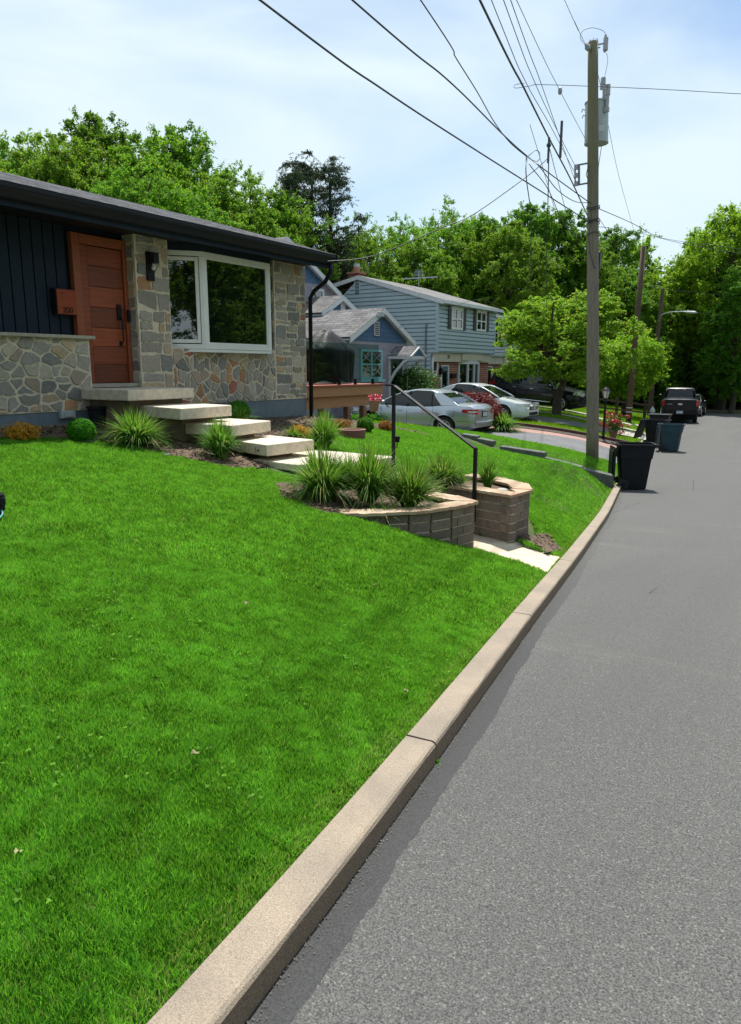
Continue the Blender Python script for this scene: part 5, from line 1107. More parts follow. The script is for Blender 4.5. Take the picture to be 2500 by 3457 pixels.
h3=twin('twin_house','blue grey clapboard house over red brick ground floor with navy shutters','x' if False else X3,Y03,Y13,rb.x+.2,rr_.x,-.35,2.36,4.78,rr_.z,rb.z-.02,'siding_blue','shingle_pale',[W(1520,1559,1042,1113),W(1605,1638,1052,1118)],(y(1489,1220),y(1510,1220),1.72),(y(1545,1300),y(1611,1300),z(1578,1300),z(1578,1226))) if False else twin('twin_house','blue grey clapboard house over red brick ground floor with navy shutters',X3,Y03,Y13,rb.x+.2,rr_.x,-.35,2.36,4.78,rr_.z,rb.z-.02,'siding_blue','shingle_pale',[W(1520,1559,1042,1113),W(1605,1638,1052,1118)],(y(1489,1220),y(1510,1220),1.72),(y(1545,1300),y(1611,1300),z(1578,1300),z(1578,1226)))
a=MB(); yo=y(1465,1240); zo=z(1465,1232)
def oval(cyy,cz,ry,rz,x,n=20): return [(x,cyy+ry*math.cos(t),cz+rz*math.sin(t)) for t in np.linspace(0,2*math.pi,n+1)[:-1]]
a.tube(oval(yo,zo,.24,.52,X3+.04)+[oval(yo,zo,.24,.52,X3+.04)[0]],.06,6,False); ow=h3.part('oval_window',a,M['white_trim']); a=MB(); a.add(oval(yo,zo,.24,.52,X3+.03),[tuple(range(20))]); h3.part('pane',a,M['glass'],ow)
a=MB(); yy=y(1488,1220)-.12; a.box((X3,yy-.07,1.35),(X3+.14,yy+.07,1.62)); a.cyl((X3+.07,yy,1.62),(X3+.07,yy,1.74),.06,.01); h3.part('porch_lamp',a,M['black'])
a=MB(); facebox(a,X3,y(1518,1270),y(1533,1270),z(1525,1276),z(1525,1260),0,.13); h3.part('letterbox',a,M['black'],bev=.01)
a=MB()
yn=y(1498,1202)
for i,ch in enumerate('211'): digit(ch,yn+i*.11,2.09,.16,X3+.185,a,.013)
h3.part('house_number',a,M['dark'])
a=MB(); p=ony(1198,950,Y03+.02); q=ony(1217,992,Y03+.02)
a.box((p.x,Y03-.05,q.z),(q.x,Y03-.0,p.z)); gv=h3.part('gable_vent',a,M['siding_blue']); a=MB()
for k in range(9): zz=q.z+(p.z-q.z)*(k+.5)/9; a.box((p.x+.05,Y03-.056,zz-.02),(q.x-.05,Y03-.051,zz+.015))
h3.part('louvre',a,M['dark'],gv)
cp_=ony(1207,935,Y03+.9); a=MB(); a.box((cp_.x-.30,Y03+.5,cp_.z-.9),(cp_.x+.30,Y03+1.1,cp_.z+.12)); ch_=h3.part('chimney',a,M['chimney'],bev=.02); a=MB(); a.box((cp_.x-.36,Y03+.44,cp_.z+.121),(cp_.x+.36,Y03+1.16,cp_.z+.19)); a.cyl((cp_.x,Y03+.8,cp_.z+.19),(cp_.x,Y03+.8,cp_.z+.45),.18,.16); h3.part('chimney_pot',a,M['terracotta'],ch_); a=MB(); a.cyl((cp_.x,Y03+.8,cp_.z+.45),(cp_.x,Y03+.8,cp_.z+.62),.16); h3.part('chimney_cowl',a,M['grey_metal'],ch_)
a=MB(); c=Vector((rr_.x-.2,33.6,rr_.z)); c=ond(1413,938,38.5)
a.tube([Vector((c.x,c.y,rr_.z-.3)),Vector((c.x,c.y,c.z+.35))],.02,6); r_=Vector((cy,sy,0)); a.bar(c-r_*.85+Vector((0,0,-.05)),c+r_*.95+Vector((0,0,.05)),.05,.05)
for k in range(5): a.bar(c+Vector((0,0,.1+k*.07))-r_*(.3-k*.03),c+Vector((0,0,.1+k*.07))+r_*(.3-k*.03),.018,.018)
solo('tv_antenna',a,M['grey_metal'],'pale television antenna standing above the blue grey house roof','antenna',(c.x,c.y,rr_.z-.3))
# electric mast on the side wall
p=ony(1437,1160,Y03-.06); a=MB(); a.tube([(p.x,Y03-.08,-.3),(p.x,Y03-.08,ony(1440,1110,Y03-.08).z),(p.x+.02,Y03-.08,ony(1440,1100,Y03-.08).z+.1)],.035,8); h3.part('service_mast',a,M['wire_grey'])
X4=-17.5
h4=twin('twin_house','white clapboard house over brick, mostly hidden behind the bright green tree',X4,Y13+.9,Y13+8.2,X4-6,X4-3.6,-.4,2.30,4.7,5.95,5.0,'siding_white','shingle_pale',[(Y13+2.0,Y13+3.3,3.0,4.3,1),(Y13+5.0,Y13+6.3,3.0,4.3,1)],(Y13+2.3,Y13+3.2,1.7),(Y13+4.6,Y13+7.0,.35,1.75))
# ================================================================ CARS
def lerp(tab,x):
    a=np.array(tab); return float(np.interp(x,a[:,0],a[:,1]))
def car(name,label,loc,rz,spec,pm,pitch=0,group=None):
    S=spec; t=T(name,label,'car' if S['kind']!='truck' else 'pickup truck',loc,rz,group,local=True,ry=pitch)
    L0,L1=S['L']; wr_=S['wr']; arch=wr_+.07; zc=wr_
    xs=sorted(set([round(x,3) for x in np.linspace(L0,L1,60)]+[round(w+arch*c,3) for w in S['wx'] for c in (-1,-.97,-.9,-.75,-.5,-.25,0,.25,.5,.75,.9,.97,1)]))
    vs=[];fs=[];n=0
    for x in xs:
        w=lerp(S['w'],x); zt=lerp(S['zt'],x); zb=lerp(S['zb'],x); a=zb
        for xw in S['wx']:
            d=abs(x-xw)
            if d<arch: a=max(a,zc+math.sqrt(max(0,arch*arch-d*d)))
        cr=.035 if abs(x)<L1*.95 else .01
        H_=zt-zb
        half=[(w*.90,a),(w*.965,max(a,zb+.06)),(w,max(a+.0,zb+H_*.40)),(w*.985,max(a,zb+H_*.66)),(w*.955,zt-.07),(w*.90,zt-.015),(w*.55,zt+cr*.8),(0,zt+cr)]
        ring=[(x,-p,q) for p,q in half]+[(x,p,q) for p,q in half[-2::-1]]; n=len(ring); vs+=ring
    for i in range(len(xs)-1):
        for k in range(n-1): fs.append((i*n+k,i*n+k+1,(i+1)*n+k+1,(i+1)*n+k))
    fs.append(tuple(range(n))); fs.append(tuple((len(xs)-1)*n+k for k in range(n-1,-1,-1)))
    mb=MB(); mb.add(vs,fs); body=t.part('body',mb,M[pm],smooth=True); m_=body.modifiers.new('e','EDGE_SPLIT'); m_.split_angle=R(38)
    un=MB(); un.box((L0+.25,-lerp(S['w'],0)*.84,.2),(L1-.25,lerp(S['w'],0)*.84,S['zt'][1][1]*.7)); t.part('underbody',un,M['dark'])
    # greenhouse
    g0,g1,r0,r1,zr_,wb,wrf=S['g']; zb0=lerp(S['zt'],(g0+g1)/2)-.02
    def gy(z): f=(z-zb0)/(zr_-zb0); return wb+(wrf-wb)*f**1.15
    PW=.70; hx=lambda f:(1-f)**PW
    vs=[];fs=[];lv=[0,.2,.4,.6,.75,.87,.95,.99]
    for f in lv:
        z=zb0+(zr_-zb0)*f; xa=r0+(g0-r0)*hx(f); xb=r1+(g1-r1)*hx(f); yy=gy(z)
        q=[(xa,-yy*.8),(xa+.10*(1-f)+.03,-yy),(xb-.16,-yy),(xb,-yy*.72),(xb,yy*.72),(xb-.16,yy),(xa+.10*(1-f)+.03,yy),(xa,yy*.8)]
        for (a,b) in q: vs.append((a,b,z if f>.01 else min(zb0,lerp(S['zt'],a)-.0)))
    for i in range(len(lv)-1):
        for k in range(8): fs.append((i*8+k,(i)*8+(k+1)%8,(i+1)*8+(k+1)%8,(i+1)*8+k))
    fs=[f[::-1] for f in fs]; fs.append(tuple((len(lv)-1)*8+k for k in range(8)))
    mb=MB(); mb.add(vs,fs); gh=t.part('windows',mb,M['cglass'])
    def ztop(x):
        if x<r0: f=1-min(1,((x-r0)/(g0-r0)))**(1/PW)
        elif x>r1: f=1-min(1,((x-r1)/(g1-r1)))**(1/PW)
        else: f=1
        return zb0+(zr_-zb0)*f
    ro=MB(); vs=[];fs=[]; fe=.84; xa=r0+(g0-r0)*hx(fe); xb=r1+(g1-r1)*hx(fe); nx=17; cols=[-1.02,-.985,-.9,-.65,-.3,0,.3,.65,.9,.985,1.02]
    for i in range(nx):
        x=xa+(xb-xa)*i/(nx-1); zt_=ztop(x)
        for c in cols:
            yw=gy(zt_)*c; zz=zt_-.05 if abs(c)>1 else zt_+.012+.03*(1-abs(c)**2.4)*min(1,(zt_-ztop(xa))/(.08)+.1)
            vs.append((x,yw,zz))
    nc=len(cols)
    for i in range(nx-1):
        for k in range(nc-1): fs.append((i*nc+k,(i+1)*nc+k,(i+1)*nc+k+1,i*nc+k+1))
    ro.add(vs,fs); t.part('roof',ro,M[pm],smooth=True)
    # pillars and trims as plates following the side glass
    tr=MB(); sm=MB()
    def plate(mb,poly,off,sides=(-1,1)):
        for s in sides:
            n0=len(poly); P=[(x,s*(gy(max(z,zb0))+off),z) for x,z in poly]; Q=[(x,s*(gy(max(z,zb0))-.02),z) for x,z in poly]
            mb.add(P+Q,[tuple(range(n0)) if s<0 else tuple(range(n0-1,-1,-1))]+[(i,n0+i,n0+(i+1)%n0,(i+1)%n0) for i in range(n0)])
    PL={}
    for s in (-1,1):
        for poly in S['pillars']: a_=MB(); plate(a_,poly,.012,(s,)); t.part('pillar',a_,M[pm])
    for s in (-1,1):
        for poly in S.get('bpost',[]): tr=MB(); plate(tr,poly,.006,(s,)); t.part('door_post',tr,M['dark'])
    for s in (-1,1):   # front and rear corner pillars
        for (xA,zA,xB) in ((g1-.03,lerp(S['zt'],g1)-.02,r1+.03),(g0+.03,lerp(S['zt'],g0)-.02,r0)):
            
            a_=MB(); gA,rB=(g1,r1) if xA>0 else (g0,r0); a_.tube([(rB+(gA-rB)*hx(f)-.02*(1 if xA>0 else -1),s*gy(zb0+(zr_-zb0)*f)*.955,zb0+(zr_-zb0)*f) for f in (0,.15,.3,.45,.6,.75,.88)],.034,6); t.part('pillar',a_,M[pm],smooth=True)

    # seams, handles, mirror
    def side(x,z,o,s): 
        w=lerp(S['w'],x); zt=lerp(S['zt'],x); zb=lerp(S['zb'],x); f=(z-zb)/(zt-zb); k=np.interp(f,[0,.12,.4,.66,.9,1],[.90,.965,1,.985,.955,.90]); return Vector((x,s*(w*k+o),z))
    for s in (-1,1):
        for (a,b) in S['seams']:
            P=[side(a[0]+(b[0]-a[0])*q/6,a[1]+(b[1]-a[1])*q/6,.001,s) for q in range(7)]; sm.tube(P,.0055,4)
        ha=MB()
        for hx,hz in S['handles']:
            ha.tube([side(hx-.09,hz,.012,s),side(hx-.05,hz,.03,s),side(hx+.05,hz,.03,s),side(hx+.09,hz,.012,s)],.014,6)
        if S['handles']: t.part('door_handle',ha,M['chrome' if S.get('chrome') else pm])
        mi=MB(); mx,mz=S['mirror']; mi.ball((mx,s*(wb+.16),mz),.1,(.55,1.1,.75)); mi.bar((mx+.02,s*(wb-.02),mz-.03),(mx,s*(wb+.1),mz-.02),.05,.04); t.part('wing_mirror',mi,M[pm],smooth=True)
    t.part('door_seam',sm,M['dark'])
    # wheels
    for xw in S['wx']:
        for s in (-1,1):
            yw=s*(lerp(S['w'],xw)-.13); w=MB(); n=28
            prof=[(wr_*.66,-.10),(wr_*.93,-.11),(wr_,-.085),(wr_,.085),(wr_*.93,.11),(wr_*.66,.10)]
            w.lathe((0,0,0),prof,n); w.xf(Matrix.Translation((xw,yw,wr_))@Matrix.Rotation(R(90),4,'X'))
            wo=t.part('wheel',w,M['rubber'],smooth=False); rm=MB(); o=s*.112
            rm.tube([(xw+math.cos(a_)*wr_*.66,yw+o,wr_+math.sin(a_)*wr_*.66) for a_ in np.linspace(0,2*math.pi,25)],.018,6,False)
            for k in range(S.get('spokes',10)):
                a_=2*math.pi*k/S.get('spokes',10); rm.bar((xw+math.cos(a_)*.05,yw+o*1.1,wr_+math.sin(a_)*.05),(xw+math.cos(a_)*wr_*.66,yw+o*.9,wr_+math.sin(a_)*wr_*.66),.03,.045 if S.get('spokes',10)<8 else .034,up=(0,1,0))
            rm.cyl((xw,yw+o*.7,wr_),(xw,yw+o*1.25,wr_),.055,.045,12); t.part('rim',rm,M['alloy'],wo)
            dk=MB(); dk.cyl((xw,yw+o*.2,wr_),(xw,yw+o*.3,wr_),wr_*.65,None,20); t.part('brake_disc',dk,M['dark'],wo)
    # lamps
    def patch(mb,x0,x1,z0,z1,s,end,yin,slope=0):
        n=6; xsn=[x0+(x1-x0)*i/n for i in range(n+1)]; P=[]
        ex=end
        for x in xsn:
            f=(x-x0)/(x1-x0); P.append((side(x,z0+slope*(1-f),.012,s),side(x,z1-slope*(1-f)*.3,.012,s)))
        wend=abs(side(ex,(z0+z1)/2,0,s).y); o=.014*(1 if ex>0 else -1)
        for i in range(1,4):
            yy=wend+(yin-wend)*i/3; P.append((Vector((ex+o,s*yy,z0+ .0)),Vector((ex+o,s*yy,z1))))
        vs=[];[vs.extend([a,b]) for a,b in P]; k=len(P); mb.add(vs,[(2*i,2*i+1,2*i+3,2*i+2) for i in range(k-1)])
    if 'tail' in S:
        x0,z0,z1,yin,sl=S['tail']
        for s in (-1,1):
            a=MB(); patch(a,x0,L0+.0,z0,z1,s,L0,yin,sl); tl=t.part('tail_light',a,M['red_lens'],smooth=False)
            a=MB(); patch(a,x0*.5+L0*.5,L0,z0+(z1-z0)*.35,z0+(z1-z0)*.6,s,L0-.006,yin+.04,0)
            if S['kind']=='sedan': t.part('reversing_light',a,M['lens'],tl)
    if 'head' in S:
        x0,z0,z1,yin=S['head']
        for s in (-1,1):
            a=MB(); patch(a,x0,L1,z0,z1,s,L1,yin,.05); t.part('headlight',a,M['lens'])
    if 'grille' in S:
        yg,z0,z1=S['grille']; a=MB(); a.box((L1-.02,-yg,z0),(L1+.02,yg,z1)); a.box((L1-.04,-yg*1.05,.3),(L1+.015,yg*1.05,.42)); g_=t.part('grille',a,M['dark']); a=MB()
        for k in range(3): a.box((L1+.021,-yg*.95,z0+.03+k*(z1-z0)/3),(L1+.028,yg*.95,z0+.045+k*(z1-z0)/3))
        a.box((L1+.02,-.07,(z0+z1)/2-.05),(L1+.035,.07,(z0+z1)/2+.05)); t.part('badge',a,M['chrome'],g_)
    return t,side,gy
sed=dict(kind='sedan',L=(-2.38,2.40),wx=(-1.38,1.40),wr=.33,w=[(-2.38,.74),(-2.30,.82),(-2.1,.88),(-1.4,.91),(0,.91),(1.4,.905),(2.0,.87),(2.25,.78),(2.4,.62)],
  zt=[(-2.38,.93),(-2.33,1.00),(-2.2,1.05),(-1.75,1.07),(-.9,1.0),(0,.96),(1.0,.97),(1.5,.90),(2.1,.78),(2.33,.68),(2.4,.60)],zb=[(-2.38,.36),(-2.2,.24),(-1.8,.2),(1.8,.2),(2.2,.2),(2.4,.28)],
  g=(-1.95,1.22,-.72,-.10,1.46,.84,.62),pillars=[[(-1.80,1.04),(-1.22,1.02),(-.92,1.30),(-.86,1.42),(-1.12,1.40),(-1.5,1.24)]],bpost=[[(-.03,.96),(.06,.96),(.04,1.42),(-.05,1.42)],[(-.90,1.0),(-.86,1.0),(-.80,1.36),(-.84,1.36)]],
  seams=[((.0,.24),(.02,.94)),((.98,.3),(1.02,.93)),((-.98,.62),(-.92,.99)),((-.98,.62),(-.75,.27)),((-.75,.27),(.95,.25)),((-1.72,.86),(-1.45,.86)),((-1.72,.70),(-1.45,.70)),((-1.72,.70),(-1.72,.86)),((-1.45,.70),(-1.45,.86)),((-2.35,.56),(-1.8,.56))],handles=[(-.62,.83),(.30,.80)],mirror=(.86,1.03),
  tail=(-1.98,.79,.95,.50,.06),head=(1.95,.62,.78,.45),grille=(.45,.52,.66),spokes=9)
# silver saloon: nose to the cottage
c1y=21.95; sp=sed; zg1=-.57
sv,side_,gy_=car('parked_car','silver saloon with red tail lights parked nose-in on the near driveway','x',0,sp,'p_silver') if False else car('parked_car','silver saloon with red tail lights parked nose-in on the near driveway',Vector((-12.05,c1y,zg1+.03)),math.pi,sp,'p_silver',pitch=R(-1.5))
a=MB(); a.box((-2.405,-.16,.70),(-2.39,.16,.84)); pl_=sv.part('licence_plate',a,M['plate'],bev=.004); a=MB(); a.box((-2.40,-.19,.68),(-2.385,.19,.86)); sv.part('plate_recess',a,M['dark'])
a=MB(); a.box((-2.41,-.22,.875),(-2.385,.22,.90)); a.tube([(-2.415,.055*math.cos(t),.93+.04*math.sin(t)) for t in np.linspace(0,6.283,13)],.008,5,False); sv.part('badge',a,M['chrome'])
a=MB(); a.tube([(-2.40,-.70,.53),(-2.44,-.4,.53),(-2.45,0,.53),(-2.44,.4,.53),(-2.40,.70,.53)],.035,8); sv.part('rear_bumper',a,M['p_silver'],smooth=True)
wh,_,_=car('parked_car','white saloon facing the street, half hidden behind the red barberry hedge',Vector((-12.95,28.9,-.49)),0,sed,'p_white',pitch=R(1.5))
suv=dict(kind='suv',L=(-2.48,2.50),wx=(-1.42,1.46),wr=.38,w=[(-2.48,.84),(-2.4,.92),(-2.1,.97),(0,.98),(1.5,.97),(2.2,.92),(2.5,.74)],
  zt=[(-2.48,1.12),(-2.42,1.20),(-1,1.16),(1.0,1.13),(1.5,1.10),(2.2,1.0),(2.42,.9),(2.5,.78)],zb=[(-2.48,.42),(-2.2,.3),(2.2,.28),(2.5,.36)],
  g=(-2.44,1.15,-2.20,.35,1.76,.90,.70),pillars=[[(-2.42,1.16),(-2.2,1.16),(-2.02,1.70),(-2.2,1.74)],[(-1.62,1.14),(-1.45,1.14),(-1.30,1.72),(-1.60,1.72)]],bpost=[[(-.42,1.1),(-.32,1.1),(-.36,1.72),(-.46,1.72)],[(.55,1.1),(.62,1.1),(.45,1.7),(.38,1.7)]],
  seams=[((-.36,.38),(-.36,1.1)),((.8,.4),(.85,1.08)),((-1.2,.85),(-1.25,1.12)),((-.95,.4),(-1.2,.85))],handles=[(-1.05,1.0),(-.1,.98)],mirror=(.9,1.2),tail=(-2.15,1.0,1.3,.6,.0),head=(2.05,.82,.98,.5),grille=(.55,.68,.88),spokes=10,chrome=1)
su,sd,_=car('parked_car','black sport utility car with bright wheels parked behind the bright green tree',Vector((-13.25,36.9,-.36)),0,suv,'p_black',pitch=R(4.5))
for s in (-1,1): a=MB(); a.tube([sd(x,.40,.02,s) for x in (-.95,0,.95)],.02,6); su.part('sill_trim',a,M['chrome'])
for s in (-1,1): a=MB(); a.tube([(-2.0,s*.66,1.77),(-1.8,s*.66,1.83),(.1,s*.66,1.82),(.3,s*.66,1.76)],.02,6); su.part('roof_rail',a,M['chrome'])
trk=dict(kind='truck',L=(-2.95,2.95),wx=(-1.95,1.75),wr=.41,w=[(-2.95,.97),(-2.85,1.0),(2.2,1.0),(2.7,.95),(2.95,.85)],zt=[(-2.95,1.34),(-2.9,1.38),(-.7,1.40),(1.4,1.32),(2.6,1.22),(2.9,1.1),(2.95,1.0)],zb=[(-2.95,.62),(-2.5,.55),(2.5,.45),(2.95,.5)],
  g=(-.78,1.6,-.66,.95,1.93,.92,.76),pillars=[[(-.76,1.38),(-.55,1.38),(-.50,1.9),(-.62,1.9)]],bpost=[],seams=[],handles=[],mirror=(1.0,1.45),head=(2.5,.95,1.12,.5),grille=(.6,.75,1.05),spokes=6)
c=ond(2290,1433,42.0); hd_=math.atan2(float(xc(48)-xc(40)),8.0)
tpos=Vector((c.x,c.y,float(zr(c.y))+.02)); fwd=Vector((math.sin(hd_),math.cos(hd_),0)); tk,_,_=car('parked_truck','black pickup truck parked at the kerb beyond the bins, tailgate towards the camera',tpos+fwd*2.95,math.pi/2-hd_,trk,'p_truck')
a=MB(); a.box((-2.985,-.82,.74),(-2.952,.82,1.36)); tg=tk.part('tailgate',a,M['p_truck'],bev=.015); a=MB(); n=16; a.add([(-2.99,.13*math.cos(t),1.10+.055*math.sin(t)) for t in np.linspace(0,6.283,n+1)[:-1]],[tuple(range(n-1,-1,-1))]); tk.part('badge',a,M['chrome'],tg)
a=MB(); a.box((-2.99,.42,1.08),(-2.986,.70,1.115)); tk.part('badge',a,M['grey_metal'],tg)
a=MB(); a.box((-3.14,-.98,.50),(-2.96,.98,.70)); bp=tk.part('rear_bumper',a,M['black'],bev=.02); a=MB(); a.box((-3.15,-.17,.57),(-3.142,.17,.73)); tk.part('licence_plate',a,M['plate'],bp)
for s in (-1,1): a=MB(); a.box((-2.99,min(s*.83,s*1.0),.98),(-2.90,max(s*.83,s*1.0),1.32)); tk.part('tail_light',a,M['red_lens'],bev=.01)
a=MB(); a.box((-.70,-.30,1.86),(-.66,-.12,1.91)); a.box((-.70,.12,1.86),(-.66,.30,1.91)); hb=tk.part('high_brake_light',a,M['lens']); a=MB(); a.box((-.70,-.119,1.86),(-.66,.119,1.91)); tk.part('red_lens',a,M['red_lens'],hb)
c=ond(2326,1405,51.5); dk_,_,_=car('parked_car','dark car facing the camera, mostly hidden beyond the black pickup truck',Vector((c.x,c.y,float(zr(c.y))+.02)),-math.pi/2-hd_-R(8),sed,'p_truck')
# ================================================================ BINS
def wbin(label,p,rz,m,lid='open',s=1.,group='wheeled refuse bins at the kerb'):
    t=T('wheelie_bin',label,'bin',p,rz,group,local=True); a=MB()
    w0,d0,w1,d1,h=.25*s,.27*s,.32*s,.40*s,1.02*s
    # tapered tub with a stepped shoulder; x = front, -x = back with wheels
    rings=[(.03,w0,d0,0),(.10,w0+.005,d0+.01,0),(.70*s,w0+.04*s,d0+.075*s,0),(.705*s,w0+.055*s,d0+.095*s,0),(h-.06,w1-.012,d1-.015,.02),(h-.055,w1+.01,d1+.01,.02),(h,w1+.01,d1+.01,.02)]
    n=20; vs=[];fs=[]
    for z,w,d,o in rings:
        for k in range(n):
            tt=2*math.pi*(k+.5)/n; q=1/max(abs(math.cos(tt))**9+abs(math.sin(tt))**9,.05)**(1/9); vs.append((o+d*q*math.cos(tt),w*q*math.sin(tt),z))
    for i in range(len(rings)-1):
        for k in range(n): fs.append((i*n+k,i*n+(k+1)%n,(i+1)*n+(k+1)%n,(i+1)*n+k))
    fs.append(tuple(range(n-1,-1,-1))); N0=len(vs)
    for k in range(n): tt=2*math.pi*(k+.5)/n; q=1/max(abs(math.cos(tt))**9+abs(math.sin(tt))**9,.05)**(1/9); vs.append((.02+(d1-.02)*q*math.cos(tt),(w1-.02)*q*math.sin(tt),h)); 
    for k in range(n): tt=2*math.pi*(k+.5)/n; q=1/max(abs(math.cos(tt))**9+abs(math.sin(tt))**9,.05)**(1/9); vs.append((d0*.95*q*math.cos(tt),w0*.95*q*math.sin(tt),.12))
    for k in range(n): k2=(k+1)%n; fs.append(((len(rings)-1)*n+k,(len(rings)-1)*n+k2,N0+k2,N0+k)); fs.append((N0+k,N0+k2,N0+n+k2,N0+n+k))
    fs.append(tuple(N0+n+k for k in range(n))); a.add(vs,fs); t.part('tub',a,M[m])
    a=MB(); a.tube([(-d1-.0,-w1+.04,h-.03),(-d1-.07,-w1+.05,h-.01),(-d1-.07,w1-.05,h-.01),(-d1,w1-.04,h-.03)],.016,8); t.part('handle',a,M[m])
    a=MB(); a.cyl((-d0+.02,-w0-.05,.125),(-d0+.02,w0+.05,.125),.012); t.part('axle',a,M['grey_metal'])
    for sd_ in (-1,1):
        a=MB(); a.tube([(-d0+.02,sd_*(w0+.005),.125),(-d0+.02,sd_*(w0+.012),.125),(-d0+.02,sd_*(w0+.055),.125),(-d0+.02,sd_*(w0+.06),.125)],[.10,.125,.125,.10],20); wo=t.part('wheel',a,M['rubber']); b=MB()
        for k in range(6): an=k*math.pi/3; b.bar((-d0+.02,sd_*(w0+.063),.125),(-d0+.02+.09*math.cos(an),sd_*(w0+.063),.125+.09*math.sin(an)),.006,.018,up=(0,1,0))
        t.part('wheel_hub',b,M['bin'],wo)
    a=MB()
    if lid=='open':   # hanging down the back
        n0=len(a.v); a.box((-d1-.085,-w1-.01,h-.82),(-d1-.045,w1+.01,h-.08)); a.box((-d1-.11,-w1+.08,h-.76),(-d1-.086,w1-.08,h-.16))
    elif lid=='slant':
        n0=len(a.v); a.box((-.02,-w1-.01,-.74),(.02,w1+.01,.0)); a.xf(Matrix.Translation((-d1-.08,0,h-.02))@Matrix.Rotation(R(20),4,'Y'),n0)
    else: a.box((-d1-.03,-w1-.015,h+.002),(d1+.04,w1+.015,h+.03))
    t.part('lid',a,M[m],bev=.015)
    if lid!='closed':
        a=MB(); a.tube([(d1+.02,-w1,h-.01),(d1+.035,-w1+.05,h-.012),(d1+.035,w1-.05,h-.012),(d1+.02,w1,h-.01)],.014,6); t.part('front_lip',a,M[m])
    return t
p=ond(2132,1650,16.9); p.z=float(zr(p.y))+.012; wbin('nearest black bin with its lid hanging open, standing in the gutter at the kerb end',p,R(24),'bin','open',1.04)
p=ond(2262,1519,25.2); p.z=float(zr(p.y))+.012; wbin('dark teal bin in the gutter beyond, in front of the pickup truck',p,R(2),'bin_teal','open',.93)
p=ond(2212,1494,27.0); p.z=float(zr(p.y))+.012+.13; p.z=float(zr(p.y))+.012; wbin('black bin with slanting open lid, standing behind the dark teal bin',p,R(-12),'bin','slant',.97)
p=ond(2222,1470,30.0); p.z=float(zr(p.y))+.012; wbin('farthest bin, black with a closed lid, partly hidden behind the others',p,R(0),'bin','closed',1.0)
# ================================================================ LAMP POST, FLOWER POT, HYDRANT, FENCE, HEDGES
g=gp(2035,1487,20,40); dpt=-sy*g.x+cy*g.y; tz=ond(2045,1308,dpt).z; LH=T('lamp_post','black lantern lamp post in the mulch strip right of the utility pole','lamp post',g)
a=MB(); a.cyl(g,(g.x,g.y,tz-.42),.045,.038,12); a.lathe((g.x,g.y,tz-.50),[(.045,0),(.07,.03),(.05,.06),(.04,.10)],12); LH.part('post',a,M['black'])
a=MB(); a.lathe((g.x,g.y,tz-.40),[(.05,0),(.09,.02),(.10,.03)],6); a.lathe((g.x,g.y,tz-.12),[(.17,0),(.11,.07),(.05,.12),(.02,.16),(.01,.19)],6)
for k in range(6):
    t_=k*math.pi/3; a.bar((g.x+.09*math.cos(t_),g.y+.09*math.sin(t_),tz-.37),(g.x+.15*math.cos(t_),g.y+.15*math.sin(t_),tz-.12),.014,.014)
lo_=LH.part('lantern',a,M['black']); a=MB(); a.lathe((g.x,g.y,tz-.37),[(.08,0),(.135,.25)],6); LH.part('lantern_glass',a,M['bulb'],lo_)
p=gp(2068,1484,18,40); s=rpx(p,1); PT=T('flower_pot','terracotta pot of red flowers standing beside the lamp post','flower pot',p)
a=MB(); a.lathe(p,[(9*s,0),(13*s,24*s),(15*s,25*s),(15*s,29*s),(12*s,29*s)],18); PT.part('pot',a,M['terracotta'])
r=np.random.default_rng(5); Cc=r.normal(size=(1500,3))*np.array([.13,.13,.13])*1.3; Cc[:,2]+=58*s*.9; V,F,c=leaves(Cc,r.normal(size=(1500,3))+[0,0,.5],.03,r); V+=0
o=bpy.data.objects.new('leaves',npmesh('leaves',V,F,M['shoot'],col=c)); C.objects.link(o); o.parent=PT.o
Cc=r.normal(size=(34,3))*np.array([.2,.2,.15])*1.2; Cc[:,2]+=62*s; Cc=np.repeat(Cc,16,0)+r.normal(size=(34*16,3))*.035; V,F,c=leaves(Cc,r.normal(size=(len(Cc),3))+[0,0,.6],.032,r,.8)
o=bpy.data.objects.new('flowers',npmesh('flowers',V,F,M['petal'],col=c)); C.objects.link(o); o.parent=PT.o; o['kind']='stuff'
g=Vector((float(xc(31.5))-.55,31.5,0)); g=gp(2198,1432,24,45); s=rpx(g,1); HY=T('fire_hydrant','pale grey fire hydrant standing behind the bins','hydrant',g)
a=MB(); a.lathe(g,[(9*s,0),(9*s,4*s),(6*s,5*s),(6*s,38*s),(9*s,40*s),(9*s,43*s),(7*s,50*s),(3*s,55*s),(2*s,60*s)],14); HY.part('barrel',a,M['grey_metal'],smooth=False); a=MB(); a.cyl(g+Vector((-10*s,0,30*s)),g+Vector((10*s,0,30*s)),3.5*s); a.cyl(g+Vector((0,-10*s,28*s)),g+Vector((0,0,28*s)),4.5*s); HY.part('nozzle',a,M['white_trim'])
FN=T('rail_fence','weathered two rail wooden fence across the far lawn left of the second pole','fence',ond(2140,1380,41)); a=None
fp=[ond(u,1300,d) for u,d in ((2000,40),(2086,41),(2182,43),(2210,46))]; fp=[Vector((q.x,q.y,gz(q.x,q.y))) for q in fp]
for q in fp: a=MB(); a.box((q.x-.07,q.y-.07,q.z-.1),(q.x+.07,q.y+.07,q.z+1.05)); FN.part('post',a,M['pole_dark'])
for i in range(3):
    for h in (.35,.8): a=MB(); a.bar(fp[i]+Vector((0,0,h)),fp[i+1]+Vector((0,0,h)),.05,.10); FN.part('rail',a,M['pole_dark'])
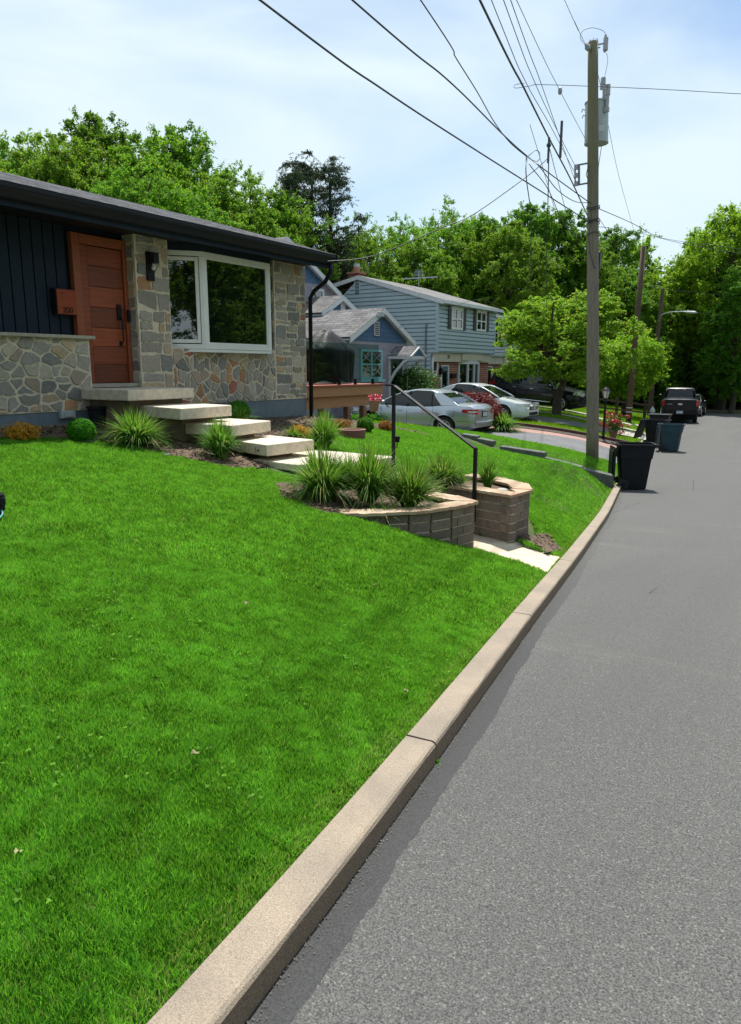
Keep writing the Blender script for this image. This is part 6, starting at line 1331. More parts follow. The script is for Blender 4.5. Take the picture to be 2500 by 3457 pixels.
# barberry hedge, daylilies, laurel beside the brick
p=Vector((-10.3,26.5,0)); p=gp(1590,1440,18,40); p=Vector(((ond(1590,1400,27.3)).x,(ond(1590,1400,27.3)).y,0)); p.z=gz(p.x,p.y)
def longbush(name,label,cat,u0,u1,vt,vb,d,n,leaf,m,seed,depth=.6,fill=.6,mat2=None):
    A=ond(u0,vb,d);B=ond(u1,vb,d); c=(A+B)/2; g0=gz(c.x,c.y); s=d/FP; W_=(u1-u0)*s; top=ond(u0,vt,d).z; h=top-g0; r=np.random.default_rng(seed)
    k=60; cx=r.uniform(-W_/2*.85,W_/2*.85,k); cz=h*r.uniform(.25,.82,k)*(1-.25*np.abs(cx/(W_/2))**3); cyy=r.uniform(-depth,depth,k)*.8
    i=r.integers(0,k,n); d3=r.normal(size=(n,3)); d3/=np.linalg.norm(d3,axis=1)[:,None]; rad=.26*h*r.random(n)**.35
    X=cx[i]+d3[:,0]*rad*1.2; Y=cyy[i]+d3[:,1]*rad; Z=np.clip(cz[i]+d3[:,2]*rad,.02,None)
    Cc=np.stack([X*cy-Y*sy,X*sy+Y*cy,Z],1); V,F,cc=leaves(Cc,d3*1+r.normal(0,.8,(n,3))+[0,0,.4],leaf,r)
    o=bpy.data.objects.new(name,npmesh(name,V,F,M[m],col=cc)); C.objects.link(o); o.location=(c.x,c.y,g0); return tag(o,label,cat)
longbush('barberry_hedge','dark red barberry hedge between the silver car and the white car','shrub',1488,1682,1326,1445,25.3,34000,.032,'barb',3)
p=ond(1690,1460,25.0); p.z=gz(p.x,p.y); clump(1685,1458,120,66,'arching bright green daylily clump beside the silver car boot',520,pos=p,droop=1.1,w=.03,m='shoot' if False else 'orn',name='daylily',cat='plant',group=None)
longbush('laurel_bush','tall glossy laurel bush at the cottage corner against the blue grey house','shrub',1345,1450,1232,1380,29.5,9000,.05,'shoot',8,.5)
longbush('garden_shrubs','low green planting at the foot of the cottage behind the silver car','shrub',1180,1300,1390,1440,24.8,3000,.03,'box',9,.4)
p=ond(1262,1340,22.9); g0=gz(p.x,p.y); 
r=np.random.default_rng(12); Cc=r.normal(size=(260,3))*[.12,.12,.08]; V,F,c=leaves(Cc,r.normal(size=(260,3))+[0,0,1],.03,r,.8)
FPt=T('flower_pot','pot of red flowers beyond the deck at the silver car windscreen','flower pot',(p.x,p.y,p.z-.45)); a=MB(); a.lathe((p.x,p.y,p.z-.45),[(.12,0),(.17,.3),(.18,.33)],14); FPt.part('pot',a,M['terracotta']); o=bpy.data.objects.new('flowers',npmesh('flowers',V,F,M['petal'],col=c)); C.objects.link(o); o.parent=FPt.o; o.location=(0,0,.43); o['kind']='stuff'
g=gp(1632,1428,18,34); t=T('stake_light','dark oval light on a thin stake in front of the barberry hedge','garden light',g); s=rpx(g,1); a=MB(); a.cyl(g,g+Vector((0,0,45*s)),.012); t.part('stake',a,M['black']); a=MB(); a.ball(g+Vector((0,0,62*s)),18*s,(.5,.5,1)); t.part('lamp_head',a,M['black'],smooth=True)
g=gp(1373,1433,12,30); a=MB(); t=T('metal_rod','thin grey rod standing in the bed before the silver car','stake',g); a.cyl(g,g+Vector((0,0,rpx(g,160))),.012); t.part('rod',a,M['wire_grey'])
# ================================================================ UTILITY POLES AND WIRES
PD=19.5
pb=ond(2000,1540,PD); pt=ond(2001,142,PD); UP=T('utility_pole','tall grey wooden utility pole with transformer and lichen on its upper half','utility pole',pb)
a=MB(); K=14; ax=[pb.lerp(pt,i/K) for i in range(K+1)]; ax[0].z-=.3; n=28
a.tube(ax,[.165-.045*i/K for i in range(K+1)],n)
for i in range(len(a.v)): 
    x,y_,z_=a.v[i]; k=(i%n); f=1+.02*math.sin(k*2.1)+.012*math.sin(k*5.3+z_*.5); c0=ax[min(K,i//n)]; a.v[i]=(c0.x+(x-c0.x)*f,c0.y+(y_-c0.y)*f,z_)
UP.part('pole',a,M['pole'],smooth=True)
a=MB()
for k in range(9): t_=k*.7; a.add([(pt.x+.10*math.cos(t_)+e[0],pt.y+.10*math.sin(t_)+e[1],pt.z-.05+e[2]) for e in ((0,0,0),(.03,.01,0),(.01,.03,0),(.01,.01,.10+.06*random.random()))],[(0,1,3),(1,2,3),(2,0,3)])
UP.part('splintered_top',a,M['bark'])
rv=Vector((cy,sy,0)); fv=Vector((-sy,cy,0)); s=PD/FP
def pp(u,v,dd=0): return ond(u,v,PD+dd)
# transformer behind the pole
tc0=pp(2012,486,.50); tc1=pp(2014,350,.50); TR=T('transformer','pale grey drum transformer bolted behind the top of the utility pole','transformer',tc0)
a=MB(); a.cyl(tc0,tc1,.292,.285,32); a.cyl(tc1,tc1+Vector((0,0,.03)),.30,None,32); a.cyl(tc0+Vector((0,0,-.0)),tc0+Vector((0,0,.04)),.298,None,32); tb=TR.part('tank',a,M['grey_metal'],smooth=False)
a=MB(); q=pp(2030,433,.21); a.add([q-rv*.07+Vector((0,0,-.07)),q+rv*.07+Vector((0,0,-.07)),q+rv*.07+Vector((0,0,.07)),q-rv*.07+Vector((0,0,.07))],[(0,1,2,3)]); TR.part('nameplate',a,M['white_trim'],tb)
a=MB(); 
for k in range(6): z0=tc1+rv*.17+Vector((0,0,.03+k*.035)); a.cyl(z0,z0+Vector((0,0,.02)),.06-.004*k,None,12)
a.cyl(tc1+rv*.17,tc1+rv*.17+Vector((0,0,.30)),.028); a.cyl(tc1+rv*.19+Vector((0,0,.24)),tc1+rv*.19+Vector((0,0,.40)),.065); TR.part('bushing',a,M['porcelain'],tb)
a=MB(); q=tc1+rv*.10-fv*.1; a.cyl(q+Vector((0,0,.30)),q+Vector((0,0,.56)),.075,.06,12); TR.part('insulator_cap',a,M['porcelain'],tb)
a=MB(); q=pp(2048,360,.2); a.cyl(q+Vector((0,0,-.02)),q+Vector((0,0,.26)),.045,.05); a.cyl(q+Vector((0,0,.26)),q+Vector((0,0,.50)),.065,.06); a.box((q.x-.06,q.y-.04,q.z-.12),(q.x+.06,q.y+.04,q.z-.02)); TR.part('surge_arrester',a,M['porcelain'],tb)
a=MB()
for (u,v) in ((1974,372),(1976,392)): q=pp(u,v,.3); a.tube([q,q-rv*.06+Vector((0,0,.02)),q-rv*.08+Vector((0,0,-.05))],.012,6)
TR.part('lifting_hook',a,M['wire_grey'],tb)
# pole-top insulator, fuse cutout, rack
a=MB(); q=pp(1987,165,-.1); e_=pp(1976,150,-.2); a.tube([q,q.lerp(e_,.4),q.lerp(e_,.6),e_],[.06,.075,.05,.03],12); UP.part('pin_insulator',a,M['porcelain'])
a=MB(); q0=pp(2012,152);q1=pp(2040,146); a.bar(q0,q1,.03,.03); a.bar(q0+Vector((0,0,-.07)),q0.lerp(q1,.5)+Vector((0,0,-.07)),.025,.025); a.cyl(pp(2041,176),pp(2044,118),.03,.03); a.cyl(pp(2043,170),pp(2045,128),.06,None,10); UP.part('fuse_cutout',a,M['porcelain'])
a=MB(); 
for v in (557,624): a.bar(pp(1984,v-6),pp(1940,v+2),.035,.035)
a.bar(pp(1941,556),pp(1941,628),.03,.03); a.bar(pp(1954,560),pp(1954,624),.06,.04)
rk_=UP.part('wire_rack',a,M['wire_grey']); a=MB()
for v in (565,592,620): q=pp(1944,v); a.cyl(q+Vector((0,0,-.05)),q+Vector((0,0,.05)),.05,None,12)
UP.part('rack_insulator',a,M['porcelain'],rk_)
a=MB(); 
for v,dv in ((700,8),(706,7),(745,9),(752,10),(790,6)): 
    q=pp(2001,v); P=[q+(rv*math.cos(t_)+fv*math.sin(t_))*.165+Vector((0,0,.03*math.sin(t_*2+v))) for t_ in np.linspace(0,6.283,17)]; a.tube(P,.010,5,False)
a.tube([pp(1990,700,-.16),pp(1996,730,-.17),pp(1986,790,-.16),pp(1990,850,-.16),pp(2004,900,-.17),pp(2012,905,-.15)],.010,5); a.tube([pp(1985,560,-.05),pp(1978,590,-.1),pp(1986,612,-.16)],.010,5); a.box(tuple(pp(2020,880,.05)-Vector((.05,.05,.2))),tuple(pp(2020,880,.05)+Vector((.05,.05,.2))))
UP.part('cable_bundle',a,M['wire'])
def rs(P,n=10):
    P=[Vector(p) for p in P]; out=[]
    for i in range(len(P)-1):
        p0=P[max(i-1,0)];p1=P[i];p2=P[i+1];p3=P[min(i+2,len(P)-1)]
        for k in range(n):
            t=k/n; out.append(.5*((2*p1)+(p2-p0)*t+(2*p0-5*p1+4*p2-p3)*t*t+(3*p1-p0-3*p2+p3)*t**3))
    out.append(P[-1]); return out
def street_wire(pts,r,label,m='wire',twist=0):
    """level span towards the previous pole behind the camera; last point is on the pole"""
    E=ond(*pts[-1],PD-.1); P=[onz(u,v,E.z) for u,v in pts[:-1]]+[E]
    d=(P[0]-P[1]); k=1 if d.y<0 else 1; L_=max(0,(P[0].y+16)/max(.5,-d.normalized().y)) if d.y<0 else 14; L_=min(L_,34)
    Q=[P[0]+d.normalized()*L_+Vector((0,0,.9)),P[0]+d.normalized()*L_*.5+Vector((0,0,.25))]+P
    pth=rs(Q,14); r*=.66
    if twist: pth=[p+Vector((math.cos(i*1.3),0,math.sin(i*1.3)))*twist for i,p in enumerate(pth)]
    a=MB(); a.tube(pth,r,6); return solo('overhead_wire',a,M[m],label,'overhead wire',tuple(E),'overhead wires')
street_wire([(877,0),(1296,305),(1600,503),(1829,648),(1992,752)],.018,'lowest and leftmost thick cable, crossing the sky from the top left to the pole')
street_wire([(1189,0),(1524,282),(1768,518),(1992,686)],.017,'second thick cable from the left, running down to the pole above the lowest cable')
street_wire([(1619,0),(1768,297),(1852,465),(1928,610),(1990,745)],.021,'thickest bundled cable, running steeply down to the pole')
street_wire([(1658,0),(1770,269),(1860,430),(1944,592)],.010,'thin wire just right of the thickest bundled cable')
street_wire([(1699,0),(1798,263),(1880,440),(1944,566)],.010,'third wire right of the thickest cable, reaching the middle of the rack')
street_wire([(1723,0),(1820,265),(1888,461),(1944,620)],.009,'wire ending at the lowest insulator of the rack')
street_wire([(1743,0),(1890,307),(1992,500)],.009,'thin bare guy wire with an egg shaped insulator, left of the transformer','wire_grey')
street_wire([(1905,0),(1940,75),(1976,152)],.010,'single high wire running to the pin insulator at the pole top','wire_grey')
def freewire(P,r,label,m='wire',n=10): a=MB(); a.tube(rs(P,n),r*.72,6); return solo('overhead_wire',a,M[m],label,'overhead wire',tuple(P[-1]),'overhead wires')
q=onz(1890,307,ond(1992,500,PD).z); a=MB(); q2=q; a.ball(q,.045,(1,1,1.6),10,8); solo('egg_insulator',a,M['porcelain'],'egg shaped insulator on the thin guy wire left of the transformer','insulator',tuple(q),smooth=True)
zB=ond(1992,686,PD).z; J=onz(1776,528,zB)
dj=-sy*J.x+cy*J.y
freewire([J+Vector((2.2,-16,1.0)),onz(1419,0,zB+.2),onz(1540,198,zB+.15),onz(1610,310,zB+.08),onz(1668,412,zB+.03),onz(1720,480,zB),J],.012,'wavy twisted service cable joining the second cable at the splice')
freewire([J,ond(1790,560,14),ond(1850,640,15.5),ond(1905,760,17),ond(1960,800,18.6)],.011,'twisted cable sagging from the splice towards the pole')
freewire([J,ond(1820,562,14),ond(1880,640,16),ond(1940,680,18),ond(1990,684,19.3)],.012,'cable sagging from the splice to the cable bundle on the pole')
freewire([ond(1852,532,14.5),ond(1775,598,14.3),ond(1600,722,13.9),ond(1500,765,13.7),ond(1265,862,13.5),ond(1106,882,13.4)],.011,'service wire sagging from the splice to the corner of the black roof')
freewire([J,ond(1776,600,15),ond(1792,740,18),ond(1790,900,22),ond(1788,985,27)],.014,'cable dropping steeply from the splice in front of the far trees')
D1=onz(1852,490,ond(1990,745,PD).z); dd1=-sy*D1.x+cy*D1.y
freewire([D1,ond(1850,640,16),ond(1846,800,19),ond(1843,950,24),ond(1845,1040,30)],.014,'second cable dropping steeply, close left of the pole')
freewire([D1,ond(1880,600,16.5),ond(1925,760,18.5),ond(1975,860,19.4)],.009,'thin wire falling from the thickest cable to the lower cable bundle')
freewire([ond(1788,420,13.2),ond(1830,560,15),ond(1870,700,17.5),ond(1900,790,19.8)],.007,'very thin wire falling beside the thickest cable')
freewire([ond(1768,282,13),ond(1742,285,13),ond(1733,293,12.9),ond(1745,297,12.8),ond(1790,290,12.8),ond(1842,286,12.8),ond(2200,300,12.5),ond(2500,317,12.3),ond(3100,350,12)],.0065,'bare wire crossing level to the right from a loop on the thickest cable','wire_grey')
freewire([J,ond(1812,545,13),ond(1822,520,13),ond(1808,508,13),ond(1786,524,13),J],.008,'loose cable loop at the splice on the second cable')
freewire([pp(2010,120+20),pp(2000,97),pp(1968,97),pp(1958,120),pp(1966,140),pp(1974,150,-.2)],.008,'looped jumper wire over the pole top') if False else freewire([pp(2043,116),pp(2035,104),pp(2000,94),pp(1968,104),pp(1958,124),pp(1966,142),pp(1975,150,-.2)],.008,'looped jumper wire over the pole top','wire_grey')
freewire([pp(2046,178),pp(2051,200),pp(2044,245),pp(2033,282),pp(2030,290)],.008,'hanging jumper wire from the fuse to the transformer','wire_grey')
freewire([pp(2033,284),pp(2044,286),pp(2054,298,.2)],.010,'short curved lead to the surge arrester')
freewire([pp(2012,225),pp(2020,260),pp(2026,288,.3)],.009,'short lead between pole and transformer bushing')
freewire([pp(2030,490,.5),pp(2026,520,.3),pp(2020,560,.1),pp(2019,600,.05)],.011,'lead hanging below the transformer down the pole')
freewire([pp(2048,388,.3),ond(2056,440,21),ond(2090,600,26),ond(2142,790,36)],.009,'thin guy wire falling from the transformer to the far right','wire_grey')
freewire([pp(2010,700,.1),ond(2130,752,25),ond(2242,807,32),ond(2400,840,40),ond(2560,862,48)],.014,'thick span running on from the pole to the right past the far trees')
freewire([pp(2010,765,.1),ond(2060,770,24),ond(2150,785,30),ond(2300,815,37),ond(2560,848,48)],.012,'second span running on to the right below the first')
freewire([pp(2008,716,.1),ond(2060,800,25),ond(2110,900,31),ond(2164,945,36.2)],.011,'wire running from the pole down to the second pole')
freewire([pp(2008,790,.1),ond(2060,860,25),ond(2110,950,31),ond(2160,985,36.2)],.011,'lower wire running from the pole to the second pole')
freewire([ond(2170,960,36.4),ond(2225,975,45),ond(2330,985,50),ond(2560,1010,55)],.012,'wire beyond the second pole crossing in front of the right hand trees')
freewire([ond(2170,990,36.4),ond(2240,1030,45),ond(2380,1060,50),ond(2560,1075,55)],.012,'lower wire beyond the second pole')
freewire([ond(1105,884,13.6)+Vector((0,1,0)),ond(1200,880,20),ond(1290,855,24)],.008,'thin wire behind the black roof corner over the cottage') if False else None
freewire([ony(1680,1040,Y03+4),ony(1620,1010,Y03+1.5),ony(1500,1046,Y03-.4),ond(1404,1080,30.0),ond(1293,1132,28.2)],.012,'service wire crossing the front of the blue grey house to the cottage')
sp=ond(1775,598,14.3)
# splice gear
a=MB(); q=onz(1892,500,ond(1944,592,PD).z); a.bar(q+Vector((0,0,.55)),q+Vector((0,0,-.2)),.045,.045); solo('wire_spreader',a,M['wire'],'upright dark spreader bar clamped to the wires left of the transformer','bracket',tuple(q))
a=MB(); q=D1; a.bar(q+Vector((0,0,.12)),q+Vector((0,0,-.28)),.03,.03); a.ball(q,.04); solo('cable_clamp',a,M['wire'],'small clamp hanging on the thickest bundled cable','bracket',tuple(q))
# second pole and a third with a street lamp
d2=36.4; b2=gp(2120,1426,25,60); d2=-sy*b2.x+cy*b2.y; t2=ond(2172,832,d2); P2=T('utility_pole','brown second utility pole leaning right, beyond the lamp post','utility pole',b2)
a=MB(); P_=[b2+Vector((0,0,-.3)),b2.lerp(t2,.3),b2.lerp(t2,.65),t2]; a.tube(P_,[.145,.14,.13,.12],16); P2.part('pole',a,M['pole_dark'],smooth=True)
a=MB(); 
for f in (.06,.085): q=b2.lerp(t2,f); a.cyl(q,q+Vector((0,0,.04)),.152); 
P2.part('metal_band',a,M['white_trim'])
b3=ond(2196,1330,47); b3.z=gz(b3.x,b3.y); t3=ond(2237,975,47); P3=T('street_lamp','curved arm street lamp on a slim wooden pole before the right hand woods','street lamp',b3)
a=MB(); a.tube([b3,b3.lerp(t3,.5),t3],[.15,.13,.11],12); P3.part('pole',a,M['pole_dark'])
k=[ond(2224,1085,46.8),ond(2232,1065,46),ond(2262,1054,45),ond(2310,1052,44)]; a=MB(); a.tube(rs(k,6),.03,8); P3.part('arm',a,M['grey_metal'],smooth=True); a=MB(); q0=ond(2306,1052,44);q1=ond(2352,1055,43); a.tube([q0,q0.lerp(q1,.3),q0.lerp(q1,.8),q1],[.03,.06,.075,.02],10); P3.part('lamp_head',a,M['white_trim'],smooth=True)
# ================================================================ TREES
def crownmesh(name,seed,lobes,ncl,nl,leaf,m,spread=.36,shell=.45,up=.5,flat=1.,asp=.55,twup=.35,pw=.62):
    r=np.random.default_rng(seed); L=np.array(lobes,float); vol=(L[:,3]*L[:,4]*L[:,5])**pw; i=r.choice(len(L),ncl,p=vol/vol.sum())
    d=r.normal(size=(ncl,3)); d/=np.linalg.norm(d,axis=1)[:,None]; rad=(shell+(1-shell)*r.random(ncl)**.6)*r.uniform(.85,1.13,ncl)
    cc=L[i,:3]+d*rad[:,None]*L[i,3:6]; cs=r.uniform(.5,1.5,ncl)*spread
    ntw=max(4,nl//14); kt=np.repeat(np.arange(ncl),ntw); dirs=d[kt]*.55+r.normal(0,.6,(len(kt),3)); dirs[:,2]=dirs[:,2]*flat+twup; dirs/=np.linalg.norm(dirs,axis=1)[:,None]
    ln=cs[kt]*r.uniform(.7,1.9,len(kt)); q=np.repeat(np.arange(len(kt)),14); k=kt[q]; tt=r.random(len(q))**.8; P=cc[k]+dirs[q]*(ln[q]*tt)[:,None]+r.normal(0,1,(len(q),3))*(spread*.20*(1.1-tt*.6))[:,None]*np.array([1,1,flat]); P[:,2]-=(ln[q]*tt**2)*.18
    nr=dirs[q]*.25+r.normal(0,.55,(len(q),3)); nr[:,2]+=up; V,F,c=leaves(P,nr,leaf,r,asp)
    tone=r.normal(0,.18,ncl)[k]; c[:,0]=np.clip(c[:,0]*.75+.12+np.repeat(tone,4),0,1); return npmesh(name,V,F,M[m],col=c),cc
def tree_proto(name,cat,seed,lobes,H_,trunk_r,m,bark,ncl,nl,leaf,spread=.36,shell=.45,up=.5,trunk_top=None,flat=1.,limbs=16,asp=.55,twup=.35):
    me,cc=crownmesh('crown',seed,lobes,ncl,nl,leaf,m,spread,shell,up,flat,asp,twup,.25 if m=='leafC' else .62); r=random.Random(seed)
    e=bpy.data.objects.new(name,None); C.objects.link(e); tag(e,None,cat); o=bpy.data.objects.new('crown',me); C.objects.link(o); o.parent=e
    a=MB(); th=trunk_top or H_*.6; pts=[(0,0,-.4),(r.uniform(-.1,.1),r.uniform(-.1,.1),th*.3),(r.uniform(-.2,.2),r.uniform(-.2,.2),th*.6),(r.uniform(-.3,.3),r.uniform(-.3,.3),th)]
    P=rs(pts,5); a.tube(P,[trunk_r*(1.15-.8*i/(len(P)-1)) for i in range(len(P))],10)
    for L in sorted(lobes,key=lambda q:-q[5])[:limbs]:
        z0=min(th*.95,max(th*.25,L[2]-L[5]*1.3)); b=Vector(pts[0]).lerp(Vector(pts[3]),z0/th); b.z=z0; t=Vector(L[:3])+Vector((0,0,L[5]*.4)); md=b.lerp(t,.5)+Vector((r.uniform(-.2,.2),r.uniform(-.2,.2),.15)); Q=rs([b,md,t],5); a.tube(Q,[trunk_r*(.42-.32*i/(len(Q)-1)) for i in range(len(Q))],6)
        for q in range(3):
            k=cc[r.randrange(len(cc))]
            if (Vector(k)-t).length<L[3]*1.3+.6: Q=rs([md.lerp(t,.4),Vector(k)],3); a.tube(Q,[trunk_r*.12*(1-.7*i/(len(Q)-1)) for i in range(len(Q))],5)
    w=mk('trunk',a,M[bark],smooth=True); w.parent=e
    e['H']=H_; e.location=(0,-200,0); return e
def lobeset(seed,n,H_,R_,z0,top=1.):
    r=random.Random(seed); out=[]
    for i in range(n):
        f=(i+.5)/n; z=z0+(H_-z0)*f; prof=math.sin(math.pi*min(1,max(.12,(f*.85+.12))))**.7; a=i*2.4+r.uniform(-.4,.4); rr=R_*prof*r.uniform(.35,.75)
        s=R_*r.uniform(.20,.42)*(1-.35*f); out.append((rr*math.cos(a),rr*math.sin(a),min(z,H_-s*1.2),s,s,s*r.uniform(.8,1.4)))
    for i in range(n//3):   # upright leaders breaking the outline
        a=r.uniform(0,6.28); rr=R_*r.uniform(0,.75); z=H_-R_*.35-(rr/R_)**1.5*R_*1.5*r.uniform(.7,1.1); out.append((rr*math.cos(a),rr*math.sin(a),z,R_*.10,R_*.10,R_*r.uniform(.22,.36)))
    out.append((r.uniform(-.4,.4),r.uniform(-.4,.4),H_-R_*.3,R_*.12,R_*.12,R_*.3)); return out
PR={}
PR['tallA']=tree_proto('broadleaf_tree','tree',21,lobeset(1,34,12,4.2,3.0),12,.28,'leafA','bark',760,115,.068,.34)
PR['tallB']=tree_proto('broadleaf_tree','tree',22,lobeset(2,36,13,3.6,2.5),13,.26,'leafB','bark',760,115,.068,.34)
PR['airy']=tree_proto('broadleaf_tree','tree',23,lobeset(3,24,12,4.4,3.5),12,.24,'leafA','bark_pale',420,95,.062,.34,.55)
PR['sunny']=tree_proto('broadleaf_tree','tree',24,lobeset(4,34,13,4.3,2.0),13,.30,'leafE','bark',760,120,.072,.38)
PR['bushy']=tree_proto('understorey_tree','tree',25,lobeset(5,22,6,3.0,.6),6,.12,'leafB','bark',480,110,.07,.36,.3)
PR['thin']=tree_proto('broadleaf_tree','tree',28,lobeset(7,10,10,2.3,4.5),10,.14,'leafE','bark_pale',90,60,.09,.38,.5)
def conifer():
    r=random.Random(6); L=[]; H_=13
    for i in range(30):
        f=i/30; z=3.2+(H_-3.6)*f; R_=(3.0*(1-f)**.7+.3)*r.uniform(.5,1.1); 
        for k in range(3): 
            a=r.uniform(0,6.28); rr=R_*r.uniform(.15,1.0); s=.30+.34*(1-f)*r.uniform(.6,1.2); L.append((rr*math.cos(a),rr*math.sin(a),z+r.uniform(-.3,.3),s*1.5,s*1.5,s*.42))
    return tree_proto('conifer','conifer',26,L,H_,.20,'leafC','bark',640,84,.055,.30,.2,.1,11.4,.5,60,.3,-.12)
PR['conifer']=conifer()
def dogwood():
    r=random.Random(9); L=[]
    for i in range(90):
        f=r.random(); z=1.8+3.2*f; R_=3.3*(math.sin(math.pi*(.25+.68*f))**.7); a=r.uniform(0,6.28); rr=R_*r.uniform(.1,1.)**.6; s=r.uniform(.45,.8); L.append((rr*math.cos(a),rr*math.sin(a),z,s,s,s*.5))
    return tree_proto('dogwood_tree','tree',27,L,5.3,.22,'leafD','bark',980,84,.052,.27,.2,.9,2.4,.45,30,.6,.12)
PR['dogwood']=dogwood()
PR['round']=tree_proto('round_tree','tree',30,[(0,0,2.25,1.55,1.55,1.35),(.5,.3,2.6,1.1,1.1,.95),(-.6,.1,2.4,1.1,1.1,1.0),(.1,-.6,1.9,1.1,1.1,.8)],3.7,.14,'leafE','bark',420,130,.045,.24,.75,.4)
used=set()
def plant(kind,u,vtop,d,label,wsc=1.,grp=None,rz=None,ub=None):
    p=ond(u,1245,d); p.z=gz(p.x,p.y); Ht=ond(u,vtop,d).z-p.z; pr=PR[kind]; sc=Ht/pr['H']; 
    o=pr if kind not in used else dup(pr); used.add(kind)
    o.location=p; o.rotation_euler=(0,0,random.uniform(0,6.28) if rz is None else rz); o.scale=(sc*wsc,sc*wsc,sc); tag(o,label,None,grp); return o
G1='tall trees behind the stone house'; G2='trees of the wood behind the neighbour houses'; G3='trees of the wood beyond the bend'
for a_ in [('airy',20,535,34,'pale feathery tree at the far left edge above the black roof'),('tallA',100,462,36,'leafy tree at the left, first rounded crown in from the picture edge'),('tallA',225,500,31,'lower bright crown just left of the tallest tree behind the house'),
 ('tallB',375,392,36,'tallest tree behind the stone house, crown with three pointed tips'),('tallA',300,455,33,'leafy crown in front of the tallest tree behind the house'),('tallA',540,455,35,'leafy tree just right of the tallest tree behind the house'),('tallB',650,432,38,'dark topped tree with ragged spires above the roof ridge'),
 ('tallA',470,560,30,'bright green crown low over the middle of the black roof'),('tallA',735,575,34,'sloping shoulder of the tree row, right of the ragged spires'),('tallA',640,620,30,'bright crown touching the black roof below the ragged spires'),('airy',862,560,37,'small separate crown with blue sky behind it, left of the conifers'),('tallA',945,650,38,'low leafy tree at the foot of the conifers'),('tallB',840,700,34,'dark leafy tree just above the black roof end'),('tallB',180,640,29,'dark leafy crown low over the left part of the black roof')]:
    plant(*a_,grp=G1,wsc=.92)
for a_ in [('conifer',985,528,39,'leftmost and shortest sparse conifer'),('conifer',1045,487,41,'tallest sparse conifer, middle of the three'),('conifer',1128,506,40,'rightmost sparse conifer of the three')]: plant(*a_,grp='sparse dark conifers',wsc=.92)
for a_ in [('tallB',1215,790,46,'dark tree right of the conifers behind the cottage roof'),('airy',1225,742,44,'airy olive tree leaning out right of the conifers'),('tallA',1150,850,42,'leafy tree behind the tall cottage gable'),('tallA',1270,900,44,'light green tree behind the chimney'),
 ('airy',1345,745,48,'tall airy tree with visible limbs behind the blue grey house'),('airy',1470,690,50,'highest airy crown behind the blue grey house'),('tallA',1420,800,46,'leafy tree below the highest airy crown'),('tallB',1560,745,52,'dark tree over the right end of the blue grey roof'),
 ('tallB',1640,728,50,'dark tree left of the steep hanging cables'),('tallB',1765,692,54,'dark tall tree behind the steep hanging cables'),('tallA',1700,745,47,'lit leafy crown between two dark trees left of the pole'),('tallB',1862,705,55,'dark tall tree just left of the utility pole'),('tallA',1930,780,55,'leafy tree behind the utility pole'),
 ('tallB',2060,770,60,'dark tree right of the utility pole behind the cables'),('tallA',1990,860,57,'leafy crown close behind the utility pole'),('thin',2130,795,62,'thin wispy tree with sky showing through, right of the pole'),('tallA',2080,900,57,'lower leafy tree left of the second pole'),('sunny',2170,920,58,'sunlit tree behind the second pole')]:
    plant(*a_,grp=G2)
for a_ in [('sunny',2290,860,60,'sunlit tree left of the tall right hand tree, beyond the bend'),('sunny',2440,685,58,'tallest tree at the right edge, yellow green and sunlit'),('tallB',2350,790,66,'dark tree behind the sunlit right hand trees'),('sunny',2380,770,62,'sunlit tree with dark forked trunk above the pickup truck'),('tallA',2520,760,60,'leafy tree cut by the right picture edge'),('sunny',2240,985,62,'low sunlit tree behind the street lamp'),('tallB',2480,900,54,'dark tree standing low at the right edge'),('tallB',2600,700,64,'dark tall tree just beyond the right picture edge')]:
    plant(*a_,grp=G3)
# shaded understorey closing the wood
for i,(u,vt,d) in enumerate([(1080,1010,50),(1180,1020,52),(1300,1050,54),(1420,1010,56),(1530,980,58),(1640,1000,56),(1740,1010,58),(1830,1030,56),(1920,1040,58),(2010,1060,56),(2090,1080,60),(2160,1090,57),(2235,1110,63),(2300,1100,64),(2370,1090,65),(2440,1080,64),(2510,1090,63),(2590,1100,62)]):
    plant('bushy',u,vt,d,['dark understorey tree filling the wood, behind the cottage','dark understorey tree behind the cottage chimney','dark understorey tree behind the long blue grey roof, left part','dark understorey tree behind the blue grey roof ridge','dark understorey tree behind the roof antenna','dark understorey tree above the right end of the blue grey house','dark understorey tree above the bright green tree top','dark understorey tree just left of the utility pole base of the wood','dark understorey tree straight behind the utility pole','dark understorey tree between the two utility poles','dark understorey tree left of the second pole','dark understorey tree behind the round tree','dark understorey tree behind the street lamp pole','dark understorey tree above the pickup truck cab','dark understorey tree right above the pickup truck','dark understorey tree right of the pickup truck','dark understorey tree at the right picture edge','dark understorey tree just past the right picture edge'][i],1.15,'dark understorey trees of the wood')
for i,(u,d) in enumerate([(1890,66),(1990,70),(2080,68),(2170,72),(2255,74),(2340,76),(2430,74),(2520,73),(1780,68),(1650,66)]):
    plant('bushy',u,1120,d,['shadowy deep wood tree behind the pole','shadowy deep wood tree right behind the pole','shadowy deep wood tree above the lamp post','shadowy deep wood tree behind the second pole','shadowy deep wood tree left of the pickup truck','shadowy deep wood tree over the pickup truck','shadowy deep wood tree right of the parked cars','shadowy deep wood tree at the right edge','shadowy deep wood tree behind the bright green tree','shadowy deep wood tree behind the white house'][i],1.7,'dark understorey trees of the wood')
o=plant('dogwood',1885,975,33.4,'bright yellow green layered tree in front of the black car, left of the pole',.95,rz=.6)
plant('round',2118,1128,42.5,'round crowned small tree behind the second pole',.95)
plant('bushy',2010,1235,54,'dark bushy tree behind the lamp post at the far lawn',.8,'dark understorey trees of the wood')
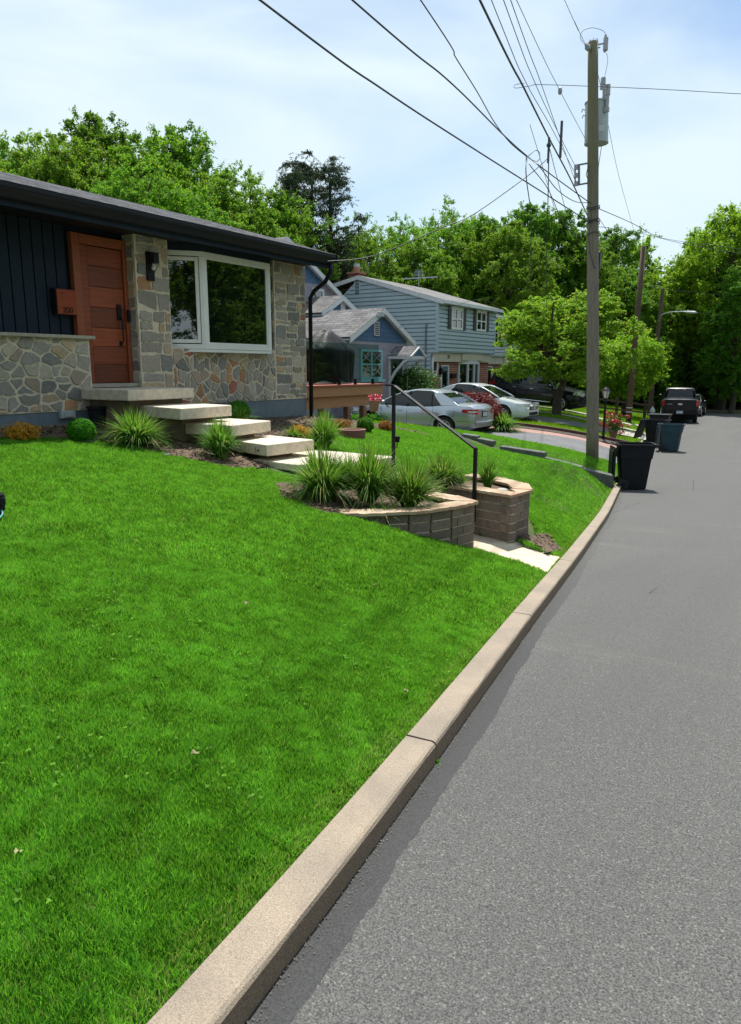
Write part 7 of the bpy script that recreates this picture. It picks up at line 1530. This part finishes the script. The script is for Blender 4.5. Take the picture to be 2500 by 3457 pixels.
# across the street: seen mirrored in the bay window and car glass
for i,(x,y_,k,s_,lb) in enumerate([(7,24,'tallB',.95,'nearest leafy tree across the street, mirrored in the bay window'),(8,31,'tallA',1.0,'second leafy tree across the street, mirrored in the bay window'),(7,38,'tallB',1.0,'third tree across the street, mirrored in the bay window'),(9,46,'tallB',1.1,'fourth tree across the street, mirrored in the bay window'),(15,28,'tallB',1.2,'tall tree in the second row across the street, nearest'),(16,38,'tallA',1.15,'tall tree in the second row across the street, middle'),(18,50,'tallB',1.2,'tall tree in the second row across the street, farthest'),(12,17,'airy',1.0,'airy tree across the street opposite the planters'),(24,34,'tallB',1.3,'tall tree in the third row across the street'),(12,56,'tallB',1.2,'tree across the street near the bend')]):
    o=dup(PR[k]); o.location=(x,y_,gz(x,y_) if x<0 else float(zr(y_))+.2); o.rotation_euler=(0,0,i*1.3); o.scale=(s_,s_,s_*.85); tag(o,lb,None,'trees across the street')
for i,(x,y_) in enumerate([(6.5,28),(7,35),(8,42),(8,50),(14,33),(15,44),(10,22)]):
    o=dup(PR['bushy']); o.location=(x,y_,float(zr(y_))+.1); o.rotation_euler=(0,0,i*2.1); o.scale=(1.1,1.1,.8); tag(o,['low bushy tree across the street, first in the row','low bushy tree across the street, second in the row','low bushy tree across the street, third in the row','low bushy tree across the street, fourth in the row','low bushy tree farther back across the street','low bushy tree farthest back across the street','low bushy tree across the street opposite the house'][i],None,'trees across the street')
for i,(x,y_,k) in enumerate([(11,4,'tallB'),(10,-4,'tallA'),(11,-12,'tallB'),(4,-22,'tallB'),(-4,-24,'tallA'),(16,-2,'tallB')]):
    o=dup(PR[k]); o.location=(x,y_,.8); o.rotation_euler=(0,0,i*1.7); o.scale=(1.0,1.0,.85); tag(o,['tree across the street level with the camera','tree across the street just behind the camera','tree across the street well behind the camera','street tree behind the camera, right of the road','street tree behind the camera, left of the road','tall tree behind the first row across the street'][i],None,'trees across the street')
bpy.context.view_layer.update()
# ================================================================ LIGHT, SKY, CAMERA
SUNH=Vector((-.36,.93,0)).normalized(); EL=R(64)
sd=Vector((SUNH.x*math.cos(EL),SUNH.y*math.cos(EL),math.sin(EL)))
l=bpy.data.lights.new('sun','SUN'); l.energy=5.0; l.angle=R(1.4); l.color=(1,.955,.88); lo=bpy.data.objects.new('sun',l); C.objects.link(lo); lo.rotation_euler=sd.to_track_quat('Z','Y').to_euler()
w=bpy.data.worlds.new('World'); bpy.context.scene.world=w; w.use_nodes=True; nt=w.node_tree; nn=nt.nodes; bg=nn['Background']
sk=nn.new('ShaderNodeTexSky'); sk.sky_type='NISHITA'; sk.sun_disc=False; sk.sun_elevation=EL; sk.sun_rotation=math.atan2(SUNH.x,SUNH.y)%(2*math.pi); sk.air_density=1.15; sk.dust_density=.25; sk.ozone_density=1.5
tc=nn.new('ShaderNodeTexCoord'); mp=nn.new('ShaderNodeMapping'); nt.links.new(tc.outputs['Generated'],mp.inputs[0]); mp.inputs['Scale'].default_value=(1.2,1.2,3.4); mp.inputs['Rotation'].default_value=(0,0,.9)
n1=nn.new('ShaderNodeTexNoise'); n1.inputs['Scale'].default_value=1.5; n1.inputs['Detail'].default_value=7; n1.inputs['Roughness'].default_value=.47; n1.inputs['Distortion'].default_value=.35; nt.links.new(mp.outputs[0],n1.inputs['Vector'])
rp=nn.new('ShaderNodeValToRGB'); nt.links.new(n1.outputs['Fac'],rp.inputs[0]); e=rp.color_ramp.elements; e[0].position=.34; e[0].color=(.10,.10,.10,1); e[1].position=.57; e[1].color=(1,1,1,1)
mx=nn.new('ShaderNodeMix'); mx.data_type='RGBA'; nt.links.new(rp.outputs[0],mx.inputs[0]); nt.links.new(sk.outputs[0],mx.inputs[6]); mx.inputs[7].default_value=(5.8,6.85,7.45,1)
nt.links.new(mx.outputs[2],bg.inputs[0]); bg.inputs[1].default_value=.1
cam=bpy.data.cameras.new('camera'); co=bpy.data.objects.new('camera',cam); C.objects.link(co); co.location=(0,0,ZC); co.rotation_euler=(R(90)-TH,0,YAW); cam.sensor_fit='VERTICAL'; cam.sensor_height=24; cam.lens=24*FP/IH; cam.clip_end=1000; cam.clip_start=.05
sc=bpy.context.scene; sc.camera=co
sc.view_settings.view_transform='Standard'; sc.view_settings.look='None'; sc.view_settings.gamma=1; sc.view_settings.exposure=.5
sc.render.engine='CYCLES'; sc.cycles.max_bounces=6; sc.cycles.transparent_max_bounces=12
